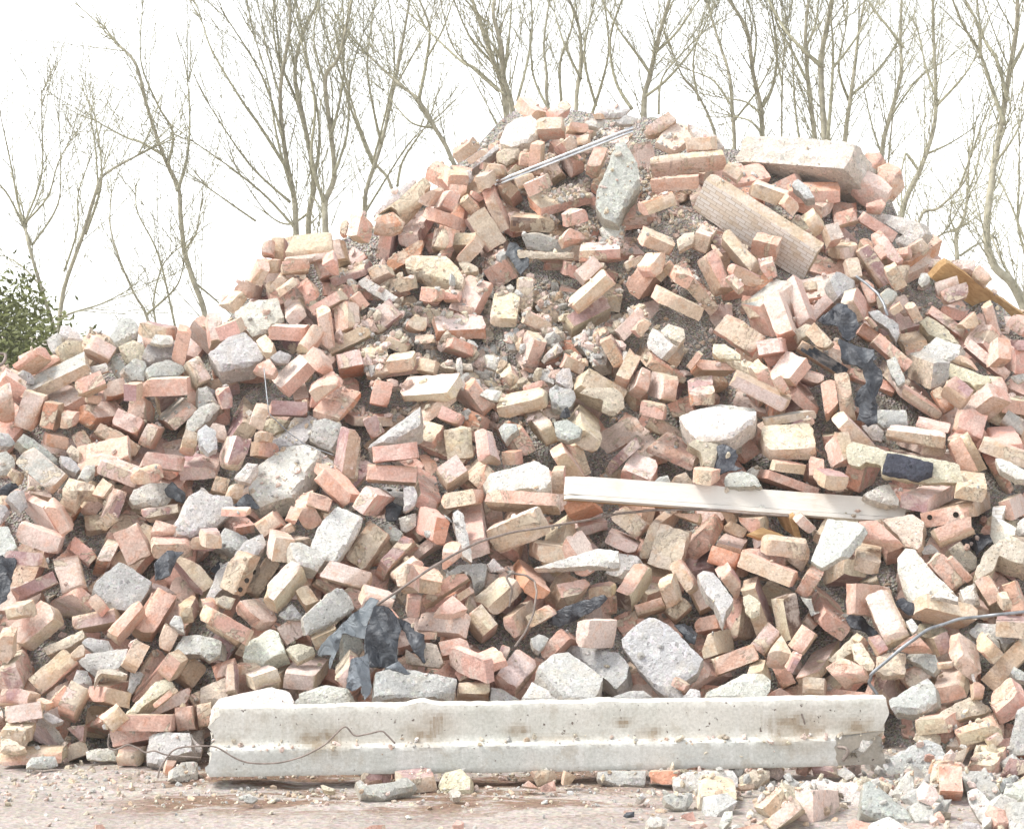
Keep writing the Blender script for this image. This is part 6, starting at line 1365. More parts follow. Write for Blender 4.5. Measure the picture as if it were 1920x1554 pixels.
2091 7780 76 232 -536 -750 -310 228 108 56 0
2000 8032 308 170 -168 -432 869 228 108 56 1
2160 8679 830 501 -230 680 483 228 108 56 1
2033 9453 1382 354 -853 -356 -147 228 108 56 1
1988 9514 1501 268 -279 729 564 120 108 56 0
2297 8187 355 160 -33 -971 -173 228 108 56 1
2442 8322 538 278 -676 -631 -261 228 108 56 3
2256 8689 763 871 -361 -309 128 160 100 56 4
2204 8893 944 53 -844 -531 53 80 105 56 4
2325 9151 1164 229 -963 -58 132 228 108 56 0
2394 9284 1220 305 -735 559 232 120 108 56 1
2230 9534 1508 126 238 -933 -239 228 108 56 1
2712 7976 174 93 -223 896 371 228 108 56 4
2467 8234 359 277 -822 -484 117 120 108 56 2
2539 8378 508 304 126 360 -873 228 108 56 4
2509 8557 705 705 -57 458 539 228 108 56 3
2632 8780 862 298 -719 580 240 228 108 56 0
2547 8972 1058 613 549 31 -568 80 105 56 6
2619 9116 1120 59 141 -378 -913 120 108 56 2
2732 8077 157 898 -372 -216 89 228 108 56 2
2777 8203 353 549 111 -43 -827 228 108 56 1
2778 8497 569 20 20 -2 1000 160 100 56 5
2757 8526 653 686 667 -189 -221 228 108 56 6
2928 8792 943 594 -688 411 63 228 108 56 1
2773 8921 1013 460 -718 -290 -434 228 108 56 1
2714 9170 1220 356 -800 455 162 228 108 56 0
3127 7974 69 601 249 291 -702 228 108 56 4
3001 8218 339 251 388 319 -827 228 108 56 3
3021 8445 582 461 -630 557 285 120 108 56 0
2954 8560 661 357 -442 715 407 228 108 56 4
3142 8711 811 902 -373 -202 84 80 105 56 2
2936 8880 995 703 453 -420 352 228 108 56 5
2935 9261 1342 94 -132 271 -949 228 108 56 4
-2893 8256 195 161 -67 910 -377 120 108 56 0
-3050 8293 320 104 -234 -889 -380 228 108 56 0
-3044 8442 456 682 701 3 209 228 108 56 4
-3058 8579 656 379 -917 -114 -47 228 108 56 0
-2804 8780 893 393 163 -346 836 228 108 56 0
-3111 8981 1064 735 -128 -662 74 120 108 56 5
-3130 8032 -5 690 134 12 -711 228 108 56 4
-2747 8213 366 169 409 343 828 228 108 56 1
-2943 8397 417 644 516 476 -305 228 108 56 1
-2784 8650 808 535 -812 226 -60 228 108 56 0
-2641 8680 763 704 61 -541 -455 120 108 56 0
-2783 8975 1144 270 112 366 -884 160 100 56 0
-2461 7917 68 121 -546 142 817 228 108 56 2
-2448 7991 219 102 247 369 890 228 108 56 3
-2477 8107 310 385 -242 -806 -380 228 108 56 0
-2441 8536 713 360 23 -388 848 228 108 56 4
-2566 8623 755 311 -174 734 -578 228 108 56 1
-2710 8845 1089 264 106 -366 886 160 100 56 2
-2712 9022 1110 839 347 -160 387 120 108 56 3
-2362 7867 44 590 230 684 -363 228 108 56 0
-2287 7927 189 130 344 351 861 228 108 56 4
-2246 8041 263 51 -252 77 -963 120 108 56 1
-2280 8278 582 313 -757 529 219 228 108 56 1
-2300 8684 747 382 -923 -36 -15 120 108 56 0
-2253 8933 1018 379 914 56 135 80 105 56 1
-1908 7937 38 154 -373 845 350 120 108 56 1
-2157 8217 368 119 346 -148 919 160 100 56 3
-2034 8424 529 377 911 63 152 120 108 56 1
-2187 8339 448 795 -329 -471 195 80 105 56 2
-2039 8930 951 382 -923 35 14 120 108 56 4
-2040 8951 1061 479 199 328 -790 160 100 56 1
-2019 9108 1139 152 368 351 848 120 108 56 0
-1790 7906 37 197 -81 903 -374 120 108 56 2
-1829 8177 230 3 -7 924 383 120 108 56 5
-1872 8373 478 57 -4 -402 914 228 108 56 0
-1697 8630 610 156 376 -350 -844 120 108 56 1
-1621 8723 735 702 291 249 -601 80 105 56 3
-1886 9317 1324 368 126 77 -918 228 108 56 1
-1609 7938 -13 127 696 -582 402 80 105 56 0
-1455 8300 423 717 -462 -512 -104 160 100 56 1
-1458 8371 484 517 112 716 -456 120 108 56 0
-1539 8572 551 308 -742 550 228 120 108 56 0
-1502 8782 835 633 658 -226 339 228 108 56 1
-1456 9000 983 447 185 335 -809 228 108 56 0
-1468 9343 1280 122 294 -363 -876 228 108 56 1
-1402 9222 1174 701 -96 -428 -563 228 108 56 5
-1156 8018 -34 595 311 -519 530 228 108 56 0
-1354 8202 101 392 -326 -758 407 228 108 56 6
-1355 8367 458 471 530 -41 -704 228 108 56 1
-1422 8516 656 330 -795 -470 -195 228 108 56 4
-1217 8841 820 -9 738 604 303 228 108 56 1
-1254 9133 1123 257 -936 19 -240 228 108 56 4
-1264 9166 1128 -28 -253 -245 936 228 108 56 4
-1095 9429 1487 476 874 49 81 228 108 56 4
-1144 9595 1538 99 -785 -490 -365 228 108 56 0
-925 7758 -19 322 -929 -40 177 228 108 56 4
-1038 7971 188 220 91 372 -897 120 108 56 0
-1112 8399 500 788 95 -315 520 160 100 56 3
-1129 8607 593 509 485 192 -685 228 108 56 0
-1115 8827 827 634 163 189 -732 160 100 56 1
-1128 9184 1002 78 187 375 905 80 105 56 0
-881 9207 1316 392 85 874 -273 120 108 56 3
-1074 9324 1401 367 -889 252 108 160 100 56 1
-1090 9468 1517 609 -781 56 -124 120 108 56 2
-990 9684 1707 198 -156 -639 -727 228 108 56 0
-791 7838 58 121 346 -565 739 228 108 56 1
-836 7921 77 201 -406 696 557 228 108 56 5
-633 8139 204 397 585 -694 133 120 108 56 2
-865 8217 208 28 766 629 130 80 105 56 1
-828 8739 707 390 16 818 422 120 108 56 3
-898 9038 1056 181 438 -337 -814 228 108 56 6
-667 9201 1249 924 383 -9 22 80 105 56 1
-747 9850 1763 310 227 387 -838 228 108 56 0
-532 7889 59 629 139 734 -213 120 108 56 0
-434 8049 167 898 321 84 288 228 108 56 0
-517 8076 270 604 -454 -123 643 80 105 56 1
-522 8360 453 702 291 249 -601 228 108 56 4
-628 8450 574 -29 -345 853 392 228 108 56 4
-448 8921 970 359 867 -132 -320 228 108 56 0
-643 9178 1038 669 -277 637 -264 120 108 56 0
-232 9736 1709 75 231 -907 -343 228 108 56 1
-421 9877 1675 163 -392 -836 -346 160 100 56 4
-264 7897 -19 903 374 -81 195 228 108 56 1
-147 7990 97 261 -412 391 780 120 108 56 2
-257 8173 233 345 -832 -401 -166 228 108 56 1
-403 8479 546 706 -44 -468 -530 120 108 56 2
-318 8947 915 749 -310 540 -224 228 108 56 2
-126 9879 1709 119 49 -380 916 160 100 56 1
-269 9980 1963 699 320 -371 521 228 108 56 2
-215 10112 2157 286 119 -364 878 228 108 56 4
-78 7912 84 106 256 -368 -887 120 108 56 1
61 8075 225 305 -940 -122 92 228 108 56 1
-121 8366 481 553 491 -261 621 228 108 56 0
14 8671 589 338 140 -356 860 228 108 56 1
108 8822 712 687 -168 -367 -605 80 105 56 0
-133 9976 1728 382 923 -20 -49 120 108 56 0
-27 10159 2026 394 280 147 -863 120 108 56 0
-25 10060 2004 293 -846 435 102 228 108 56 4
297 7982 28 188 787 -48 -586 228 108 56 3
114 8234 240 591 -388 -144 -692 80 105 56 2
192 8477 500 325 -785 -487 -202 160 100 56 4
224 8752 550 814 502 172 -238 228 108 56 0
71 9169 970 374 903 -81 -196 228 108 56 1
177 9415 1392 94 -10 901 423 228 108 56 2
335 9698 1748 117 -96 92 -984 228 108 56 4
245 9637 1541 316 -677 -657 -104 228 108 56 2
364 9982 2046 480 519 -707 27 80 105 56 0
260 10078 2265 326 787 -200 -483 160 100 56 0
524 8182 168 546 -807 -221 -43 228 108 56 0
590 8400 355 569 420 -699 -105 80 105 56 4
650 8729 630 501 -345 792 -53 160 100 56 4
431 9151 1053 198 175 399 -878 228 108 56 0
349 9290 1251 898 -372 218 -90 120 108 56 4
589 9659 1615 376 599 689 -157 80 105 56 0
472 9955 2131 901 373 85 -206 228 108 56 4
768 8125 43 160 -69 449 -877 228 108 56 3
744 8403 289 920 -381 -80 33 120 108 56 1
875 8902 916 773 319 165 -524 228 108 56 1
586 9199 1114 831 201 50 517 120 108 56 0
885 9588 1786 185 -682 -351 614 228 108 56 5
705 9901 2138 149 -820 -550 51 228 108 56 1
954 8542 294 114 78 987 83 228 108 56 1
1100 8695 629 821 513 173 180 228 108 56 4
1053 9042 1240 705 -292 597 -247 228 108 56 2
1023 9193 1285 629 -324 216 673 120 108 56 1
998 9531 1683 923 382 -18 42 228 108 56 2
1128 9725 1927 705 51 -534 -463 120 108 56 0
1141 7973 47 529 -11 676 -513 228 108 56 0
1372 8085 187 766 422 477 91 160 100 56 5
1261 8564 756 171 -412 827 343 228 108 56 3
1258 9002 1035 85 -205 -901 -372 120 108 56 3
1362 8978 1145 576 -410 -117 -697 160 100 56 2
1330 9131 1387 341 -657 -31 -671 120 108 56 0
1259 9448 1662 47 -138 -449 882 228 108 56 0
1325 9876 2106 -3 -4 -217 976 228 108 56 2
1595 8180 56 381 921 30 73 160 100 56 0
1569 8166 327 683 283 -258 622 228 108 56 0
1504 8329 584 319 631 -673 220 80 105 56 1
1582 8829 896 -41 -188 976 102 160 100 56 2
1552 9253 1500 24 -58 922 382 80 105 56 5
1422 9550 1700 304 -542 685 380 228 108 56 1
1594 9982 1884 595 246 -293 707 160 100 56 1
1455 10140 1997 270 645 613 -368 120 108 56 5
1791 7927 49 353 -763 -528 -119 80 105 56 1
2078 8410 599 859 -442 -131 224 228 108 56 1
1915 8666 708 214 214 -211 929 228 108 56 1
1808 9058 1158 399 176 502 -747 228 108 56 0
1624 9527 1562 319 -769 512 212 228 108 56 0
1962 7874 176 224 82 371 -898 228 108 56 0
1919 7984 206 627 505 -559 200 160 100 56 4
2102 8542 756 370 -606 643 286 228 108 56 1
2064 9066 1197 984 89 62 139 228 108 56 3
2109 9274 1261 286 121 -362 879 120 108 56 1
2049 9446 1380 187 -77 905 -374 120 108 56 1
1944 9475 1451 329 -286 782 445 120 108 56 4
2147 7908 49 858 356 -142 342 120 108 56 1
2282 8047 276 286 -119 878 -364 120 108 56 0
2238 8345 479 725 -301 572 -237 228 108 56 3
2388 8623 758 794 -169 584 -6 228 108 56 0
2172 8827 860 919 381 39 -95 120 108 56 1
2241 9015 1070 602 249 -290 701 120 108 56 1
2282 9201 1257 659 -257 284 648 120 108 56 1
2380 9348 1312 106 699 -569 420 120 108 56 3
2449 8079 260 195 -393 -609 -661 228 108 56 4
2665 8109 234 292 644 662 -249 160 100 56 5
2546 8369 570 921 380 31 -77 80 105 56 4
2547 8646 800 128 -396 -905 90 228 108 56 4
2629 8913 1002 661 619 396 150 120 108 56 5
2436 8997 1058 302 335 807 381 120 108 56 1
2533 9242 1259 346 -835 396 164 228 108 56 1
2787 7859 11 153 156 64 -974 228 108 56 0
2964 7995 88 198 -679 340 -620 160 100 56 1
2893 8283 404 607 -502 -578 214 228 108 56 0
2868 8403 525 447 -187 672 -561 228 108 56 0
2791 8579 761 124 10 -377 918 228 108 56 1
2724 8767 897 231 626 266 696 228 108 56 1
2692 8983 1106 256 106 -355 -893 120 108 56 4
2904 9135 1152 658 273 268 -648 120 108 56 1
2989 7872 4 706 39 527 472 228 108 56 3
3009 8084 274 276 -664 642 266 120 108 56 0
2985 8293 449 620 507 538 -263 228 108 56 3
3036 8456 681 64 -67 217 972 228 108 56 4
3066 8763 954 347 520 380 682 228 108 56 0
3120 8886 1029 109 -262 886 367 120 108 56 1
3093 9143 1306 989 59 34 133 120 108 56 3"""
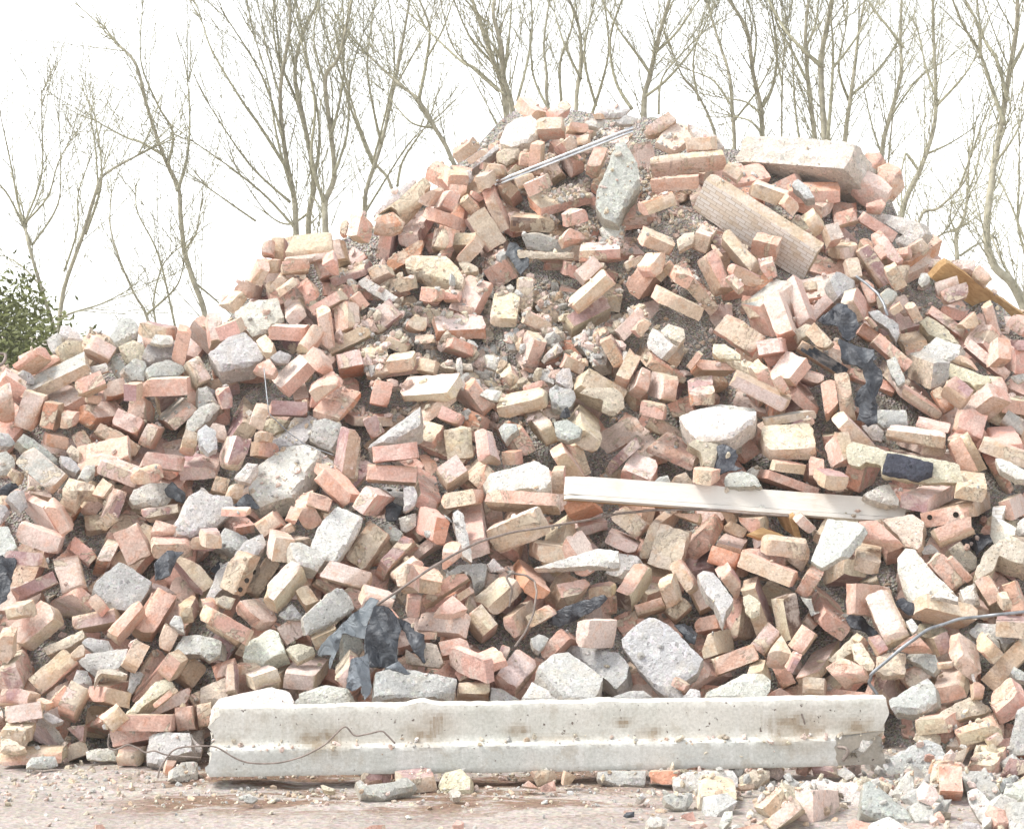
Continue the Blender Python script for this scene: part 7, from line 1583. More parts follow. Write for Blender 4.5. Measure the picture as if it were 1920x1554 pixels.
CUS={'rebar': [(-0.492, 7.919, 0.52), (-0.445, 7.923, 0.551), (-0.398, 7.93, 0.582), (-0.351, 7.938, 0.614), (-0.305, 7.976, 0.643), (-0.259, 8.025, 0.667), (-0.212, 8.073, 0.691), (-0.165, 8.129, 0.71), (-0.117, 8.176, 0.729), (-0.059, 8.225, 0.742), (0.0, 8.273, 0.754), (0.079, 8.282, 0.766), (0.158, 8.289, 0.778), (0.22, 8.372, 0.781), (0.282, 8.453, 0.784), (0.346, 8.533, 0.79), (0.409, 8.562, 0.8), (0.479, 8.55, 0.808), (0.55, 8.54, 0.816), (0.651, 8.525, 0.818), (0.751, 8.509, 0.82), (0.82, 8.488, 0.815), (0.888, 8.46, 0.81), (0.967, 8.445, 0.806), (1.046, 8.43, 0.802)], 'loop': [(-0.01, 8.176, 0.49), (-0.005, 8.176, 0.522), (0.0, 8.177, 0.553), (-0.01, 8.179, 0.575), (-0.02, 8.188, 0.597), (-0.01, 8.197, 0.603), (0.0, 8.203, 0.609), (0.025, 8.206, 0.606), (0.049, 8.201, 0.603), (0.066, 8.2, 0.592), (0.082, 8.2, 0.58), (0.086, 8.181, 0.562), (0.09, 8.162, 0.545), (0.084, 8.142, 0.508), (0.078, 8.131, 0.471), (0.063, 8.094, 0.441), (0.048, 8.047, 0.414), (0.029, 8.007, 0.393), (0.01, 7.97, 0.372)], 'cable': [(1.3, 7.925, 0.207), (1.285, 7.924, 0.228), (1.269, 7.916, 0.25), (1.273, 7.907, 0.269), (1.276, 7.897, 0.288), (1.326, 7.889, 0.333), (1.377, 7.886, 0.378), (1.424, 7.886, 0.412), (1.474, 7.902, 0.443), (1.534, 7.923, 0.459), (1.593, 7.931, 0.477), (1.661, 7.94, 0.483), (1.722, 7.917, 0.494), (1.78, 7.922, 0.499), (1.843, 7.947, 0.501), (1.91, 7.988, 0.492), (1.975, 8.02, 0.485)], 'wire_a': [(-1.331, 7.36, 0.17), (-1.335, 7.36, 0.129), (-1.317, 7.36, 0.117), (-1.296, 7.36, 0.122), (-1.27, 7.36, 0.133), (-1.238, 7.36, 0.122), (-1.213, 7.36, 0.108), (-1.182, 7.36, 0.113), (-1.138, 7.36, 0.099), (-1.03, 7.36, 0.09)], 'wire_b': [(-1.152, 7.235, 0.048), (-1.144, 7.235, 0.079), (-1.122, 7.235, 0.114), (-1.101, 7.235, 0.138), (-1.066, 7.235, 0.149), (-0.988, 7.235, 0.152), (-0.953, 7.235, 0.145), (-0.902, 7.235, 0.114), (-0.85, 7.235, 0.097), (-0.763, 7.235, 0.097), (-0.693, 7.235, 0.114), (-0.659, 7.235, 0.128), (-0.607, 7.235, 0.158), (-0.572, 7.235, 0.192), (-0.541, 7.235, 0.215), (-0.511, 7.235, 0.187), (-0.468, 7.235, 0.192), (-0.425, 7.235, 0.201), (-0.407, 7.235, 0.189), (-0.38, 7.235, 0.161)], 'wire_c': [(-0.979, 8.842, 1.353), (-0.969, 8.799, 1.301), (-0.959, 8.756, 1.25), (-0.95, 8.713, 1.215), (-0.944, 8.712, 1.178), (-0.91, 8.725, 1.142), (-0.874, 8.732, 1.105), (-0.838, 8.735, 1.079), (-0.801, 8.728, 1.053), (-0.748, 8.718, 1.035), (-0.696, 8.713, 1.016)], 'conduit': [(1.424, 9.285, 1.725), (1.444, 9.272, 1.709), (1.463, 9.254, 1.693), (1.482, 9.234, 1.673), (1.499, 9.202, 1.653), (1.507, 9.17, 1.631), (1.515, 9.141, 1.609), (1.519, 9.117, 1.585), (1.526, 9.114, 1.561)], 'curl': [(-2.1, 9.001, 1.35), (-2.057, 9.021, 1.363), (-2.047, 9.052, 1.388), (-2.056, 9.073, 1.405), (-2.092, 9.063, 1.409)], 'rail': [(-0.075, 9.874, 2.144), (0.532, 9.883, 2.383)], 'plank': [(0.208, 8.545, 0.938), (0.207, 8.512, 0.857), (1.501, 8.592, 0.849), (1.495, 8.559, 0.781)], 'hl': None, 'crest': [(-3.915, 1.043), (-2.661, 1.21), (-2.069, 1.269), (-1.969, 1.375), (-1.618, 1.462), (-1.237, 1.484), (-1.206, 1.596), (-1.045, 1.78), (-0.736, 1.898), (-0.4, 2.072), (-0.263, 2.249), (-0.073, 2.467), (0.049, 2.545), (0.243, 2.527), (0.694, 2.463), (0.921, 2.344), (1.51, 2.192), (1.722, 2.121), (1.709, 1.923), (1.788, 1.828), (2.024, 1.689), (2.153, 1.552), (2.913, 1.376), (4.116, 1.124)], 'trees': [[20.0, [[9.0, [(-4.038, 20.0, 1.119), (-4.071, 20.013, 1.476), (-4.167, 20.027, 1.857), (-4.286, 20.042, 2.261), (-4.357, 20.05, 2.452)]], [5.0, [(-4.286, 20.042, 2.261), (-4.476, 20.058, 2.69), (-4.619, 20.066, 2.88)]], [4.0, [(-4.357, 20.05, 2.452), (-4.214, 20.066, 2.88), (-4.19, 20.083, 3.356), (-4.152, 20.092, 3.594)]], [4.0, [(-4.357, 20.05, 2.452), (-4.143, 20.058, 2.69), (-4.024, 20.069, 2.975), (-3.905, 20.076, 3.166)]], [5.0, [(-4.357, 20.05, 2.452), (-4.429, 20.057, 2.642), (-4.5, 20.071, 3.023), (-4.533, 20.083, 3.356)]], [4.0, [(-4.167, 20.027, 1.857), (-4.381, 20.035, 2.071), (-4.571, 20.039, 2.166)]], [4.0, [(-4.286, 20.042, 2.261), (-4.095, 20.053, 2.547), (-4.01, 20.062, 2.785), (-3.99, 20.082, 3.308)]]]], [21.0, [[9.0, [(-4.3, 21.0, 1.1), (-4.26, 21.015, 1.5), (-4.2, 21.03, 1.9), (-4.0, 21.048, 2.399), (-3.875, 21.061, 2.749), (-3.8, 21.069, 2.949), (-3.525, 21.076, 3.149)]], [5.0, [(-4.0, 21.048, 2.399), (-3.85, 21.063, 2.799), (-3.825, 21.074, 3.099), (-3.9, 21.089, 3.499)]], [4.0, [(-4.2, 21.035, 2.05), (-4.085, 21.05, 2.449), (-4.1, 21.063, 2.799), (-3.975, 21.076, 3.149)]], [4.0, [(-3.875, 21.061, 2.749), (-3.925, 21.078, 3.199), (-4.0, 21.093, 3.599)]], [4.0, [(-4.26, 21.017, 1.55), (-4.15, 21.02, 1.65), (-3.85, 21.024, 1.75), (-3.65, 21.029, 1.875)]]]], [22.0, [[10.0, [(-2.975, 22.0, 1.081), (-3.012, 22.021, 1.657), (-3.117, 22.033, 1.971), (-3.221, 22.045, 2.285), (-3.274, 22.058, 2.652), (-3.3, 22.068, 2.913), (-3.431, 22.08, 3.227), (-3.562, 22.098, 3.698), (-3.64, 22.111, 4.065), (-3.824, 22.119, 4.274)]], [6.0, [(-3.29, 22.066, 2.861), (-3.195, 22.078, 3.175), (-3.185, 22.094, 3.594), (-3.221, 22.107, 3.96)]], [5.0, [(-3.431, 22.08, 3.227), (-3.667, 22.085, 3.358), (-3.824, 22.087, 3.411), (-4.112, 22.093, 3.568)]], [5.0, [(-3.379, 22.076, 3.123), (-3.326, 22.088, 3.437), (-3.457, 22.098, 3.698), (-3.614, 22.113, 4.117), (-3.625, 22.133, 4.641)]], [4.0, [(-3.221, 22.045, 2.285), (-3.09, 22.051, 2.442), (-3.038, 22.058, 2.652)]], [4.0, [(-3.117, 22.033, 1.971), (-2.933, 22.027, 1.814), (-2.724, 22.019, 1.605)]]]], [21.5, [[5.0, [(-3.455, 21.507, 1.295), (-3.507, 21.521, 1.653), (-3.609, 21.528, 1.858), (-3.762, 21.542, 2.216), (-3.865, 21.553, 2.523), (-3.89, 21.565, 2.83)]], [4.0, [(-3.379, 21.511, 1.398), (-3.455, 21.525, 1.756), (-3.379, 21.538, 2.114), (-3.225, 21.544, 2.267)]], [4.0, [(-3.225, 21.515, 1.5), (-3.379, 21.542, 2.216), (-3.583, 21.557, 2.625), (-3.635, 21.567, 2.881)]], [4.0, [(-3.507, 21.521, 1.653), (-3.225, 21.53, 1.909), (-3.123, 21.538, 2.114)]]]], [23.0, [[11.0, [(-2.18, 23.01, 1.336), (-2.218, 23.055, 2.54), (-2.245, 23.067, 2.868), (-2.327, 23.082, 3.251), (-2.382, 23.1, 3.744), (-2.355, 23.112, 4.072), (-2.256, 23.131, 4.565), (-2.273, 23.147, 5.002)]], [6.0, [(-2.3, 23.077, 3.142), (-2.574, 23.094, 3.58), (-2.765, 23.104, 3.853), (-3.067, 23.122, 4.346), (-3.204, 23.135, 4.674)]], [5.0, [(-2.218, 23.055, 2.54), (-2.519, 23.067, 2.868), (-2.848, 23.077, 3.142), (-3.231, 23.088, 3.415)]], [5.0, [(-2.273, 23.065, 2.813), (-2.683, 23.079, 3.196), (-3.067, 23.101, 3.771)]], [5.0, [(-2.355, 23.09, 3.47), (-2.492, 23.106, 3.908), (-2.629, 23.118, 4.236), (-2.902, 23.135, 4.674)]], [5.0, [(-2.245, 23.067, 2.868), (-2.41, 23.09, 3.47), (-2.519, 23.112, 4.072), (-2.683, 23.131, 4.565)]], [4.0, [(-2.366, 23.104, 3.853), (-2.519, 23.122, 4.346), (-2.629, 23.143, 4.893)]], [4.0, [(-2.355, 23.112, 4.072), (-2.437, 23.131, 4.565), (-2.41, 23.145, 4.948)]], [4.0, [(-2.629, 23.058, 2.622), (-2.902, 23.065, 2.813), (-3.121, 23.071, 2.978)]]]], [23.5, [[11.0, [(-2.081, 23.512, 1.388), (-2.137, 23.557, 2.59), (-2.07, 23.575, 3.066), (-2.182, 23.6, 3.737), (-2.266, 23.615, 4.128), (-2.238, 23.629, 4.519), (-2.07, 23.646, 4.967)]], [6.0, [(-2.098, 23.583, 3.289), (-2.238, 23.604, 3.848), (-2.406, 23.621, 4.296), (-2.462, 23.638, 4.743)]], [5.0, [(-2.07, 23.575, 3.066), (-2.014, 23.596, 3.625), (-2.126, 23.621, 4.296), (-2.238, 23.642, 4.855)]], [4.0, [(-2.137, 23.562, 2.73), (-2.35, 23.558, 2.618), (-2.574, 23.562, 2.73), (-2.798, 23.575, 3.066)]]]], [22.5, [[12.0, [(-1.864, 22.51, 1.339), (-1.875, 22.554, 2.517), (-1.886, 22.564, 2.785), (-1.795, 22.574, 3.052), (-1.821, 22.59, 3.481), (-1.864, 22.61, 4.016), (-1.714, 22.618, 4.23), (-1.58, 22.642, 4.873)]], [6.0, [(-1.886, 22.564, 2.785), (-2.009, 22.58, 3.213), (-1.971, 22.6, 3.748), (-2.089, 22.62, 4.284), (-2.223, 22.636, 4.712)]], [5.0, [(-1.821, 22.588, 3.427), (-1.714, 22.604, 3.855), (-1.688, 22.618, 4.23), (-1.714, 22.638, 4.766)]], [4.0, [(-1.864, 22.608, 3.963), (-1.982, 22.624, 4.391), (-1.929, 22.642, 4.873)]], [5.0, [(-1.795, 22.574, 3.052), (-1.661, 22.59, 3.481), (-1.634, 22.612, 4.07), (-1.5, 22.628, 4.498)]]]], [24.0, [[9.0, [(-1.577, 24.03, 1.843), (-1.577, 24.064, 2.756), (-1.543, 24.074, 3.042), (-1.4, 24.091, 3.499), (-1.286, 24.113, 4.07), (-1.171, 24.136, 4.698), (-1.086, 24.153, 5.155)]], [5.0, [(-1.486, 24.083, 3.27), (-1.714, 24.104, 3.841), (-1.829, 24.119, 4.241), (-2.0, 24.136, 4.698)]], [5.0, [(-1.4, 24.091, 3.499), (-1.486, 24.106, 3.898), (-1.543, 24.123, 4.355), (-1.486, 24.145, 4.926)]], [4.0, [(-1.577, 24.064, 2.756), (-1.371, 24.077, 3.099), (-1.143, 24.089, 3.442), (-0.971, 24.096, 3.613)]], [4.0, [(-1.286, 24.113, 4.07), (-1.143, 24.121, 4.298), (-0.914, 24.136, 4.698)]]]], [24.5, [[7.0, [(-1.167, 24.539, 2.083), (-1.312, 24.575, 3.045), (-1.517, 24.587, 3.365), (-1.721, 24.605, 3.861), (-1.867, 24.626, 4.415)]], [5.0, [(-1.254, 24.576, 3.074), (-1.196, 24.587, 3.365), (-0.933, 24.601, 3.744)]], [4.0, [(-1.517, 24.587, 3.365), (-1.4, 24.604, 3.832), (-1.283, 24.626, 4.415), (-1.342, 24.652, 5.114)]]]], [22.0, [[9.0, [(-0.419, 22.054, 2.547), (-0.602, 22.079, 3.201), (-0.76, 22.09, 3.489), (-0.917, 22.1, 3.751), (-1.152, 22.107, 3.96), (-1.414, 22.117, 4.222)]], [6.0, [(-0.917, 22.1, 3.751), (-0.838, 22.115, 4.17), (-0.812, 22.127, 4.484), (-0.943, 22.139, 4.798)]], [4.0, [(-0.838, 22.115, 4.17), (-0.681, 22.125, 4.431), (-0.576, 22.137, 4.745)]], [4.0, [(-0.76, 22.09, 3.489), (-0.995, 22.092, 3.541), (-1.257, 22.103, 3.855)]]]], [21.0, [[13.0, [(-0.025, 21.056, 2.599), (-0.05, 21.089, 3.499), (-0.1, 21.102, 3.848), (-0.175, 21.108, 3.998), (-0.275, 21.119, 4.298), (-0.4, 21.134, 4.698)]], [7.0, [(-0.125, 21.099, 3.748), (-0.35, 21.106, 3.948), (-0.5, 21.11, 4.048), (-0.8, 21.121, 4.348)]], [5.0, [(-0.175, 21.108, 3.998), (-0.4, 21.117, 4.248), (-0.55, 21.13, 4.598)]], [5.0, [(-0.275, 21.119, 4.298), (-0.35, 21.127, 4.498), (-0.5, 21.134, 4.698)]]]], [20.5, [[12.0, [(0.039, 20.554, 2.573), (0.01, 20.588, 3.475), (-0.073, 20.6, 3.792), (-0.098, 20.611, 4.085), (-0.171, 20.622, 4.378), (-0.122, 20.631, 4.622)]], [5.0, [(0.049, 20.593, 3.597), (0.146, 20.607, 3.988), (0.185, 20.618, 4.28), (0.171, 20.631, 4.622)]], [5.0, [(-0.073, 20.602, 3.841), (-0.024, 20.616, 4.231), (0.0, 20.629, 4.573)]], [4.0, [(-0.049, 20.595, 3.646), (-0.293, 20.602, 3.841), (-0.537, 20.611, 4.085), (-0.635, 20.624, 4.427)]]]], [24.0, [[7.0, [(0.657, 24.059, 2.642), (0.389, 24.105, 3.87), (0.371, 24.119, 4.241), (0.343, 24.132, 4.584), (0.4, 24.149, 5.04)]], [5.0, [(0.389, 24.105, 3.87), (0.229, 24.119, 4.241), (0.2, 24.136, 4.698)]], [5.0, [(0.531, 24.107, 3.927), (0.514, 24.123, 4.355), (0.629, 24.136, 4.698), (0.686, 24.151, 5.097)]]]], [23.0, [[9.0, [(0.739, 23.057, 2.594), (0.657, 23.099, 3.716), (0.712, 23.12, 4.291), (0.685, 23.135, 4.674), (0.548, 23.147, 5.002)]], [5.0, [(0.821, 23.099, 3.716), (0.931, 23.112, 4.072), (0.986, 23.124, 4.4), (0.931, 23.143, 4.893)]], [5.0, [(0.712, 23.112, 4.072), (0.548, 23.124, 4.4), (0.438, 23.139, 4.783)]], [5.0, [(0.865, 23.102, 3.798), (0.739, 23.12, 4.291), (0.821, 23.139, 4.783)]]]], [22.0, [[12.0, [(1.336, 22.054, 2.547), (1.299, 22.097, 3.672), (1.362, 22.109, 4.013), (1.44, 22.123, 4.379), (1.571, 22.141, 4.85)]], [6.0, [(1.179, 22.097, 3.672), (1.021, 22.107, 3.96), (0.969, 22.123, 4.379), (1.1, 22.139, 4.798)]], [5.0, [(1.362, 22.109, 4.013), (1.205, 22.117, 4.222), (1.048, 22.125, 4.431), (0.89, 22.137, 4.745)]], [5.0, [(1.404, 22.117, 4.222), (1.624, 22.125, 4.431), (1.833, 22.137, 4.745)]], [5.0, [(1.32, 22.101, 3.803), (1.519, 22.107, 3.96), (1.781, 22.119, 4.274), (1.938, 22.131, 4.588)]], [4.0, [(1.44, 22.095, 3.62), (1.467, 22.107, 3.96), (1.676, 22.117, 4.222), (1.938, 22.127, 4.484)]]]], [25.0, [[6.0, [(2.44, 25.062, 2.69), (2.292, 25.097, 3.629), (2.083, 25.115, 4.117), (1.905, 25.122, 4.296), (1.786, 25.131, 4.534)]], [4.0, [(2.083, 25.113, 4.058), (2.024, 25.129, 4.474), (2.083, 25.142, 4.831)]]]], [24.0, [[8.0, [(2.377, 24.059, 2.642), (2.377, 24.091, 3.487), (2.354, 24.104, 3.841), (2.331, 24.119, 4.241), (2.229, 24.134, 4.641), (2.114, 24.149, 5.04)]], [4.0, [(2.354, 24.106, 3.898), (2.171, 24.117, 4.184), (1.943, 24.121, 4.298)]], [4.0, [(2.366, 24.1, 3.727), (2.629, 24.113, 4.07), (2.743, 24.121, 4.298)]]]], [22.5, [[10.0, [(2.507, 22.556, 2.571), (2.518, 22.585, 3.363), (2.502, 22.6, 3.748), (2.411, 22.612, 4.07), (2.33, 22.628, 4.498), (2.089, 22.642, 4.873)]], [6.0, [(2.518, 22.6, 3.748), (2.625, 22.608, 3.963), (2.652, 22.62, 4.284), (2.571, 22.636, 4.712)]], [4.0, [(2.502, 22.597, 3.668), (2.357, 22.602, 3.802), (2.143, 22.604, 3.855)]], [4.0, [(2.411, 22.612, 4.07), (2.464, 22.628, 4.498), (2.357, 22.642, 4.873)]], [5.0, [(2.571, 22.586, 3.384), (2.411, 22.594, 3.588), (2.239, 22.597, 3.668)]]]], [24.0, [[5.0, [(2.897, 24.059, 2.642), (2.897, 24.091, 3.499), (2.903, 24.119, 4.241), (2.914, 24.136, 4.698)]], [4.0, [(2.897, 24.115, 4.127), (2.829, 24.13, 4.526), (2.743, 24.145, 4.926)]]]], [22.0, [[10.0, [(3.038, 22.054, 2.547), (2.986, 22.084, 3.343), (2.933, 22.1, 3.751), (2.881, 22.111, 4.065), (2.855, 22.125, 4.431), (2.907, 22.141, 4.85)]], [5.0, [(2.891, 22.107, 3.96), (2.75, 22.119, 4.274), (2.619, 22.129, 4.536), (2.54, 22.141, 4.85)]], [5.0, [(2.855, 22.117, 4.222), (2.986, 22.127, 4.484), (3.038, 22.139, 4.798)]], [4.0, [(2.829, 22.084, 3.332), (2.787, 22.098, 3.698), (2.776, 22.115, 4.17), (2.724, 22.131, 4.588)]]]], [21.5, [[13.0, [(3.03, 21.553, 2.523), (3.01, 21.582, 3.301), (2.969, 21.611, 4.058), (3.02, 21.626, 4.467), (3.046, 21.637, 4.774)]], [7.0, [(2.969, 21.61, 4.032), (2.764, 21.616, 4.211), (2.611, 21.624, 4.416), (2.483, 21.635, 4.723)]], [6.0, [(3.03, 21.582, 3.301), (3.071, 21.611, 4.058), (3.03, 21.626, 4.467)]], [5.0, [(3.071, 21.609, 4.007), (3.276, 21.618, 4.262), (3.481, 21.63, 4.569)]]]], [23.0, [[9.0, [(3.412, 23.057, 2.594), (3.412, 23.089, 3.443), (3.461, 23.104, 3.853), (3.532, 23.12, 4.291), (3.587, 23.131, 4.565), (3.669, 23.145, 4.948)]], [5.0, [(3.461, 23.104, 3.853), (3.34, 23.116, 4.181), (3.395, 23.131, 4.565)]], [5.0, [(3.477, 23.106, 3.908), (3.724, 23.114, 4.127), (3.943, 23.124, 4.4)]]]], [22.0, [[9.0, [(3.51, 22.039, 2.128), (3.625, 22.081, 3.254), (3.693, 22.093, 3.568), (3.824, 22.109, 4.013), (3.85, 22.123, 4.379), (3.876, 22.141, 4.85)]], [5.0, [(3.85, 22.119, 4.274), (3.693, 22.127, 4.484), (3.562, 22.135, 4.693), (3.51, 22.141, 4.85)]], [4.0, [(3.719, 22.094, 3.594), (3.981, 22.107, 3.96), (4.295, 22.115, 4.17)]]]], [23.0, [[6.0, [(3.861, 23.028, 1.828), (3.866, 23.061, 2.704), (3.888, 23.082, 3.251), (3.915, 23.102, 3.798)]], [4.0, [(3.877, 23.075, 3.087), (3.724, 23.094, 3.58), (3.642, 23.11, 4.017)]]]], [20.0, [[10.0, [(3.357, 20.018, 1.595), (3.476, 20.053, 2.547), (3.629, 20.067, 2.928), (3.762, 20.082, 3.308), (3.81, 20.094, 3.641), (3.81, 20.114, 4.165), (3.786, 20.128, 4.545)]], [5.0, [(3.629, 20.067, 2.928), (3.524, 20.073, 3.07), (3.476, 20.071, 3.023), (3.429, 20.066, 2.88)]], [5.0, [(3.786, 20.089, 3.499), (4.0, 20.098, 3.737), (4.143, 20.105, 3.927)]], [5.0, [(3.8, 20.09, 3.546), (3.714, 20.101, 3.832), (3.667, 20.115, 4.212)]], [4.0, [(3.69, 20.073, 3.07), (3.905, 20.076, 3.166), (4.143, 20.082, 3.308)]]]], [20.5, [[6.0, [(3.612, 20.518, 1.598), (3.734, 20.552, 2.5), (3.905, 20.556, 2.622), (4.1, 20.564, 2.841), (4.139, 20.573, 3.061)]], [4.0, [(4.1, 20.564, 2.817), (4.246, 20.582, 3.305)]]]], [18.0, [[15.0, [(4.157, 18.009, 1.414), (4.029, 18.025, 1.843), (3.866, 18.032, 2.014), (3.814, 18.041, 2.271), (3.891, 18.061, 2.785), (3.964, 18.073, 3.127), (4.007, 18.088, 3.513), (4.029, 18.104, 3.941), (3.986, 18.115, 4.241)]], [7.0, [(3.964, 18.074, 3.149), (3.879, 18.085, 3.427), (3.771, 18.096, 3.727), (3.6, 18.104, 3.941), (3.471, 18.112, 4.155)]], [6.0, [(3.763, 18.094, 3.684), (3.729, 18.104, 3.941), (3.6, 18.115, 4.241)]], [6.0, [(3.986, 18.081, 3.342), (3.9, 18.094, 3.684), (3.814, 18.102, 3.898), (3.771, 18.115, 4.241)]], [6.0, [(4.016, 18.091, 3.599), (4.157, 18.102, 3.898), (4.2, 18.112, 4.155)]], [4.0, [(3.9, 18.064, 2.87), (4.029, 18.072, 3.085), (4.136, 18.085, 3.427)]]]], [19.0, [[6.0, [(4.614, 19.01, 1.41), (4.343, 19.023, 1.771), (4.162, 19.034, 2.042), (4.094, 19.042, 2.269), (4.062, 19.047, 2.404)]], [5.0, [(4.524, 19.023, 1.771), (4.32, 19.044, 2.314), (4.298, 19.061, 2.766), (4.252, 19.071, 3.037)]], [4.0, [(4.365, 19.04, 2.223), (4.23, 19.054, 2.585), (4.162, 19.062, 2.811)]]]], [24.0, [[7.0, [(4.469, 24.021, 1.614), (4.463, 24.045, 2.242), (4.491, 24.052, 2.442), (4.571, 24.055, 2.528)]], [4.0, [(4.491, 24.051, 2.414), (4.429, 24.057, 2.585)]]]], [24.0, [[9.0, [(4.8, 24.021, 1.614), (4.766, 24.045, 2.242), (4.771, 24.055, 2.528), (4.886, 24.063, 2.728), (4.926, 24.072, 2.985)]], [4.0, [(4.771, 24.055, 2.528), (4.703, 24.062, 2.699), (4.686, 24.066, 2.813)]], [4.0, [(4.8, 24.047, 2.299), (4.971, 24.051, 2.414), (5.143, 24.053, 2.471)]]]]]}
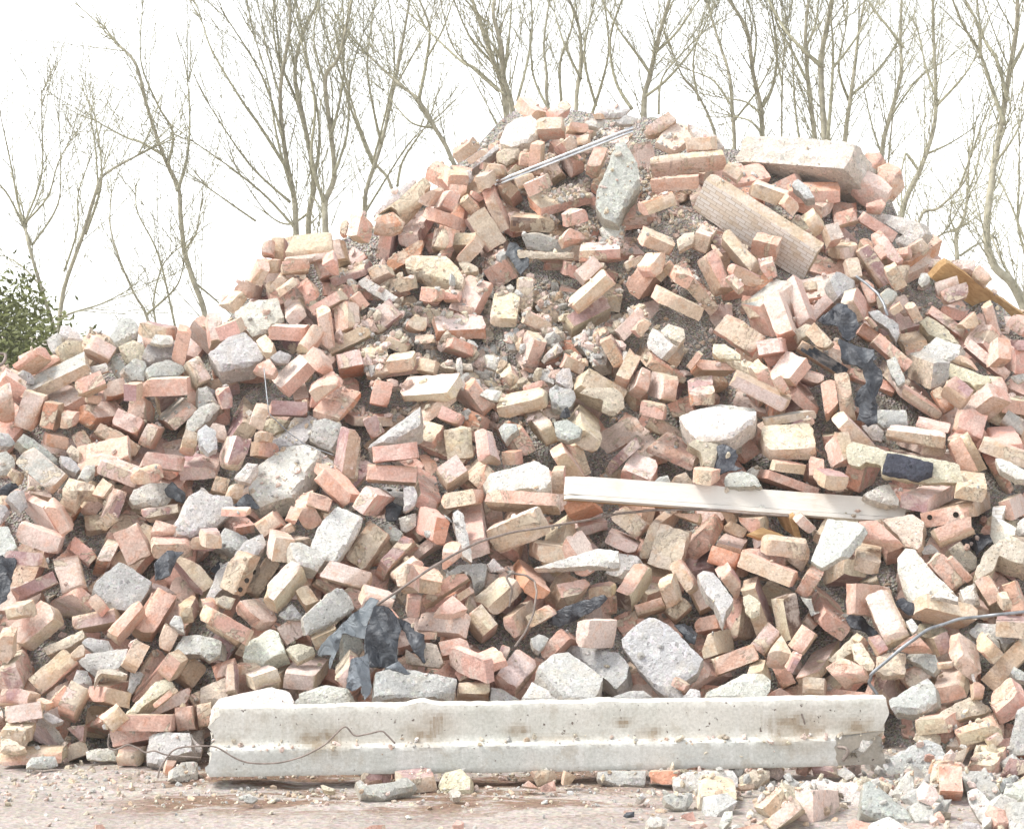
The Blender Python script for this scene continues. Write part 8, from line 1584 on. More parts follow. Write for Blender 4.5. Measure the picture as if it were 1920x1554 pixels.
LM={'crest_block': ['masonry_block', 'masonry', 'cream block of old brickwork lying flat on the left crest'], 'white_slab_top': ['concrete_slab', 'slab', 'flat white plaster slab lying at the very summit of the pile'], 'curved_slab': ['curved_slab', 'slab', 'curved grey dust-covered slab leaning near the top of the pile'], 'tiled_block': ['tiled_wall_block', 'wall block', 'long wall block faced with rows of small white mosaic tiles, tilted down right'], 'masonry_top': ['masonry_block', 'masonry', 'red two-course brick block with mortar joints, just above the tiled wall block'], 'wall_chunk': ['wall_chunk', 'wall chunk', 'big cream rendered wall chunk with broken bricks at its right end on crest'], 'round_concrete': ['concrete_lump', 'concrete', 'rounded whitish concrete lump below the big rendered wall chunk'], 'timber_end': ['timber_beam', 'timber', 'brown timber plank sticking out over the right edge of the pile'], 'mortar_block': ['masonry_block', 'masonry', 'cream block of three mortared brick ends below the soot-blackened brick'], 'black_felt_small': ['roofing_felt', 'felt', 'small dark grey felt flap right of the tall pink brick near top'], 'angular_grey': ['concrete_piece', 'concrete', 'angular pale grey concrete piece with a pointed foot in mid-slope'], 'masonry_gash': ['masonry_block', 'masonry', 'big pink masonry block with a deep gash between its two bricks'], 'plastered_strip': ['plastered_brick', 'brick', 'long tan brick with white plaster peeling off its top'], 'plastered_slab': ['plastered_slab', 'slab', 'white plastered slab lying flat above the block with two round holes'], 'holed_grey': ['brick', 'brick', 'pale blue-grey block wedged high on the upper right slope'], 'purple_long': ['burgundy_brick', 'brick', 'long burgundy brick with a cream mortar edge on the upper right slope'], 'pitted_concrete': ['concrete_piece', 'concrete', 'narrow pitted whitish concrete piece standing right of the charred felt'], 'black_felt_slope': ['charred_felt', 'felt', 'tall strip of charred black felt hanging down the right slope'], 'big_slope_brick': ['brick', 'brick', 'large tan brick with mortar leaning right of the charred felt strip'], 'white_wedge': ['concrete_wedge', 'concrete', 'white concrete wedge standing left of the large white slab'], 'pale_grey_slab': ['concrete_slab', 'slab', 'pale grey angular slab lying in the lower left of the pile'], 'burgundy_cream': ['brick', 'brick', 'cream-faced brick with dark burgundy side right of the pale grey left slab'], 'felt_left_edge': ['roofing_felt', 'felt', 'crumpled black felt at the left edge of the picture'], 'dark_blue_rock': ['concrete_piece', 'concrete', 'bluish grey concrete rock resting just above the large white slab'], 'large_white_slab': ['concrete_slab', 'slab', 'large white broken concrete slab left of the centre of the pile'], 'long_pink_front': ['brick', 'brick', 'long salmon pink brick just above the grey brick with three holes'], 'thin_strip': ['concrete_strip', 'concrete', 'thin pale stone strip slanting up to the right above two salmon bricks'], 'holed_brick': ['perforated_brick', 'brick', 'grey perforated brick with three small round holes in its top'], 'rough_cream_slab': ['concrete_slab', 'slab', 'rough cream square slab leaning against a tan brick left of centre'], 'felt_wedge': ['roofing_felt', 'felt', 'black felt wedge tucked under the large white slab'], 'mortared_pair': ['mortared_bricks', 'masonry', 'pair of salmon bricks capped with a thick lump of white mortar, centre'], 'holed_gypsum': ['perforated_block', 'block', 'white-topped tan block with a round hole in each broken end'], 'black_felt_middle': ['charred_felt', 'felt', 'charred black felt roll standing right of the orange brick in the middle'], 'yellow_cluster': ['masonry_block', 'masonry', 'square block of bricks with cream mortar top, right of the charred felt roll'], 'dark_plank': ['board', 'board', 'brown broken board sticking out below the long white plank'], 'black_patch_slab': ['stone_slab', 'slab', 'long cream slab with a blue-black glazed patch on its front'], 'round_hole_brick': ['perforated_brick', 'brick', 'tan brick with two plugged round holes at the right of the white plank'], 'flat_white_tile': ['white_panel', 'panel', 'flat smooth white panel hanging below the white plank on the right'], 'large_oval_slab': ['concrete_slab', 'slab', 'large oval whitish concrete slab leaning on the lower right slope'], 'small_mosaic': ['mosaic_fragment', 'mosaic', 'small wall fragment with grey-white mosaic tiles at the right edge'], 'brick_three_holes': ['perforated_brick', 'brick', 'tan brick stood on end with three black round holes, lower left'], 'oval_grey_slab': ['stone_slab', 'slab', 'oval grey stone slab behind the black felt heap'], 'scorched_masonry': ['scorched_masonry', 'masonry', 'scorched masonry block lying right behind the concrete beam under the felt heap'], 'charred_strip': ['charred_stick', 'wood', 'charred black stick of wood lying on the centre lower slope'], 'pink_front_brick': ['brick', 'brick', 'tall pale pink brick leaning upright just behind the middle of the beam'], 'grey_slab_front': ['concrete_slab', 'slab', 'mint grey slab of aerated concrete directly behind the beam at centre'], 'grey_wedge_front': ['concrete_wedge', 'concrete', 'grey aerated concrete wedge resting on the mint grey slab'], 'mottled_strip': ['stone_strip', 'stone', 'long mottled grey stone strip leaning left behind the tall pink brick'], 'mortar_lump': ['mortar_lump', 'mortar', 'cream mortar lump stuck on top of a tall pink brick'], 'big_grey_slab': ['concrete_slab', 'slab', 'big smooth grey slab slanting down to the beam right of centre'], 'speckled_white_chunk': ['concrete_piece', 'concrete', 'white concrete piece with black speckles resting behind the beam'], 'notched_brick': ['brick', 'brick', 'upright cream and pink brick with three dark notches on its face'], 'rose_chunk': ['broken_brick', 'brick', 'rounded rose red brick chunk above the right end of the beam'], 'grey_wedge_beam_end': ['concrete_wedge', 'concrete', 'grey concrete wedge touching the right end of the beam'], 'sharp_edged_brick': ['brick', 'brick', 'sharp-edged pink brick standing on its corner in the lower right'], 'mortared_cluster': ['mortared_bricks', 'masonry', 'cluster of pink bricks held by thick cream mortar, right of the beam'], 'grey_concrete_right': ['concrete_piece', 'concrete', 'rough grey concrete piece at the right edge beside the mortared cluster'], 'grey_rock_front': ['concrete_piece', 'concrete', 'dark grey concrete rock below the mortared brick cluster'], 'upright_orange': ['brick', 'brick', 'orange brick with mortared side standing upright in the front right corner'], 'triangular_grey': ['concrete_piece', 'concrete', 'triangular pale grey concrete piece in the front right corner'], 'concrete_lump_beam': ['concrete_lump', 'concrete', 'rough whitish concrete lump rising behind the left end of the beam'], 'grey_block_beam_end': ['concrete_block', 'concrete', 'two-tone grey concrete block touching the left end of the beam'], 'smooth_round_slab': ['concrete_slab', 'slab', 'smooth rounded cream slab behind the beam left of the felt heap'], 'rendered_wedge': ['rendered_wall_chunk', 'wall chunk', 'wedge-shaped wall chunk with white rendered face on the left crest'], 'felt_heap': ['roofing_felt', 'felt', 'crumpled heap of blue-black roofing felt draped above the beam']}
# ------------------------------------------------------------------ helpers
PAL={'w':(.78,.64,.585),'s':(.73,.475,.395),'o':(.68,.37,.25),'y':(.70,.62,.475),'t':(.62,.49,.37),'p':(.43,.29,.285),'z':(.76,.73,.66),
     'g':(.47,.475,.45),'x':(.13,.085,.07),'k':(.035,.04,.05),'l':(.16,.18,.20),'d':(.40,.25,.13),'m':(.6,.6,.55),'n':(.36,.24,.17)}
CPAL={'w':(.63,.615,.575),'g':(.49,.49,.47),'y':(.62,.56,.45),'t':(.58,.51,.42),'p':(.46,.40,.40),'z':(.60,.565,.50),'k':PAL['k'],'l':PAL['l'],'d':PAL['d'],'m':(.6,.6,.58),'s':PAL['s'],'o':PAL['o'],'x':(.06,.066,.085)}
def link(name,me,parent=None):
    o=bpy.data.objects.new(name,me); COL.objects.link(o)
    if parent is not None: o.parent=parent
    return o
def tag(o,label,cat,group=None):
    o['label']=label; o['category']=cat
    if group: o['group']=group
    return o
def empty(name,loc):
    o=bpy.data.objects.new(name,None); COL.objects.link(o); o.location=loc; o.empty_display_size=.05
    return o
class Buf:
    def __init__(s): s.v=[];s.f=[];s.c=[];s.n=0;s.m=[]
    def add(s,V,F,C,m=0):      # C one colour per face (rgba) or per-vertex array
        s.v.append(V); s.f+= [tuple(i+s.n for i in f) for f in F]; s.n+=len(V); s.c.append(C); s.m+=[m]*len(F)
    def mesh(s,name,mats,ang=38):
        V=np.concatenate(s.v) if s.v else np.zeros((0,3)); me=bpy.data.meshes.new(name)
        me.from_pydata(V.tolist(),[],s.f)
        for m in mats: me.materials.append(m)
        ca=me.color_attributes.new('Col','FLOAT_COLOR','CORNER')
        Cf=np.concatenate(s.c)   # per face
        cnt=np.array([len(f) for f in s.f])
        ca.data.foreach_set('color',np.repeat(Cf,cnt,axis=0).astype(np.float32).ravel())
        me.polygons.foreach_set('material_index',np.array(s.m,np.int32))
        me.polygons.foreach_set('use_smooth',np.ones(len(s.f),bool))
        me.update()
        if ang: me.set_sharp_from_angle(angle=math.radians(ang))
        return me
def n3(p,sc,off=0.0): return noise.noise(Vector((p[0]*sc+off,p[1]*sc+off*1.3,p[2]*sc-off)))
def box_arrays(d,cols,seed,step=.013,rough=1.0,pal=PAL,chips=6,rnd=None):
    r=random.Random(seed); d=np.array(d,float)
    N=[max(2,int(round(x/step))) for x in d]
    idx={};V=[]
    def vid(i,j,k):
        t=(i,j,k)
        if t not in idx: idx[t]=len(V); V.append((i/N[0]-.5,j/N[1]-.5,k/N[2]-.5))
        return idx[t]
    F=[];ax=[]
    for a in range(3):
        b,c=(a+1)%3,(a+2)%3
        for side in (0,N[a]):
            for i in range(N[b]):
                for j in range(N[c]):
                    q=[]
                    for (u,w) in ((0,0),(1,0),(1,1),(0,1)):
                        t=[0,0,0]; t[a]=side; t[b]=i+u; t[c]=j+w; q.append(vid(*t))
                    if side==0: q.reverse()
                    F.append(q); ax.append(a)
    V=np.array(V)*d
    # slight taper and skew so that no two are the same
    V[:,0]*=1+V[:,1]/d[1]*r.uniform(-.03,.03)
    V[:,2]+=V[:,0]*r.uniform(-.02,.02)
    fresh=np.zeros(len(V))
    h=d/2
    small=min(d)
    for k in range(chips+r.randint(0,4)):
        s=np.array([r.choice((-1,1)) for _ in range(3)],float)
        n=s*np.array([r.uniform(.2,1) for _ in range(3)])
        if r.random()<.6: n[r.randrange(3)]*=.1
        n/=np.linalg.norm(n)
        dep=r.choice((.004,.006,.008,.012,.018))*min(1,small/.045)
        if r.random()<.12: dep*=1.9
        D=(s*h)@n-dep
        e=V@n-D; m=e>0
        V[m]-=n*(e[m]*.97)[:,None]
        fresh[m]=np.maximum(fresh[m],min(1,dep/.012))
    if d[0]==max(d) and d[0]<.165 or r.random()<.25:   # broken end
        sgn=r.choice((-1,1)); a=int(np.argmax(d)); tt=np.clip((V[:,a]*sgn-h[a]+.02)/.02,0,1)
        for i in np.nonzero(tt>0)[0]:
            V[i,a]-=sgn*tt[i]*(.008+.012*n3(V[i],28,seed*.37))*rough; 
        fresh=np.maximum(fresh,tt*.8)
    off=seed*1.71%97
    rad=np.maximum(np.linalg.norm(V,axis=1),1e-4)
    for i in range(len(V)):
        p=V[i]; q=.0022*n3(p,22,off)+.0011*n3(p,75,off)
        V[i]=p+p/rad[i]*q*2*rough
    rd=r.random() if rnd is None else rnd
    ac=[pal.get(cols[1],PAL['s']),pal.get(cols[2],PAL['s']),pal.get(cols[0],PAL['s'])]
    fc=np.zeros((len(F),4))
    base=np.array(ac[0])*.5+np.array(ac[1])*.5
    fr=base*np.array([.92,.80,.70])
    jit=1+np.array([r.uniform(-.10,.08)]*3)+np.array([r.uniform(-.03,.03) for _ in range(3)])
    for i,f in enumerate(F):
        k=max(fresh[j] for j in f)*.35
        fc[i,:3]=(np.array(ac[ax[i]])*(1-k)+fr*k)*jit
    fc[:,3]=rd
    return V,F,fc
def pt_seg(p,a,b):
    ab=b-a; t=max(0,min(1,((p-a)@ab)/(ab@ab+1e-12))); return np.linalg.norm(p-(a+ab*t))
def poly_arrays(L,th,col,seed,kind,step=.016):
    r=random.Random(seed); L=np.array(L,float)
    A=.5*sum(L[i][0]*L[(i+1)%len(L)][1]-L[(i+1)%len(L)][0]*L[i][1] for i in range(len(L)))
    if A<0: L=L[::-1]
    bd=[]
    ext=L.max(0)-L.min(0); st=max(step,max(ext)/26)
    for i in range(len(L)):
        a,b=L[i],L[(i+1)%len(L)]; n=max(1,int(np.linalg.norm(b-a)/st))
        for k in range(n):
            p=a+(b-a)*k/n
            j=.0010 if kind=='q' else .0032
            if k: p=p+np.array([n3((p[0],p[1],seed),60),n3((p[1],p[0],seed+5),60)])*j*2
            bd.append(p)
    # round the outline slightly
    bd=np.array(bd); bd=bd*.9+(np.roll(bd,1,0)+np.roll(bd,-1,0))*.05
    inn=[]
    mn,mx=bd.min(0),bd.max(0)
    nb=len(bd)
    ys=np.arange(mn[1]+st*.5,mx[1],st*.87)
    for iy,y in enumerate(ys):
        for x in np.arange(mn[0]+st*(.5 if iy%2 else .1),mx[0],st):
            p=np.array([x+r.uniform(-.15,.15)*st,y+r.uniform(-.15,.15)*st])
            ins=False
            for i in range(nb):
                a=bd[i];b=bd[i-1]
                if (a[1]>p[1])!=(b[1]>p[1]) and p[0]<(b[0]-a[0])*(p[1]-a[1])/(b[1]-a[1]+1e-12)+a[0]: ins=not ins
            if ins and min(pt_seg(p,bd[i-1],bd[i]) for i in range(nb))>st*.45: inn.append(p)
    pts=[Vector(p) for p in bd]+[Vector(p) for p in inn]
    res=delaunay_2d_cdt(pts,[(i,(i+1)%nb) for i in range(nb)],[list(range(nb))],1,1e-6)
    vs,fs=res[0],res[2]
    P=np.array([[v[0],v[1]] for v in vs]); orig=res[3]
    # outline order in result
    bidx=[None]*nb
    for k,ol in enumerate(orig):
        for o in ol:
            if o<nb: bidx[o]=k
    bidx=[b for b in bidx if b is not None]
    # facets
    ctr=P.mean(0); half=ext/2
    planes=[]
    if kind=='f': pass
    else:
        # crease parallel to the outline's longest lower edge, so that the piece reads as a broken block
        ed=[]
        for i in range(len(L)):
            e=L[(i+1)%len(L)]-L[i]; n=np.array([e[1],-e[0]])/ (np.linalg.norm(e)+1e-9)
            ed.append((np.linalg.norm(e)*(1.0 if n[1]<-.3 else (.45 if n[1]<.3 else .0)),math.atan2(n[1],n[0])))
        ed.sort(reverse=True); a=ed[0][1]+r.uniform(-.08,.08)
        planes.append((a,r.uniform(.15,.55) if kind=='q' else r.uniform(.70,.92),math.tan(math.radians(r.uniform(52,68) if kind=='q' else r.uniform(50,66)))))
        if r.random()<(.55 if kind=='c' else .35): planes.append((ed[min(1,len(ed)-1)][1]+r.uniform(-.3,.3),r.uniform(.68,.9),math.tan(math.radians(r.uniform(25,50)))))
    Z=np.zeros(len(P)); fac=np.zeros(len(P),int)
    for pi,(a,k,t) in enumerate(planes):
        dr=np.array([math.cos(a),math.sin(a)]); sup=((P-ctr)@dr).max(); e=(P-ctr)@dr-sup*k
        z=-np.maximum(0,e)*t
        z=np.maximum(z,-max(th*.9,.05)); m=z<Z-1e-6; fac[m]=pi+1; Z=np.minimum(Z,z)
    bset=set(bidx)
    amp=.0012 if kind=='q' else .0032
    if kind=='f': amp=.03
    for i in range(len(P)):
        p=(P[i][0],P[i][1],seed*.7)
        if kind=='f': Z[i]+=amp*(1-2*abs(noise.noise(Vector((P[i][0]*15+P[i][1]*4,P[i][1]*5,seed))))) +.010*n3(p,28)
        else: Z[i]+=amp*(1 if kind=='q' else .45)*n3(p,18)+amp*.5*n3(p,55)
        if i in bset: Z[i]-=.0025 if kind!='c' else .004
    nv=len(P)
    V=[(P[i][0],P[i][1],Z[i]) for i in range(nv)]
    F=[list(f) for f in fs]
    # orient
    for k,f in enumerate(F):
        a,b,c=[P[q] for q in f[:3]]
        if (b[0]-a[0])*(c[1]-a[1])-(b[1]-a[1])*(c[0]-a[0])<0: F[k]=f[::-1]
    nf=len(F)
    # sides: two rings back
    m=len(bidx); ring=bidx
    if kind=='f': th=.006
    back=[]
    for lv,(dz,sc) in enumerate(((.5,1.0),(1.0,.96))):
        new=[]
        for b in ring if lv==0 else back[-1]:
            src=b if lv==0 else b
            x,y,z=V[src]
            bz=Z[bidx[len(new)]]
            tz=bz-th*dz if kind=='f' else min(bz-.004,-th*dz+bz*.3)
            jx=n3((x,y,z+lv),45,seed*.3)*amp*(.4 if kind=='f' else 1.2)
            cx=ctr[0]+(V[bidx[len(new)]][0]-ctr[0])*(1 if kind=='f' else sc)+jx; cy=ctr[1]+(V[bidx[len(new)]][1]-ctr[1])*(1 if kind=='f' else sc)+jx
            V.append((cx,cy,tz)); new.append(len(V)-1)
        prev=ring if lv==0 else back[-1]
        for i in range(m):
            j=(i+1)%m; F.append([prev[j],prev[i],new[i],new[j]])
        back.append(new)
    if kind=='f':
        off=len(V); bm={}
        for i in range(nv): bm[i]=len(V); V.append((V[i][0],V[i][1],V[i][2]-th-.0005))
        for f in F[:nf]: F.append([bm[q] for q in f[::-1]])
    else: F.append(back[-1][::-1])
    V=np.array(V)
    pal=PAL if kind=='q' else CPAL
    c=np.array(pal.get(col,(.5,.5,.5))); jit=1+np.array([r.uniform(-.1,.08)]*3)+np.array([r.uniform(-.03,.03) for _ in range(3)])
    alt={'w':'s','s':'t','o':'t','y':'t','t':'s','p':'t','g':'t','x':'s','m':'g','d':'d'}.get(col,'t')
    c2=np.array(PAL[alt])*.5+c*.5 if kind=='q' else c*np.array([.97,.93,.88])
    fc=np.zeros((len(F),4)); fc[:,3]=r.random()
    for i,f in enumerate(F):
        if i<nf:
            s=max(fac[q] for q in f) if min(fac[q] for q in f)>0 else 0
            fc[i,:3]=(c if s==0 else c2)*jit
        else: fc[i,:3]=c2*jit
    return V,F,fc
# ------------------------------------------------------------------ materials
def newmat(name):
    m=bpy.data.materials.new(name); m.use_nodes=True; nt=m.node_tree; nt.nodes.clear()
    out=nt.nodes.new('ShaderNodeOutputMaterial'); b=nt.nodes.new('ShaderNodeBsdfPrincipled'); nt.links.new(b.outputs[0],out.inputs[0])
    b.inputs['Roughness'].default_value=.92; b.inputs['Specular IOR Level'].default_value=.25
    return m,nt,b
class NT:
    def __init__(s,nt): s.nt=nt
    def n(s,t,**k):
        x=s.nt.nodes.new(t)
        for a,v in k.items(): setattr(x,a,v)
        return x
    def l(s,a,b): s.nt.links.new(a,b)
    def noise(s,vec,scale,detail=4,rough=.55,dist=0):
        x=s.n('ShaderNodeTexNoise'); x.inputs['Scale'].default_value=scale; x.inputs['Detail'].default_value=detail; x.inputs['Roughness'].default_value=rough; x.inputs['Distortion'].default_value=dist
        s.l(vec,x.inputs['Vector']); return x.outputs['Fac']
    def rng(s,v,a,b,c=0.,d=1.,smooth=True):
        x=s.n('ShaderNodeMapRange'); x.interpolation_type='SMOOTHSTEP' if smooth else 'LINEAR'
        for i,q in zip((1,2,3,4),(a,b,c,d)): x.inputs[i].default_value=q
        s.l(v,x.inputs[0]); return x.outputs[0]
    def math(s,op,a,b=None,c=None):
        x=s.n('ShaderNodeMath',operation=op)
        for i,q in enumerate((a,b,c)):
            if q is None: continue
            if isinstance(q,(int,float)): x.inputs[i].default_value=q
            else: s.l(q,x.inputs[i])
        return x.outputs[0]
    def mix(s,f,a,b,mode='MIX'):
        x=s.n('ShaderNodeMix',data_type='RGBA',blend_type=mode)
        for i,q in ((0,f),(6,a),(7,b)):
            if isinstance(q,(int,float)): x.inputs[i].default_value=q
            elif isinstance(q,tuple): x.inputs[i].default_value=(*q,1)
            else: s.l(q,x.inputs[i])
        return x.outputs[2]
    def bump(s,h,dist,b,strength=1.0,prev=None):
        x=s.n('ShaderNodeBump'); x.inputs['Distance'].default_value=dist; x.inputs['Strength'].default_value=strength; s.l(h,x.inputs['Height'])
        if prev: s.l(prev,x.inputs['Normal'])
        s.l(x.outputs[0],b.inputs['Normal']); return x.outputs[0]
def coord(g,attr=True):
    tc=g.n('ShaderNodeTexCoord'); 
    if not attr: return tc.outputs['Object'],None,None
    at=g.n('ShaderNodeAttribute',attribute_name='Col')
    ad=g.n('ShaderNodeVectorMath',operation='ADD'); sc=g.math('MULTIPLY',at.outputs['Alpha'],37.0)
    g.l(tc.outputs['Object'],ad.inputs[0]); g.l(sc,ad.inputs[1]); return ad.outputs[0],at.outputs['Color'],at.outputs['Alpha']
def mat_brick():
    m,nt,b=newmat('brick_clay'); g=NT(nt); v,c,al=coord(g)
    big=g.noise(v,11,6,.62,.5); dust=g.rng(big,.45,.56)
    amt=g.math('MULTIPLY',dust,g.rng(al,0,1,.12,.60,False))
    col=g.mix(amt,c,(.73,.65,.58))
    mo=g.rng(g.noise(v,8.5,7,.68,.9),.55,.57); mo=g.math('MULTIPLY',mo,g.rng(g.math('FRACT',g.math('MULTIPLY',al,7.3)),.3,.5)); col=g.mix(g.math('MULTIPLY',mo,.85),col,(.69,.61,.48))
    wrm=g.noise(v,26,4,.6); col=g.mix(g.rng(wrm,.52,.66,0,.45),col,g.mix(1.0,c,(.95,.74,.60),'MULTIPLY'))
    soot=g.noise(v,7,5,.65,.8); col=g.mix(g.rng(soot,.61,.70,0,.5),col,(.20,.145,.14))
    fine=g.noise(v,120,4,.7); col=g.mix(1.0,col,g.mix(g.rng(fine,.3,.7),(.80,.77,.75),(1.07,1.07,1.07)),'MULTIPLY')
    pit=g.noise(v,170,3,.65); pf=g.rng(pit,.675,.73); col=g.mix(pf,col,g.mix(1.0,col,(.42,.36,.33),'MULTIPLY'))
    g.l(col,b.inputs['Base Color'])
    h=g.math('ADD',g.math('MULTIPLY',g.noise(v,45,6,.65),1.0),g.math('MULTIPLY',pf,-.35)); h=g.math('ADD',h,g.math('MULTIPLY',mo,.45))
    g.bump(h,.009,b,1.0)
    return m
def mat_conc():
    m,nt,b=newmat('broken_concrete'); g=NT(nt); v,c,al=coord(g)
    big=g.noise(v,9,5,.6,.3); col=g.mix(g.rng(big,.38,.64),c,g.mix(1.0,c,(1.08,1.07,1.06),'MULTIPLY'))
    wrm=g.noise(v,17,4,.6); col=g.mix(g.rng(wrm,.5,.68,0,.6),col,g.mix(1.0,col,(.98,.92,.83),'MULTIPLY'))
    vo=g.n('ShaderNodeTexVoronoi'); vo.inputs['Scale'].default_value=85; g.l(v,vo.inputs['Vector'])
    sp=g.mix(1.0,(1,1,1),vo.outputs['Color'],'MIX'); 
    hs=g.n('ShaderNodeHueSaturation'); hs.inputs['Saturation'].default_value=.10; hs.inputs['Value'].default_value=1.6; g.l(vo.outputs['Color'],hs.inputs['Color'])
    spm=g.rng(g.noise(v,32,3,.6),.45,.6,0,.55)
    col=g.mix(spm,col,g.mix(1.0,col,hs.outputs[0],'MULTIPLY'))
    fine=g.noise(v,170,3,.7); col=g.mix(1.0,col,g.mix(g.rng(fine,.3,.7),(.80,.80,.80),(1.1,1.1,1.1)),'MULTIPLY')
    pf=g.rng(g.noise(v,130,2,.5),.66,.73); col=g.mix(pf,col,g.mix(1.0,col,(.4,.38,.36),'MULTIPLY'))
    g.l(col,b.inputs['Base Color'])
    h=g.math('ADD',g.noise(v,55,7,.7),g.math('MULTIPLY',g.noise(v,16,4,.6),1.2)); h=g.math('ADD',h,g.math('MULTIPLY',pf,-.3))
    g.bump(h,.011,b,1.0)
    return m
def mat_felt():
    m,nt,b=newmat('roofing_felt'); g=NT(nt); v,c,al=coord(g)
    big=g.noise(v,16,7,.7,.15); col=g.mix(g.rng(big,.45,.66,0,.35),c,(.24,.26,.28))
    col=g.mix(g.rng(g.noise(v,13,6,.7,.2),.55,.60,0,.6),col,(.03,.033,.04))
    g.l(col,b.inputs['Base Color']); b.inputs['Roughness'].default_value=.45; b.inputs['Specular IOR Level'].default_value=.5
    g.bump(g.noise(v,17,5,.6,.8),.02,b,1.0); return m
def mat_wood(name,c1,c2,paint=None):
    m,nt,b=newmat(name); g=NT(nt); v,_,_=coord(g,False)
    mp=g.n('ShaderNodeMapping'); mp.inputs['Scale'].default_value=(2.2,9,9); g.l(v,mp.inputs[0])
    w=g.noise(mp.outputs[0],6,6,.65,.6); col=g.mix(g.rng(w,.35,.65),c1,c2)
    if paint: 
        pm=g.rng(g.noise(mp.outputs[0],1.1,5,.6,.5),.30,.42,.2,1); col=g.mix(pm,col,paint)
        col=g.mix(g.rng(g.noise(v,5,4,.6),.55,.72,0,.35),col,(.55,.42,.28))
    g.l(col,b.inputs['Base Color']); g.bump(w,.004,b,.6); return m
def mat_plain(name,c,rough=.6,metal=0.,nz=None):
    m,nt,b=newmat(name); g=NT(nt); v,_,_=coord(g,False)
    col=g.mix(g.rng(g.noise(v,nz or 30,5,.6),.35,.65),c,tuple(x*.62 for x in c)); g.l(col,b.inputs['Base Color'])
    b.inputs['Roughness'].default_value=rough; b.inputs['Metallic'].default_value=metal; return m
def mat_tiles():
    m,nt,b=newmat('mosaic_tiles'); g=NT(nt); v,_,_=coord(g,False)
    br=g.n('ShaderNodeTexBrick'); br.inputs['Scale'].default_value=1.0; br.inputs['Brick Width'].default_value=.049; br.inputs['Row Height'].default_value=.0205
    br.inputs['Mortar Size'].default_value=.0013; br.inputs['Mortar Smooth'].default_value=.2; br.offset=.5
    br.inputs['Color1'].default_value=(.84,.82,.78,1); br.inputs['Color2'].default_value=(.74,.64,.50,1); br.inputs['Mortar'].default_value=(.50,.42,.33,1); br.inputs['Bias'].default_value=-.35
    g.l(v,br.inputs['Vector'])
    dirt=g.rng(g.noise(v,7,5,.6,.4),.52,.70,0,.6); col=g.mix(dirt,br.outputs['Color'],(.58,.45,.30))
    g.l(col,b.inputs['Base Color']); b.inputs['Roughness'].default_value=.6
    g.bump(br.outputs['Fac'],-.002,b,.8); return m
def mat_beam():
    m,nt,b=newmat('beam_concrete'); g=NT(nt); v,c,al=coord(g)
    big=g.noise(v,4,6,.62,.3); col=g.mix(g.rng(big,.36,.66),c,g.mix(1.0,c,(.86,.88,.87),'MULTIPLY'))
    sm=g.noise(v,14,6,.7,.4); col=g.mix(g.rng(sm,.50,.68,0,.5),col,(.44,.40,.33)); mp=g.n('ShaderNodeMapping'); mp.inputs['Scale'].default_value=(30,30,3); g.l(v,mp.inputs[0]); col=g.mix(g.rng(g.noise(mp.outputs[0],1,5,.7,.3),.5,.7,0,.35),col,(.72,.72,.70))
    fine=g.noise(v,90,4,.7); col=g.mix(1.0,col,g.mix(g.rng(fine,.3,.7),(.86,.86,.85),(1.08,1.08,1.08)),'MULTIPLY')
    pf=g.rng(g.noise(v,75,2,.5),.70,.75); col=g.mix(pf,col,(.18,.15,.13))
    g.l(col,b.inputs['Base Color']); h=g.math('ADD',g.noise(v,60,6,.7),g.math('MULTIPLY',pf,-.5)); g.bump(h,.004,b,.8); return m
def mat_ground():
    m,nt,b=newmat('dusty_ground'); g=NT(nt); v,_,_=coord(g,False)
    big=g.noise(v,1.3,5,.6,.3); col=g.mix(g.rng(big,.35,.65),(.46,.405,.37),(.57,.515,.475))
    mp=g.n('ShaderNodeMapping'); mp.inputs['Scale'].default_value=(1,2.6,1); g.l(v,mp.inputs[0])
    st=g.rng(g.noise(mp.outputs[0],2.2,6,.7,.5),.44,.54,0,.9)
    # brown earth near the beam
    sx=g.n('ShaderNodeSeparateXYZ'); g.l(v,sx.inputs[0])
    bx=g.math('MULTIPLY',g.rng(sx.outputs[0],-1.5,-1.05),g.rng(sx.outputs[0],.1,.7,1,0)); by=g.rng(sx.outputs[1],6.75,7.05)
    col=g.mix(g.math('MULTIPLY',st,g.math('MULTIPLY',bx,by)),col,(.25,.155,.10))
    ft=g.noise(v,60,5,.7); col=g.mix(1.0,col,g.mix(g.rng(ft,.3,.7),(.72,.70,.68),(1.12,1.12,1.12)),'MULTIPLY')
    vo=g.n('ShaderNodeTexVoronoi'); vo.inputs['Scale'].default_value=70; g.l(v,vo.inputs['Vector'])
    hs=g.n('ShaderNodeHueSaturation'); hs.inputs['Saturation'].default_value=.25; hs.inputs['Value'].default_value=1.3; g.l(vo.outputs['Color'],hs.inputs['Color'])
    col=g.mix(.35,col,g.mix(1.0,col,hs.outputs[0],'MULTIPLY'))
    g.l(col,b.inputs['Base Color']); g.bump(g.noise(v,45,8,.75),.012,b,1.0); return m
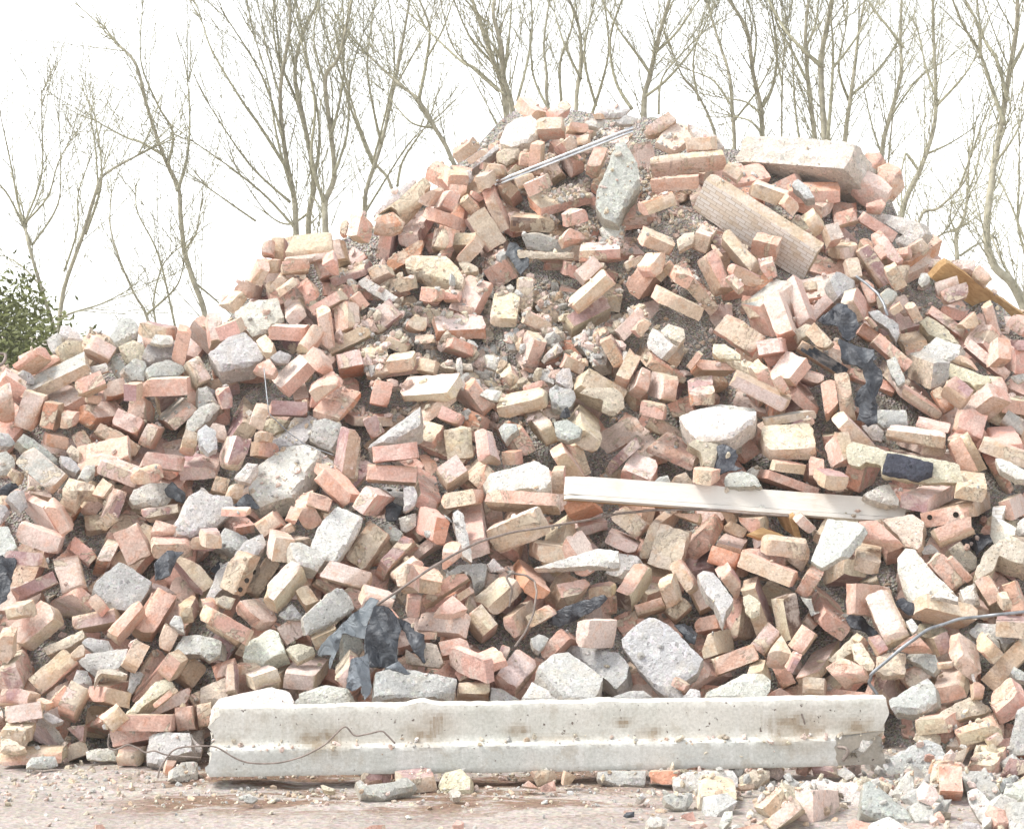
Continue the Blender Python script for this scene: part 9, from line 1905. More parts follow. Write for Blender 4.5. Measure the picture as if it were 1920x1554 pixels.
def mat_core():
    m,nt,b=newmat('rubble_fines'); g=NT(nt); v,_,_=coord(g,False)
    vo=g.n('ShaderNodeTexVoronoi'); vo.inputs['Scale'].default_value=95; g.l(v,vo.inputs['Vector'])
    hs=g.n('ShaderNodeHueSaturation'); hs.inputs['Saturation'].default_value=.3; hs.inputs['Value'].default_value=1.2; g.l(vo.outputs['Color'],hs.inputs['Color'])
    col=g.mix(g.rng(g.noise(v,6,5,.6),.4,.6),(.52,.48,.43),(.64,.60,.545)); col=g.mix(.5,col,g.mix(1.0,col,hs.outputs[0],'MULTIPLY'))
    g.l(col,b.inputs['Base Color']); g.bump(g.math('ADD',vo.outputs['Distance'],g.noise(v,30,7,.7)),.03,b,1.0); return m
M=dict(brick=mat_brick(),conc=mat_conc(),felt=mat_felt(),tile=mat_tiles(),beam=mat_beam(),ground=mat_ground(),core=mat_core(),
  plank=mat_wood('painted_wood',(.55,.42,.28),(.66,.54,.38),(.66,.63,.58)),wood=mat_wood('raw_wood',(.36,.22,.10),(.50,.33,.17)),
  steel=mat_plain('rusty_wire',(.30,.25,.22),.6,.3),galv=mat_plain('galvanised_wire',(.34,.36,.38),.5,.6),alu=mat_plain('aluminium',(.78,.80,.82),.25,1.0,12),
  bark=mat_plain('bark',(.42,.395,.30),.9,0,14),twig=mat_plain('twig_bark',(.40,.385,.275),.9,0,30),leaf=mat_plain('evergreen_leaf',(.13,.145,.04),.6,0,4),hole=mat_plain('hole_shade_paint',(.03,.025,.02),.95))
KM={'c':'conc','q':'brick','b':'brick'}
ALLV=[];ALLF=[];NB=0
def reg(V,F):
    global NB
    ALLV.append(V); ALLF.extend([tuple(i+NB for i in f) for f in F]); NB+=len(V)
CODE='wsoytpgxkldmnz'
def parse(s):
    a=s.split(';'); k=a[0]; ci=3 if k=='b' else 4
    if k=='b': ci=4
    a[ci]=''.join(CODE[int(x)] for x in a[ci].split())
    p=np.array([float(x) for x in a[1].split()])/1000; q=Quaternion([float(x)/1000 for x in a[2].split()]).normalized()
    if k=='b': return dict(k=k,p=p,q=q,d=np.array([float(x) for x in a[3].split()])/1000,c=a[4])
    return dict(k=k,p=p,q=q,th=float(a[3])/1000,c=a[4],L=(np.array([float(x) for x in a[5].split()])/1000).reshape(-1,2))
def arrays(o,seed,step=.013):
    if o['k']=='b':
        conc=o['c'].count('g')>=2 or 'z' in o['c']
        return box_arrays(o['d'],o['c'],seed,max(step,max(o['d'])/34),rough=3.2 if 'z' in o['c'] else (1.6 if conc else 1.0),chips=16 if 'z' in o['c'] else 6,pal=CPAL if conc else PAL)
    kd='f' if o['c'] in 'kl' else o['k']
    return poly_arrays(o['L'],o['th'],o['c'],seed,kd,step*1.15)
def matof(o):
    if o['k']=='b': return M['conc'] if o['c'].count('g')>=2 or 'z' in o['c'] else (M['wood'] if 'd' in o['c'] else M['brick'])
    if o['c'] in 'kl': return M['felt']
    if o['c']=='d': return M['wood']
    return M[KM[o['k']]]
def place(o,name,seed,parent=None,base=None):
    V,F,C=arrays(o,seed); b=Buf(); 
    mats=[matof(o)]; b.add(V,F,C)
    if 'm' in o['c']:
        mats.append(M['tile'])
        me0=None
        for i,f in enumerate(F):
            nv=np.cross(V[f[1]]-V[f[0]],V[f[2]]-V[f[0]]); nv/=np.linalg.norm(nv)+1e-12
            if abs(nv[2])>.85 and (o['k']=='q' or abs(V[f[0]][2])>o['d'][2]*.25): b.m[i]=1
    me=b.mesh(name,mats,26 if o['k']=='c' and o['c'] not in 'kl' else 36); ob=link(name,me,parent); ob.rotation_mode='QUATERNION'; ob.rotation_quaternion=o['q']
    ob.location=Vector(o['p'])-(Vector(base) if base is not None else Vector((0,0,0)))
    R=np.array(o['q'].to_matrix()); reg(V@R.T+o['p'],F)
    return ob
seed=1
# ------------------------------------------------------------------ single bricks and concrete pieces
for ln in ITEMS.split('\n'):
    d,lab=ln.split('|'); o=parse(d); seed+=1
    if o['k'] in 'bq':
        nm='broken_brick' if 'broken' in lab.split(',')[0] else 'brick'; cat='brick'; grp='bricks in the demolition pile'
    elif o['c'] in 'kl': nm='felt_scrap';cat='felt';grp='scraps of felt in the pile'
    elif o['c']=='d': nm='board_offcut';cat='board';grp=None
    elif o['c']=='y': nm='mortar_piece';cat='mortar';grp='lumps of mortar in the pile'
    else: nm='concrete_piece';cat='concrete';grp='pieces of concrete in the pile'
    tag(place(o,nm,seed),lab,cat,grp)
# ------------------------------------------------------------------ named things, some of several mortared parts
byt={}
for ln in TAGGED.split('\n'):
    d,t=ln.split('|'); byt.setdefault(t,[]).append(parse(d))
TOBJ={}
PN={'felt_heap':'felt_sheet','black_felt_slope':'felt_sheet'}
for t,parts in byt.items():
    name,cat,lab=LM[t]
    if len(parts)==1:
        seed+=1; ob=place(parts[0],name,seed); tag(ob,lab,cat); TOBJ[t]=(ob,parts)
    else:
        c=sum(p['p'] for p in parts)/len(parts); e=empty(name,c); tag(e,lab,cat)
        for p in parts:
            seed+=1
            pn=PN.get(t) or {'b':'brick','q':'brick','c':'mortar'}[p['k']]
            if t in('rendered_wedge','wall_chunk') and p['k']!='q': pn='rendered_wall'
            if t=='wall_chunk' and p['k']=='b': pn='rendered_wall'
            if t=='black_patch_slab': pn='glazed_patch' if p['c']=='x' else 'slab_body'
            if t=='holed_gypsum': pn='plaster_top' if p['k']=='c' else 'block_half'
            if t=='mortared_pair' and p['k']=='c': pn='mortar_cap'
            place(p,pn,seed,e,c)
        TOBJ[t]=(e,parts)
def disc_holes(t,pts,r,axis,sgn,part=0):
    """round core holes imitated by flat dark discs, their inner shade painted on"""
    ob,parts=TOBJ[t]; p=parts[part]; host=ob if len(parts)==1 else ob.children[part]
    for (u,v) in pts:
        b=Buf(); V=[];F=[];n=18
        for ring,(rr,dz) in enumerate(((r*1.12,.0),(r*1.02,.0026),(r*.9,.0018),(r*.86,.0012))):
            for k in range(n):
                a=2*math.pi*k/n; V.append((rr*math.cos(a),rr*math.sin(a),dz))
        for ring in range(3):
            for k in range(n):
                F.append([ring*n+k,ring*n+(k+1)%n,(ring+1)*n+(k+1)%n,(ring+1)*n+k])
        F.append([n*3+k for k in range(n)]); V=np.array(V)
        # flat dark disc just proud of the face, its colour standing for shade inside
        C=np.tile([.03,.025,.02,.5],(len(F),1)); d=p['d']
        W=np.zeros_like(V); a=axis; b1,c1=(a+1)%3,(a+2)%3
        W[:,a]=sgn*(d[a]/2+V[:,2]+.0012); W[:,b1]=V[:,0]+u*d[b1]; W[:,c1]=V[:,1]+v*d[c1]
        b.add(W,F,C); me=b.mesh('hole',[M['hole']]); h=link('hole',me,host)
for ln in ():
    pass
disc_holes('brick_three_holes',[(0.315,-0.338)],0.0085,2,-1,0)
disc_holes('brick_three_holes',[(0.072,-0.457)],0.0085,2,-1,0)
disc_holes('brick_three_holes',[(-0.096,-0.154)],0.0085,1,-1,0)
disc_holes('holed_brick',[(0.396,0.173)],0.01,2,-1,0)
disc_holes('holed_brick',[(-0.041,0.201)],0.01,2,-1,0)
disc_holes('holed_brick',[(-0.476,0.188)],0.01,2,-1,0)
disc_holes('holed_gypsum',[(-0.021,0.013)],0.01,0,-1,2)
disc_holes('holed_gypsum',[(0.059,-0.340)],0.009,1,-1,1)
disc_holes('round_hole_brick',[(0.119,-0.307)],0.009,1,-1,0)
disc_holes('round_hole_brick',[(-0.047,0.175)],0.01,1,-1,0)
# ------------------------------------------------------------------ uncounted broken brick filling the pile
buf=Buf()
for i,ln in enumerate(STUFF.split('\n')):
    o=parse(ln); V,F,C=arrays(o,5000+i,.018); R=np.array(o['q'].to_matrix()); W=V@R.T+o['p']
    reg(W,F); buf.add(W,F,C)
A=np.array([[int(x) for x in l.split()] for l in FILL.split('\n')])
cc=['wss','sws','oss','yts','tss','ppt','ggg']
for i,a in enumerate(A):
    q=Quaternion([x/1000 for x in a[3:7]]).normalized(); d=a[7:10]/1000
    V,F,C=box_arrays(d,cc[a[10]],9000+i,.03,1.0,chips=4); R=np.array(q.to_matrix()); W=V@R.T+a[:3]/1000
    reg(W,F); buf.add(W,F,C)
o=link('brick_rubble',buf.mesh('brick_rubble',[M['brick']])); tag(o,'mass of half-buried pink and tan bricks packed between the larger ones','rubble'); o['kind']='stuff'
# ------------------------------------------------------------------ core of the heap (fine rubble)
def lump(x,z):
    return (0.10*math.sin(1.7*x+0.5)*math.sin(1.9*z+1.0)+0.07*math.sin(3.1*x-1.1+1.3*z)+0.18*math.exp(-((x+0.1)**2/0.25+(z-1.6)**2/0.25)))
def gul(x,z):
    return min(.2,.19*math.exp(-((x+.11)/.42)**2-((z-1.50)/.20)**2)+.08*math.exp(-((x-.38)/.28)**2-((z-2.18)/.22)**2)+.16*math.exp(-((x-.78)/.16)**2-((z-1.95)/.12)**2)+.15*math.exp(-((x-.72)/.2)**2-((z-1.45)/.12)**2))
CR=CUS['crest']; cx=[c[0] for c in CR]; cz=[c[1] for c in CR]
nx,nf,nbk=150,46,14; V=[];F=[]
for i in range(nx+1):
    x=-4.4+8.8*i/nx; H=float(np.interp(x,cx,cz)); 
    for j in range(nf+1):
        t=j/nf; z=H*t-.05*(1-t); y=7.72+z+lump(x,z)+.26-gul(x,z)+.04*n3((x,z,0),5)+.015*n3((x,z,0),21)
        V.append((x,y,z+.03*n3((x,z,3),7)))
    ytop=y
    for j in range(1,nbk+1):
        t=j/nbk; z=H*(1-t)-.06*t; V.append((x,ytop+.25*min(1,t*4)+t*H*1.25,z+.05*n3((x,z,9),4)*(1-t)))
m=nf+1+nbk
for i in range(nx):
    for j in range(m-1): F.append([i*m+j,(i+1)*m+j,(i+1)*m+j+1,i*m+j+1])
V=np.array(V); b=Buf(); b.add(V,F,np.tile([.4,.33,.27,.5],(len(F),1))); reg(V,F)
o=link('rubble_mound',b.mesh('rubble_mound',[M['core']],0)); o['kind']='structure'
# ------------------------------------------------------------------ ground
V=[];F=[];xs=np.concatenate([[-400,-100,-30,-12],np.linspace(-5,5,120),[12,30,100,400]]); ys=np.concatenate([[-60,-10,3],np.linspace(5,9,70),[12,16,24,40,90,200,600]])
for x in xs:
    for y in ys:
        inn=abs(x)<5 and 5<=y<=9; V.append((x,y,(.018*n3((x,y,0),2.2)+.009*n3((x,y,0),9)) if inn else 0))
k=len(ys)
for i in range(len(xs)-1):
    for j in range(k-1): F.append([i*k+j,(i+1)*k+j,(i+1)*k+j+1,i*k+j+1])
V=np.array(V); b=Buf(); b.add(V,F,np.tile([.5,.5,.5,.5],(len(F),1))); o=link('ground',b.mesh('ground',[M['ground']],0)); o['kind']='structure'; reg(V,F)
# ------------------------------------------------------------------ concrete beam
def beam():
    prof=[(0,.219),(0,.112),(-.008,.100),(-.026,.094),(-.033,.087),(-.033,.008),(-.028,0),(.085,0),(.085,.219)]
    P=[]
    for i in range(len(prof)):
        a=np.array(prof[i]);c=np.array(prof[(i+1)%len(prof)]); n=max(1,int(np.linalg.norm(c-a)/.011))
        for k in range(n): P.append(a+(c-a)*k/n)
    n=len(P); NX=210; x0,x1=-1.005,1.262; V=[];F=[];C=[]
    stains=[(-.25,.17,.05),(-.28,.125,.07),(.37,.155,.03),(.46,.115,.04),(1.0,.15,.05),(1.15,.12,.07),(.02,.13,.04),(-.62,.11,.09),(.95,.12,.12)]
    for i in range(NX+1):
        t=i/NX
        for (y,z) in P:
            x=x0+(x1-x0)*t
            if t<.06: x+=(1-t/.06)*(.03*n3((y,z,1),22)+.035*(z/.24)+.012*n3((y,z,2),60))
            if t>.94: x+=(t-.94)/.06*(.02*n3((y,z,5),20)-.01)
            if y<-.004: x=min(x,1.075+.012*n3((y,z,7),50))
            yy=y;zz=z
            q=(x,y,z)
            zz+=.0022*n3(q,9)+.0012*n3(q,40); yy+=.0025*n3(q,7)+.0012*n3(q,45)
            if z>.212: 
                e=max(0,n3((x,0,y),6)); zz+=.0035*n3((x,y,0),6)+.003*n3((x,y,0),33)
                if y<.02: yy+=.003+.007*max(0,n3((x,1,1),17))
                zz+=.012*math.exp(-((x+.30)/.035)**2)+.007*math.exp(-((x-.30)/.05)**2)
            if .08<z<.108: yy+=.007*max(0,n3((x,4,4),26)-.05)+.004*max(0,n3((x,6,y),70))
            if z<.01 and y<0: zz+=.010*max(0,n3((x,2,2),9)-.25)*4*.5
            V.append((x,yy,zz))
    for i in range(NX):
        for j in range(n):
            k=(j+1)%n; F.append([i*n+j,i*n+k,(i+1)*n+k,(i+1)*n+j])
    F.append(list(range(n))[::-1]); F.append([NX*n+j for j in range(n)])
    V=np.array(V)
    base=np.array((.65,.635,.585)); fl=np.array((.61,.61,.58)); br=np.array((.30,.22,.14))
    for f in F:
        c=V[f].mean(0) if len(f)==4 else V[f].mean(0)
        col=base.copy()
        if c[1]<-.008: col=fl.copy()
        s=0
        for (sx,sz,r) in stains: s=max(s,math.exp(-(((c[0]-sx)/r)**2+((c[2]-sz)/(r*.5))**2))*(.5+.9*max(0,n3(c,30)+.3)))
        s=max(s,.55*math.exp(-((c[2]-.108)/.012)**2)*max(0,n3((c[0],0,0),3.5)+.25))
        s=min(.8,s); C.append([*(col*(1-s)+br*s),.3])
    b=Buf(); b.add(V,F,np.array(C)); e=empty('concrete_beam',(0,7.37,.046)); e.rotation_euler=(0,math.radians(-.42),math.radians(2.6))
    tag(e,'long pale concrete beam with a ledge lying on the ground along the foot of the pile','beam')
    o=link('beam_body',b.mesh('beam_body',[M['beam']],40),e)
    Mx=Matrix.Translation(e.location)@e.rotation_euler.to_matrix().to_4x4()
    reg(np.array([list(Mx@Vector(v)) for v in V]),F)
    return e
def tube(pts,r,n=7,sub=6,taper=None,wob=0):
    P=[Vector(p) for p in pts]; Q=[]
    for i in range(len(P)-1):
        p0=P[max(0,i-1)];p1=P[i];p2=P[i+1];p3=P[min(len(P)-1,i+2)]
        for k in range(sub):
            t=k/sub; Q.append(.5*((2*p1)+(p2-p0)*t+(2*p0-5*p1+4*p2-p3)*t*t+(3*p1-p0-3*p2+p3)*t**3))
    Q.append(P[-1]); V=[];F=[]
    up=Vector((.3,.9,.2))
    for i,q in enumerate(Q):
        d=(Q[min(i+1,len(Q)-1)]-Q[max(i-1,0)]).normalized(); a=d.cross(up).normalized(); b2=d.cross(a)
        rr=r if taper is None else r*(1-(1-taper)*i/(len(Q)-1))
        if wob: rr*=1+wob*noise.noise(q*9)
        for k in range(n):
            an=2*math.pi*k/n; V.append(q+a*rr*math.cos(an)+b2*rr*math.sin(an))
    for i in range(len(Q)-1):
        for k in range(n): F.append([i*n+k,i*n+(k+1)%n,(i+1)*n+(k+1)%n,(i+1)*n+k])
    F.append(list(range(n))[::-1]); F.append([(len(Q)-1)*n+k for k in range(n)])
    return np.array([list(v) for v in V]),F,Q
beam_o=beam()
hk,F_,_=tube([(1.08,-.05,.07),(1.10,-.075,.07),(1.105,-.08,.055),(1.09,-.075,.03)],.006); b=Buf(); b.add(hk,F_,np.tile([.2,.15,.12,.5],(len(F_),1))); link('steel_hook',b.mesh('steel_hook',[M['steel']],0),beam_o)
hk,F_,_=tube([(.965,-.006,.175),(.97,-.008,.16),(.976,-.006,.14)],.003); b=Buf(); b.add(hk,F_,np.tile([.2,.15,.12,.5],(len(F_),1))); link('steel_stub',b.mesh('steel_stub',[M['steel']],0),beam_o)
def wire(name,key,r,mat,lab,cat):
    V,F,_=tube(CUS[key],r,8,6,None,.12); b=Buf(); b.add(V,F,np.tile([.3,.3,.3,.5],(len(F),1))); o=link(name,b.mesh(name,[M[mat]],0)); tag(o,lab,cat)
wire('reinforcing_rod','rebar',.0048,'steel','long rusty reinforcing rod arching from the felt heap up to the white plank','rod')
wire('bent_rod','loop',.0042,'steel','bent steel rod making a loop over the bricks below the long arching rod','rod')
wire('steel_cable','cable',.0062,'galv','grey steel cable curving from the right edge down to the beam','cable')
wire('ground_wire','wire_a',.003,'steel','thin wavy wire crossing the bricks left of the beam end','wire')
wire('loose_wire','wire_b',.0028,'steel','thin loose wire rising from the ground and lying across the beam\'s left half','wire')
wire('thin_wire','wire_c',.0022,'galv','thin wire hanging above the large white slab','wire')
wire('conduit','conduit',.006,'galv','curved grey conduit bending down beside the pale blue-grey block','conduit')
wire('curled_pipe','curl',.006,'steel','rusty curled pipe at the left edge on top of the pile','pipe')
# aluminium rail: two parallel rounded ribs joined by a web
a,c=[Vector(p) for p in CUS['rail']]; c.y=a.y=(a.y+c.y)/2
e=empty('metal_rail',a); tag(e,'straight silver metal rail lying across the top of the pile','rail')
for s in (-1,1):
    V,F,_=tube([(0,0,s*.0075),tuple(Vector((c-a))+Vector((0,0,s*.0075)))],.0068,12,10); b=Buf(); b.add(V,F,np.tile([.8,.8,.8,.5],(len(F),1))); link('rail_rib',b.mesh('rail_rib',[M['alu']],0),e)
# painted plank
def board(P0,P1,ln,hh,th,mat,name,parent,loc,seed,splinter):
    Vb,F,C=box_arrays((ln,th,hh),'www',seed,.016,.5,chips=2)
    for i in range(len(Vb)):
        t=(Vb[i,0]-ln/2+splinter)/splinter
        if t>0: Vb[i,0]-=t*(splinter*.75*abs(noise.noise(Vector((seed,Vb[i,1]*30,Vb[i,2]*55))))*1.6+splinter*.5*max(0,(Vb[i,2]/hh+.1)))
    b=Buf(); b.add(Vb,F,C); o=link(name,b.mesh(name,[mat]),parent); o.location=loc; return o,Vb,F
p0,p1,p2,p3=[Vector(p) for p in CUS['plank']]
L=(p2-p0).length; xdir=(p2-p0).normalized(); zd=(p0-p1); zd=(zd-xdir*zd.dot(xdir)).normalized(); yd=zd.cross(xdir)
e=empty('painted_plank',p0+(p3-p0)/2); tag(e,'long white-painted plank with a splintered right end lying on the bricks','plank')
e.rotation_mode='QUATERNION'; e.rotation_quaternion=Matrix((xdir,yd,zd)).transposed().to_quaternion()
for nm,hh,dz,dy,th,mt,sp,ex in (('front_board',.074,.004,0,.022,M['plank'],.16,.05),('under_strip',.016,-.046,-.010,.026,M['plank'],.03,-.02),('under_board',.03,-.03,.03,.03,M['wood'],.05,-.02)):
    o,Vb,F=board(p0,p1,L+ex,hh,th,mt,nm,e,(ex/2,dy,dz),77,sp)
    W=np.array([list(e.location+e.rotation_quaternion@(Vector(v)+o.location)) for v in Vb]); reg(W,F)
# ------------------------------------------------------------------ small fragments
print('bvh',NB); AV=np.concatenate(ALLV); bvh=BVHTree.FromPolygons(AV.tolist(),ALLF)
ICO=[];bm=bmesh.new(); bmesh.ops.create_icosphere(bm,subdivisions=1,radius=1); bm.verts.ensure_lookup_table(); IV=np.array([list(v.co) for v in bm.verts]); IF=[[v.index for v in f.verts] for f in bm.faces]; bm.free()
def frag(buf,p,n,s,col,r):
    sc=np.array([r.uniform(.6,1.4),r.uniform(.5,1.1),r.uniform(.35,.8)])*s
    V=IV*sc*(1+np.array([[r.uniform(-.28,.28)] for _ in range(12)]))
    Q=np.array(Quaternion((r.gauss(0,1),r.gauss(0,1),r.gauss(0,1),r.gauss(0,1))).normalized().to_matrix())
    V=V@Q.T+np.array(p)+np.array(n)*s*.25
    k=r.uniform(.8,1.1); buf.add(V,IF,np.tile([*(np.array(col)*k),r.random()],(len(IF),1)))
r=random.Random(9); buf=Buf(); fp=[CPAL['w'],CPAL['g'],CPAL['y'],PAL['w'],(.64,.48,.41),PAL['t'],PAL['y'],CPAL['g'],CPAL['t'],CPAL['w'],(.62,.50,.44),PAL['w'],CPAL['y'],CPAL['t']]
D=Vector((0,.55,-1)).normalized()
def drop(n,fx,fz,smin,smax,pw=2.2,gap=None):
    c=0
    for _ in range(n):
        x=fx(); z=fz(); y=7.72+z+lump(x,z)
        hh=bvh.ray_cast(Vector((x,y,z))-D*.8,D,2.5)
        if hh[0] is None: continue
        if gap is not None and hh[0].y-(7.72+hh[0].z+lump(hh[0].x,hh[0].z))<gap and r.random()<.965: continue
        s=smin+(smax-smin)*r.random()**pw
        if hh[1].z<.2 and s>.008: continue
        frag(buf,hh[0],hh[1],s,r.choice(fp),r); c+=1
GA=lambda:r.gauss(-.11,.30); GB=lambda:r.gauss(1.50,.14)
drop(5600,GA,GB,.004,.018,1.4,-.02)
drop(1500,GA,GB,.012,.034,1.2,-.04)
drop(4500,lambda:r.gauss(.38,.26),lambda:r.gauss(2.2,.2),.003,.018,1.8,.0)
drop(1500,lambda:r.gauss(.76,.14),lambda:r.gauss(1.7,.25),.003,.013,2,.03)
drop(15000,lambda:r.uniform(-2.4,2.4),lambda:r.uniform(0,2.3),.003,.018,2.,.04)
for _ in range(110):
    x=r.uniform(.55,1.85); y=r.uniform(6.7,7.75)
    if r.random()>(x-.45)/1.1: continue
    hh=bvh.ray_cast(Vector((x,y,.12)),Vector((0,0,-1)),.4)
    if hh[0] is None: continue
    frag(buf,hh[0],hh[1],.022+.036*r.random()**1.1,r.choice([CPAL['g'],CPAL['g'],CPAL['w'],CPAL['w'],CPAL['y'],PAL['s'],PAL['w']]),r)
o=link('rubble_fragments',buf.mesh('rubble_fragments',[M['conc']],25)); tag(o,'small crumbs of brick, mortar and concrete lying between the bricks','rubble'); o['kind']='stuff'
buf=Buf()
for _ in range(8000):
    x=r.uniform(-2.3,2.3); y=r.uniform(5.9,7.9) if r.random()<.5 else r.gauss(7.35,.2)
    if x<.3 and y<7.0 and r.random()<.5: continue
    hh=bvh.ray_cast(Vector((x,y,.16)),Vector((0,0,-1)),.4)
    if hh[0] is None: continue
    s=.0015+.012*r.random()**3.2
    if x>.45: s*=1.5
    frag(buf,hh[0],hh[1],s,r.choice(fp),r)
o=link('gravel',buf.mesh('gravel',[M['conc']],25)); tag(o,'fine gravel and brick crumbs scattered on the dusty ground','gravel'); o['kind']='stuff'
# ------------------------------------------------------------------ trees
TL=['short forked bare tree at the far left edge', 'bare tree with two leaning limbs just right of the far left tree', 'slim bare tree curving up above the left shoulder of the pile', 'thin low branching bare sapling just left of the curving slim tree', 'bare tree with limbs sweeping left, leftmost of the dense clump', 'second bare tree of the dense clump, thick wavy trunk', 'third bare tree of the dense clump, leaning right at the top', 'tall slim bare tree just right of the dense clump', 'thin bare tree rising behind the white rendered wedge', 'bare tree bending left, between the wedge and the summit', 'thick bare tree left of the summit slab with trunk bending left', 'thick bare tree touching the summit slab, forking near the top', 'thin bare tree just right of the summit slab', 'slender bare tree above the middle of the summit', 'stout bare tree rising right of the summit, leaning right', 'thin bare tree leaning left above the right end of summit', 'bare tree standing over the left end of the rendered wall chunk', 'forked bare tree with crossing branch over the rendered wall chunk', 'very thin straight bare tree over the rendered wall chunk', 'bare tree curving left over the middle of the rendered wall chunk', 'tallest straight bare tree over the middle of the rendered wall chunk', 'slim bare tree leaning right over the rendered wall chunk', "bare tree leaning right over the rendered chunk's right end", "very thin bare tree right behind the rendered chunk's broken bricks", "bare tree leaning right beyond the pile's right shoulder", 'low thin bare tree with one long branch reaching right', 'thick bare tree with a bent elbow trunk at the right edge', 'thin branches crossing the bent trunk at the right edge', 'short bare stump with twigs above the timber plank', 'small bare bush-like tree left of the bent trunk']
def rot_about(d,ang,az):
    a=d.orthogonal().normalized(); a.rotate(Quaternion(d,az)); v=d.copy(); v.rotate(Quaternion(a,ang)); return v
def twigs(buf,p,d,ln,rad,lev,r):
    n=4 if lev>1 else 3; pts=[p.copy()]; dd=d.copy()
    for i in range(n):
        dd=(dd+Vector((r.gauss(0,.10),r.gauss(0,.10),r.gauss(.05,.07)))).normalized(); pts.append(pts[-1]+dd*ln/n)
    V,F,Q=tube(pts,rad,4 if lev>1 else 3,2,.45); buf.add(V,F,np.tile([.3,.3,.2,.5],(len(F),1)))
    if lev<=0: return
    k=max(2,int(ln/(.12 if lev==1 else .15)))
    for i in range(k):
        t=.12+.85*(i+r.random()*.6)/k; j=min(len(Q)-2,int(t*(len(Q)-1))); q=Q[j]; dl=(Q[j+1]-Q[j]).normalized()
        twigs(buf,q,rot_about(dl,r.uniform(.35,.85),r.uniform(0,6.28)),ln*r.uniform(.28,.55)*(1.1-t*.5),max(.0024,rad*.58),lev-1,r)
for ti,(dist,polys) in enumerate(CUS['trees']):
    r=random.Random(100+ti)
    base=Vector(polys[0][1][0]); base=Vector((base.x+r.uniform(-.1,.1),base.y,0)); e=empty('bare_tree',base); tag(e,TL[ti],'tree','bare trees behind the pile')
    bt=Buf();bc=Buf()
    for pi,(w,pts) in enumerate(polys):
        w=w*dist/4200*.64
        P=[Vector(p) for p in pts]
        ph=r.uniform(0,6.28)
        for i,p in enumerate(P): 
            p.y+=.35*math.sin(ph+i*.9)*(i/len(P))
        if pi==0: P=[base]+P
        P=[p-base for p in P]
        V,F,Q=tube(P,w,8 if pi==0 else 6,5,.38,.10); (bt if pi==0 else bc).add(V,F,np.tile([.3,.3,.2,.5],(len(F),1)))
        LN=sum((Q[i+1]-Q[i]).length for i in range(len(Q)-1)); acc=0; nxt=.25 if pi else 1.6
        for i in range(len(Q)-1):
            acc+=(Q[i+1]-Q[i]).length
            if acc>nxt:
                nxt+=r.uniform(.07,.19); t=acc/LN
                if Q[i].z<1.3: continue
                dl=(Q[i+1]-Q[i]).normalized()
                twigs(bc,Q[i],(rot_about(dl,r.uniform(.3,.8),r.uniform(0,6.28))+Vector((0,0,.2))).normalized(),r.uniform(.4,1.25),max(.0041,w*.17),2 if r.random()<.55 else 1,r)
        for _ in range(3):
            dl=(Q[-1]-Q[-2]).normalized(); twigs(bc,Q[-1],rot_about(dl,r.uniform(.05,.4),r.uniform(0,6.28)),r.uniform(.5,1.0),w*.34,2,r)
    link('trunk',bt.mesh('trunk',[M['bark']],0),e); link('crown',bc.mesh('crown',[M['twig']],0),e)
# ------------------------------------------------------------------ evergreen shrubs at the left
def shrub(loc,rx,rz,lab,seed,nl=5200):
    r=random.Random(seed); e=empty('evergreen_shrub',loc); tag(e,lab,'shrub','evergreen shrubs beyond the pile')
    b=Buf(); 
    for k in range(9):
        tip=Vector((r.uniform(-.7,.7)*rx,r.uniform(-.4,.4),rz*r.uniform(.5,1.0))); V,F,_=tube([(0,0,0),tuple(tip*.5+Vector((r.uniform(-.1,.1),0,.1))),tuple(tip)],.02,5,4,.3); b.add(V,F,np.tile([.2,.2,.15,.5],(len(F),1)))
    link('trunk',b.mesh('trunk',[M['bark']],0),e)
    cl=[(r.gauss(0,.45)*rx,r.gauss(0,.3),rz*r.uniform(.15,.95),r.uniform(.10,.26)) for _ in range(46)]
    V=[];F=[]
    for i in range(nl):
        c=r.choice(cl); p=Vector((c[0]+r.gauss(0,c[3]),c[1]+r.gauss(0,c[3]),c[2]+r.gauss(0,c[3]*.8)))
        if (p.x/rx)**2+((p.z-rz*.5)/(rz*.62))**2>1.25: continue
        s=r.uniform(.012,.028); a=Vector((r.gauss(0,1),r.gauss(0,1),r.gauss(0,1))).normalized(); q=a.orthogonal().normalized()
        n=len(V); V+= [p-a*s*1.5,p+q*s*.6,p+a*s*1.5,p-q*s*.6]; F.append([n,n+1,n+2,n+3])
    b=Buf(); b.add(np.array([list(v) for v in V]),F,np.tile([.1,.12,.05,.5],(len(F),1))); link('crown',b.mesh('crown',[M['leaf']],0),e)
shrub((-4.4,19,0),.55,1.85,'dense dark evergreen shrub at the left edge behind the pile',1,9500)
shrub((-3.85,18.3,0),.42,1.55,'lower yellow-green shrub between the left tree trunks and the pile',2,5500)
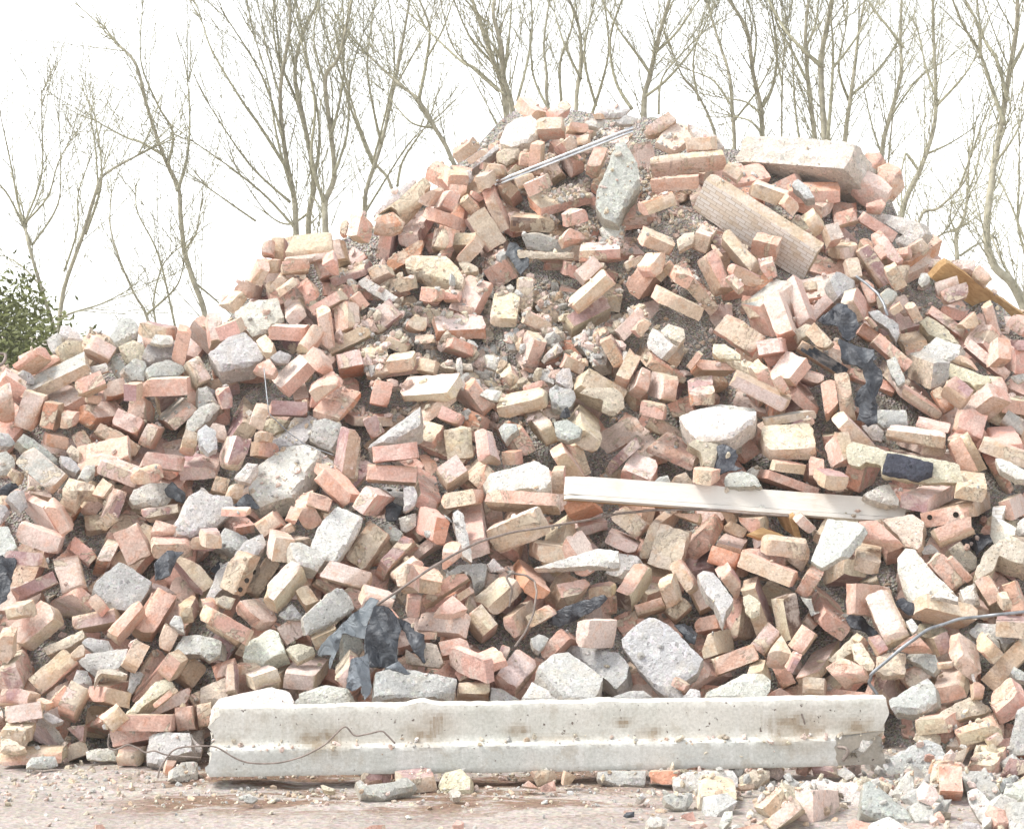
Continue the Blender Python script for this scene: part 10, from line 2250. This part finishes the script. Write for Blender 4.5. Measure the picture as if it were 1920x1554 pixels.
# ------------------------------------------------------------------ added thin volume, imitates glare that pales shadows and trees
HD=0.002
if HD>0:
    me=bpy.data.meshes.new('glare_veil'); bm=bmesh.new(); bmesh.ops.create_cube(bm,size=1)
    for v in bm.verts: v.co=Vector((v.co.x*26,15+v.co.y*36,v.co.z*10+4))
    bm.to_mesh(me); bm.free(); m=bpy.data.materials.new('glare_veil'); m.use_nodes=True; nt=m.node_tree; nt.nodes.clear(); out=nt.nodes.new('ShaderNodeOutputMaterial'); pv=nt.nodes.new('ShaderNodeVolumePrincipled')
    pv.inputs['Density'].default_value=HD; pv.inputs['Color'].default_value=(.97,.97,.96,1); pv.inputs['Anisotropy'].default_value=.3; nt.links.new(pv.outputs[0],out.inputs['Volume']); me.materials.append(m)
    o=link('glare_veil',me); tag(o,'added pale veil imitating glare round the pile and the trees','glare_veil'); o['kind']='stuff'
# ------------------------------------------------------------------ light, sky, camera
W=bpy.data.worlds.new('World'); S.world=W; W.use_nodes=True; nt=W.node_tree; nt.nodes.clear()
SUN_EL,SUN_AZ=math.radians(58),math.radians(-95)   # azimuth from +Y clockwise
sk=nt.nodes.new('ShaderNodeTexSky'); sk.sky_type='NISHITA'; sk.sun_disc=False; sk.sun_elevation=SUN_EL; sk.sun_rotation=SUN_AZ; sk.dust_density=.7; sk.air_density=.7; sk.ozone_density=1.0
hs=nt.nodes.new('ShaderNodeHueSaturation'); hs.inputs['Saturation'].default_value=.12; hs.inputs['Value'].default_value=1.0
bg=nt.nodes.new('ShaderNodeBackground'); bg.inputs['Strength'].default_value=0.15; ow=nt.nodes.new('ShaderNodeOutputWorld')
nt.links.new(sk.outputs[0],hs.inputs['Color']); nt.links.new(hs.outputs[0],bg.inputs[0]); nt.links.new(bg.outputs[0],ow.inputs[0])
ld=bpy.data.lights.new('sun','SUN'); ld.energy=1.45; ld.angle=math.radians(18); ld.color=(1,.955,.89); lo=bpy.data.objects.new('sun',ld); COL.objects.link(lo)
dv=Vector((math.sin(SUN_AZ)*math.cos(SUN_EL),math.cos(SUN_AZ)*math.cos(SUN_EL),math.sin(SUN_EL))); lo.rotation_mode='QUATERNION'; lo.rotation_quaternion=dv.to_track_quat('Z','Y'); lo.location=dv*50
cd=bpy.data.cameras.new('camera'); cam=bpy.data.objects.new('camera',cd); COL.objects.link(cam); S.camera=cam
cam.location=(0,0,1.5); cd.sensor_width=36; cd.lens=36*4200/1920; cd.clip_end=2000; cam.rotation_euler=(math.radians(90)-math.atan(157/4200),0,0)
S.view_settings.view_transform='Standard'; S.view_settings.look='None'; S.view_settings.gamma=1; S.view_settings.exposure=1.5
S.cycles.max_bounces=6; S.cycles.diffuse_bounces=4
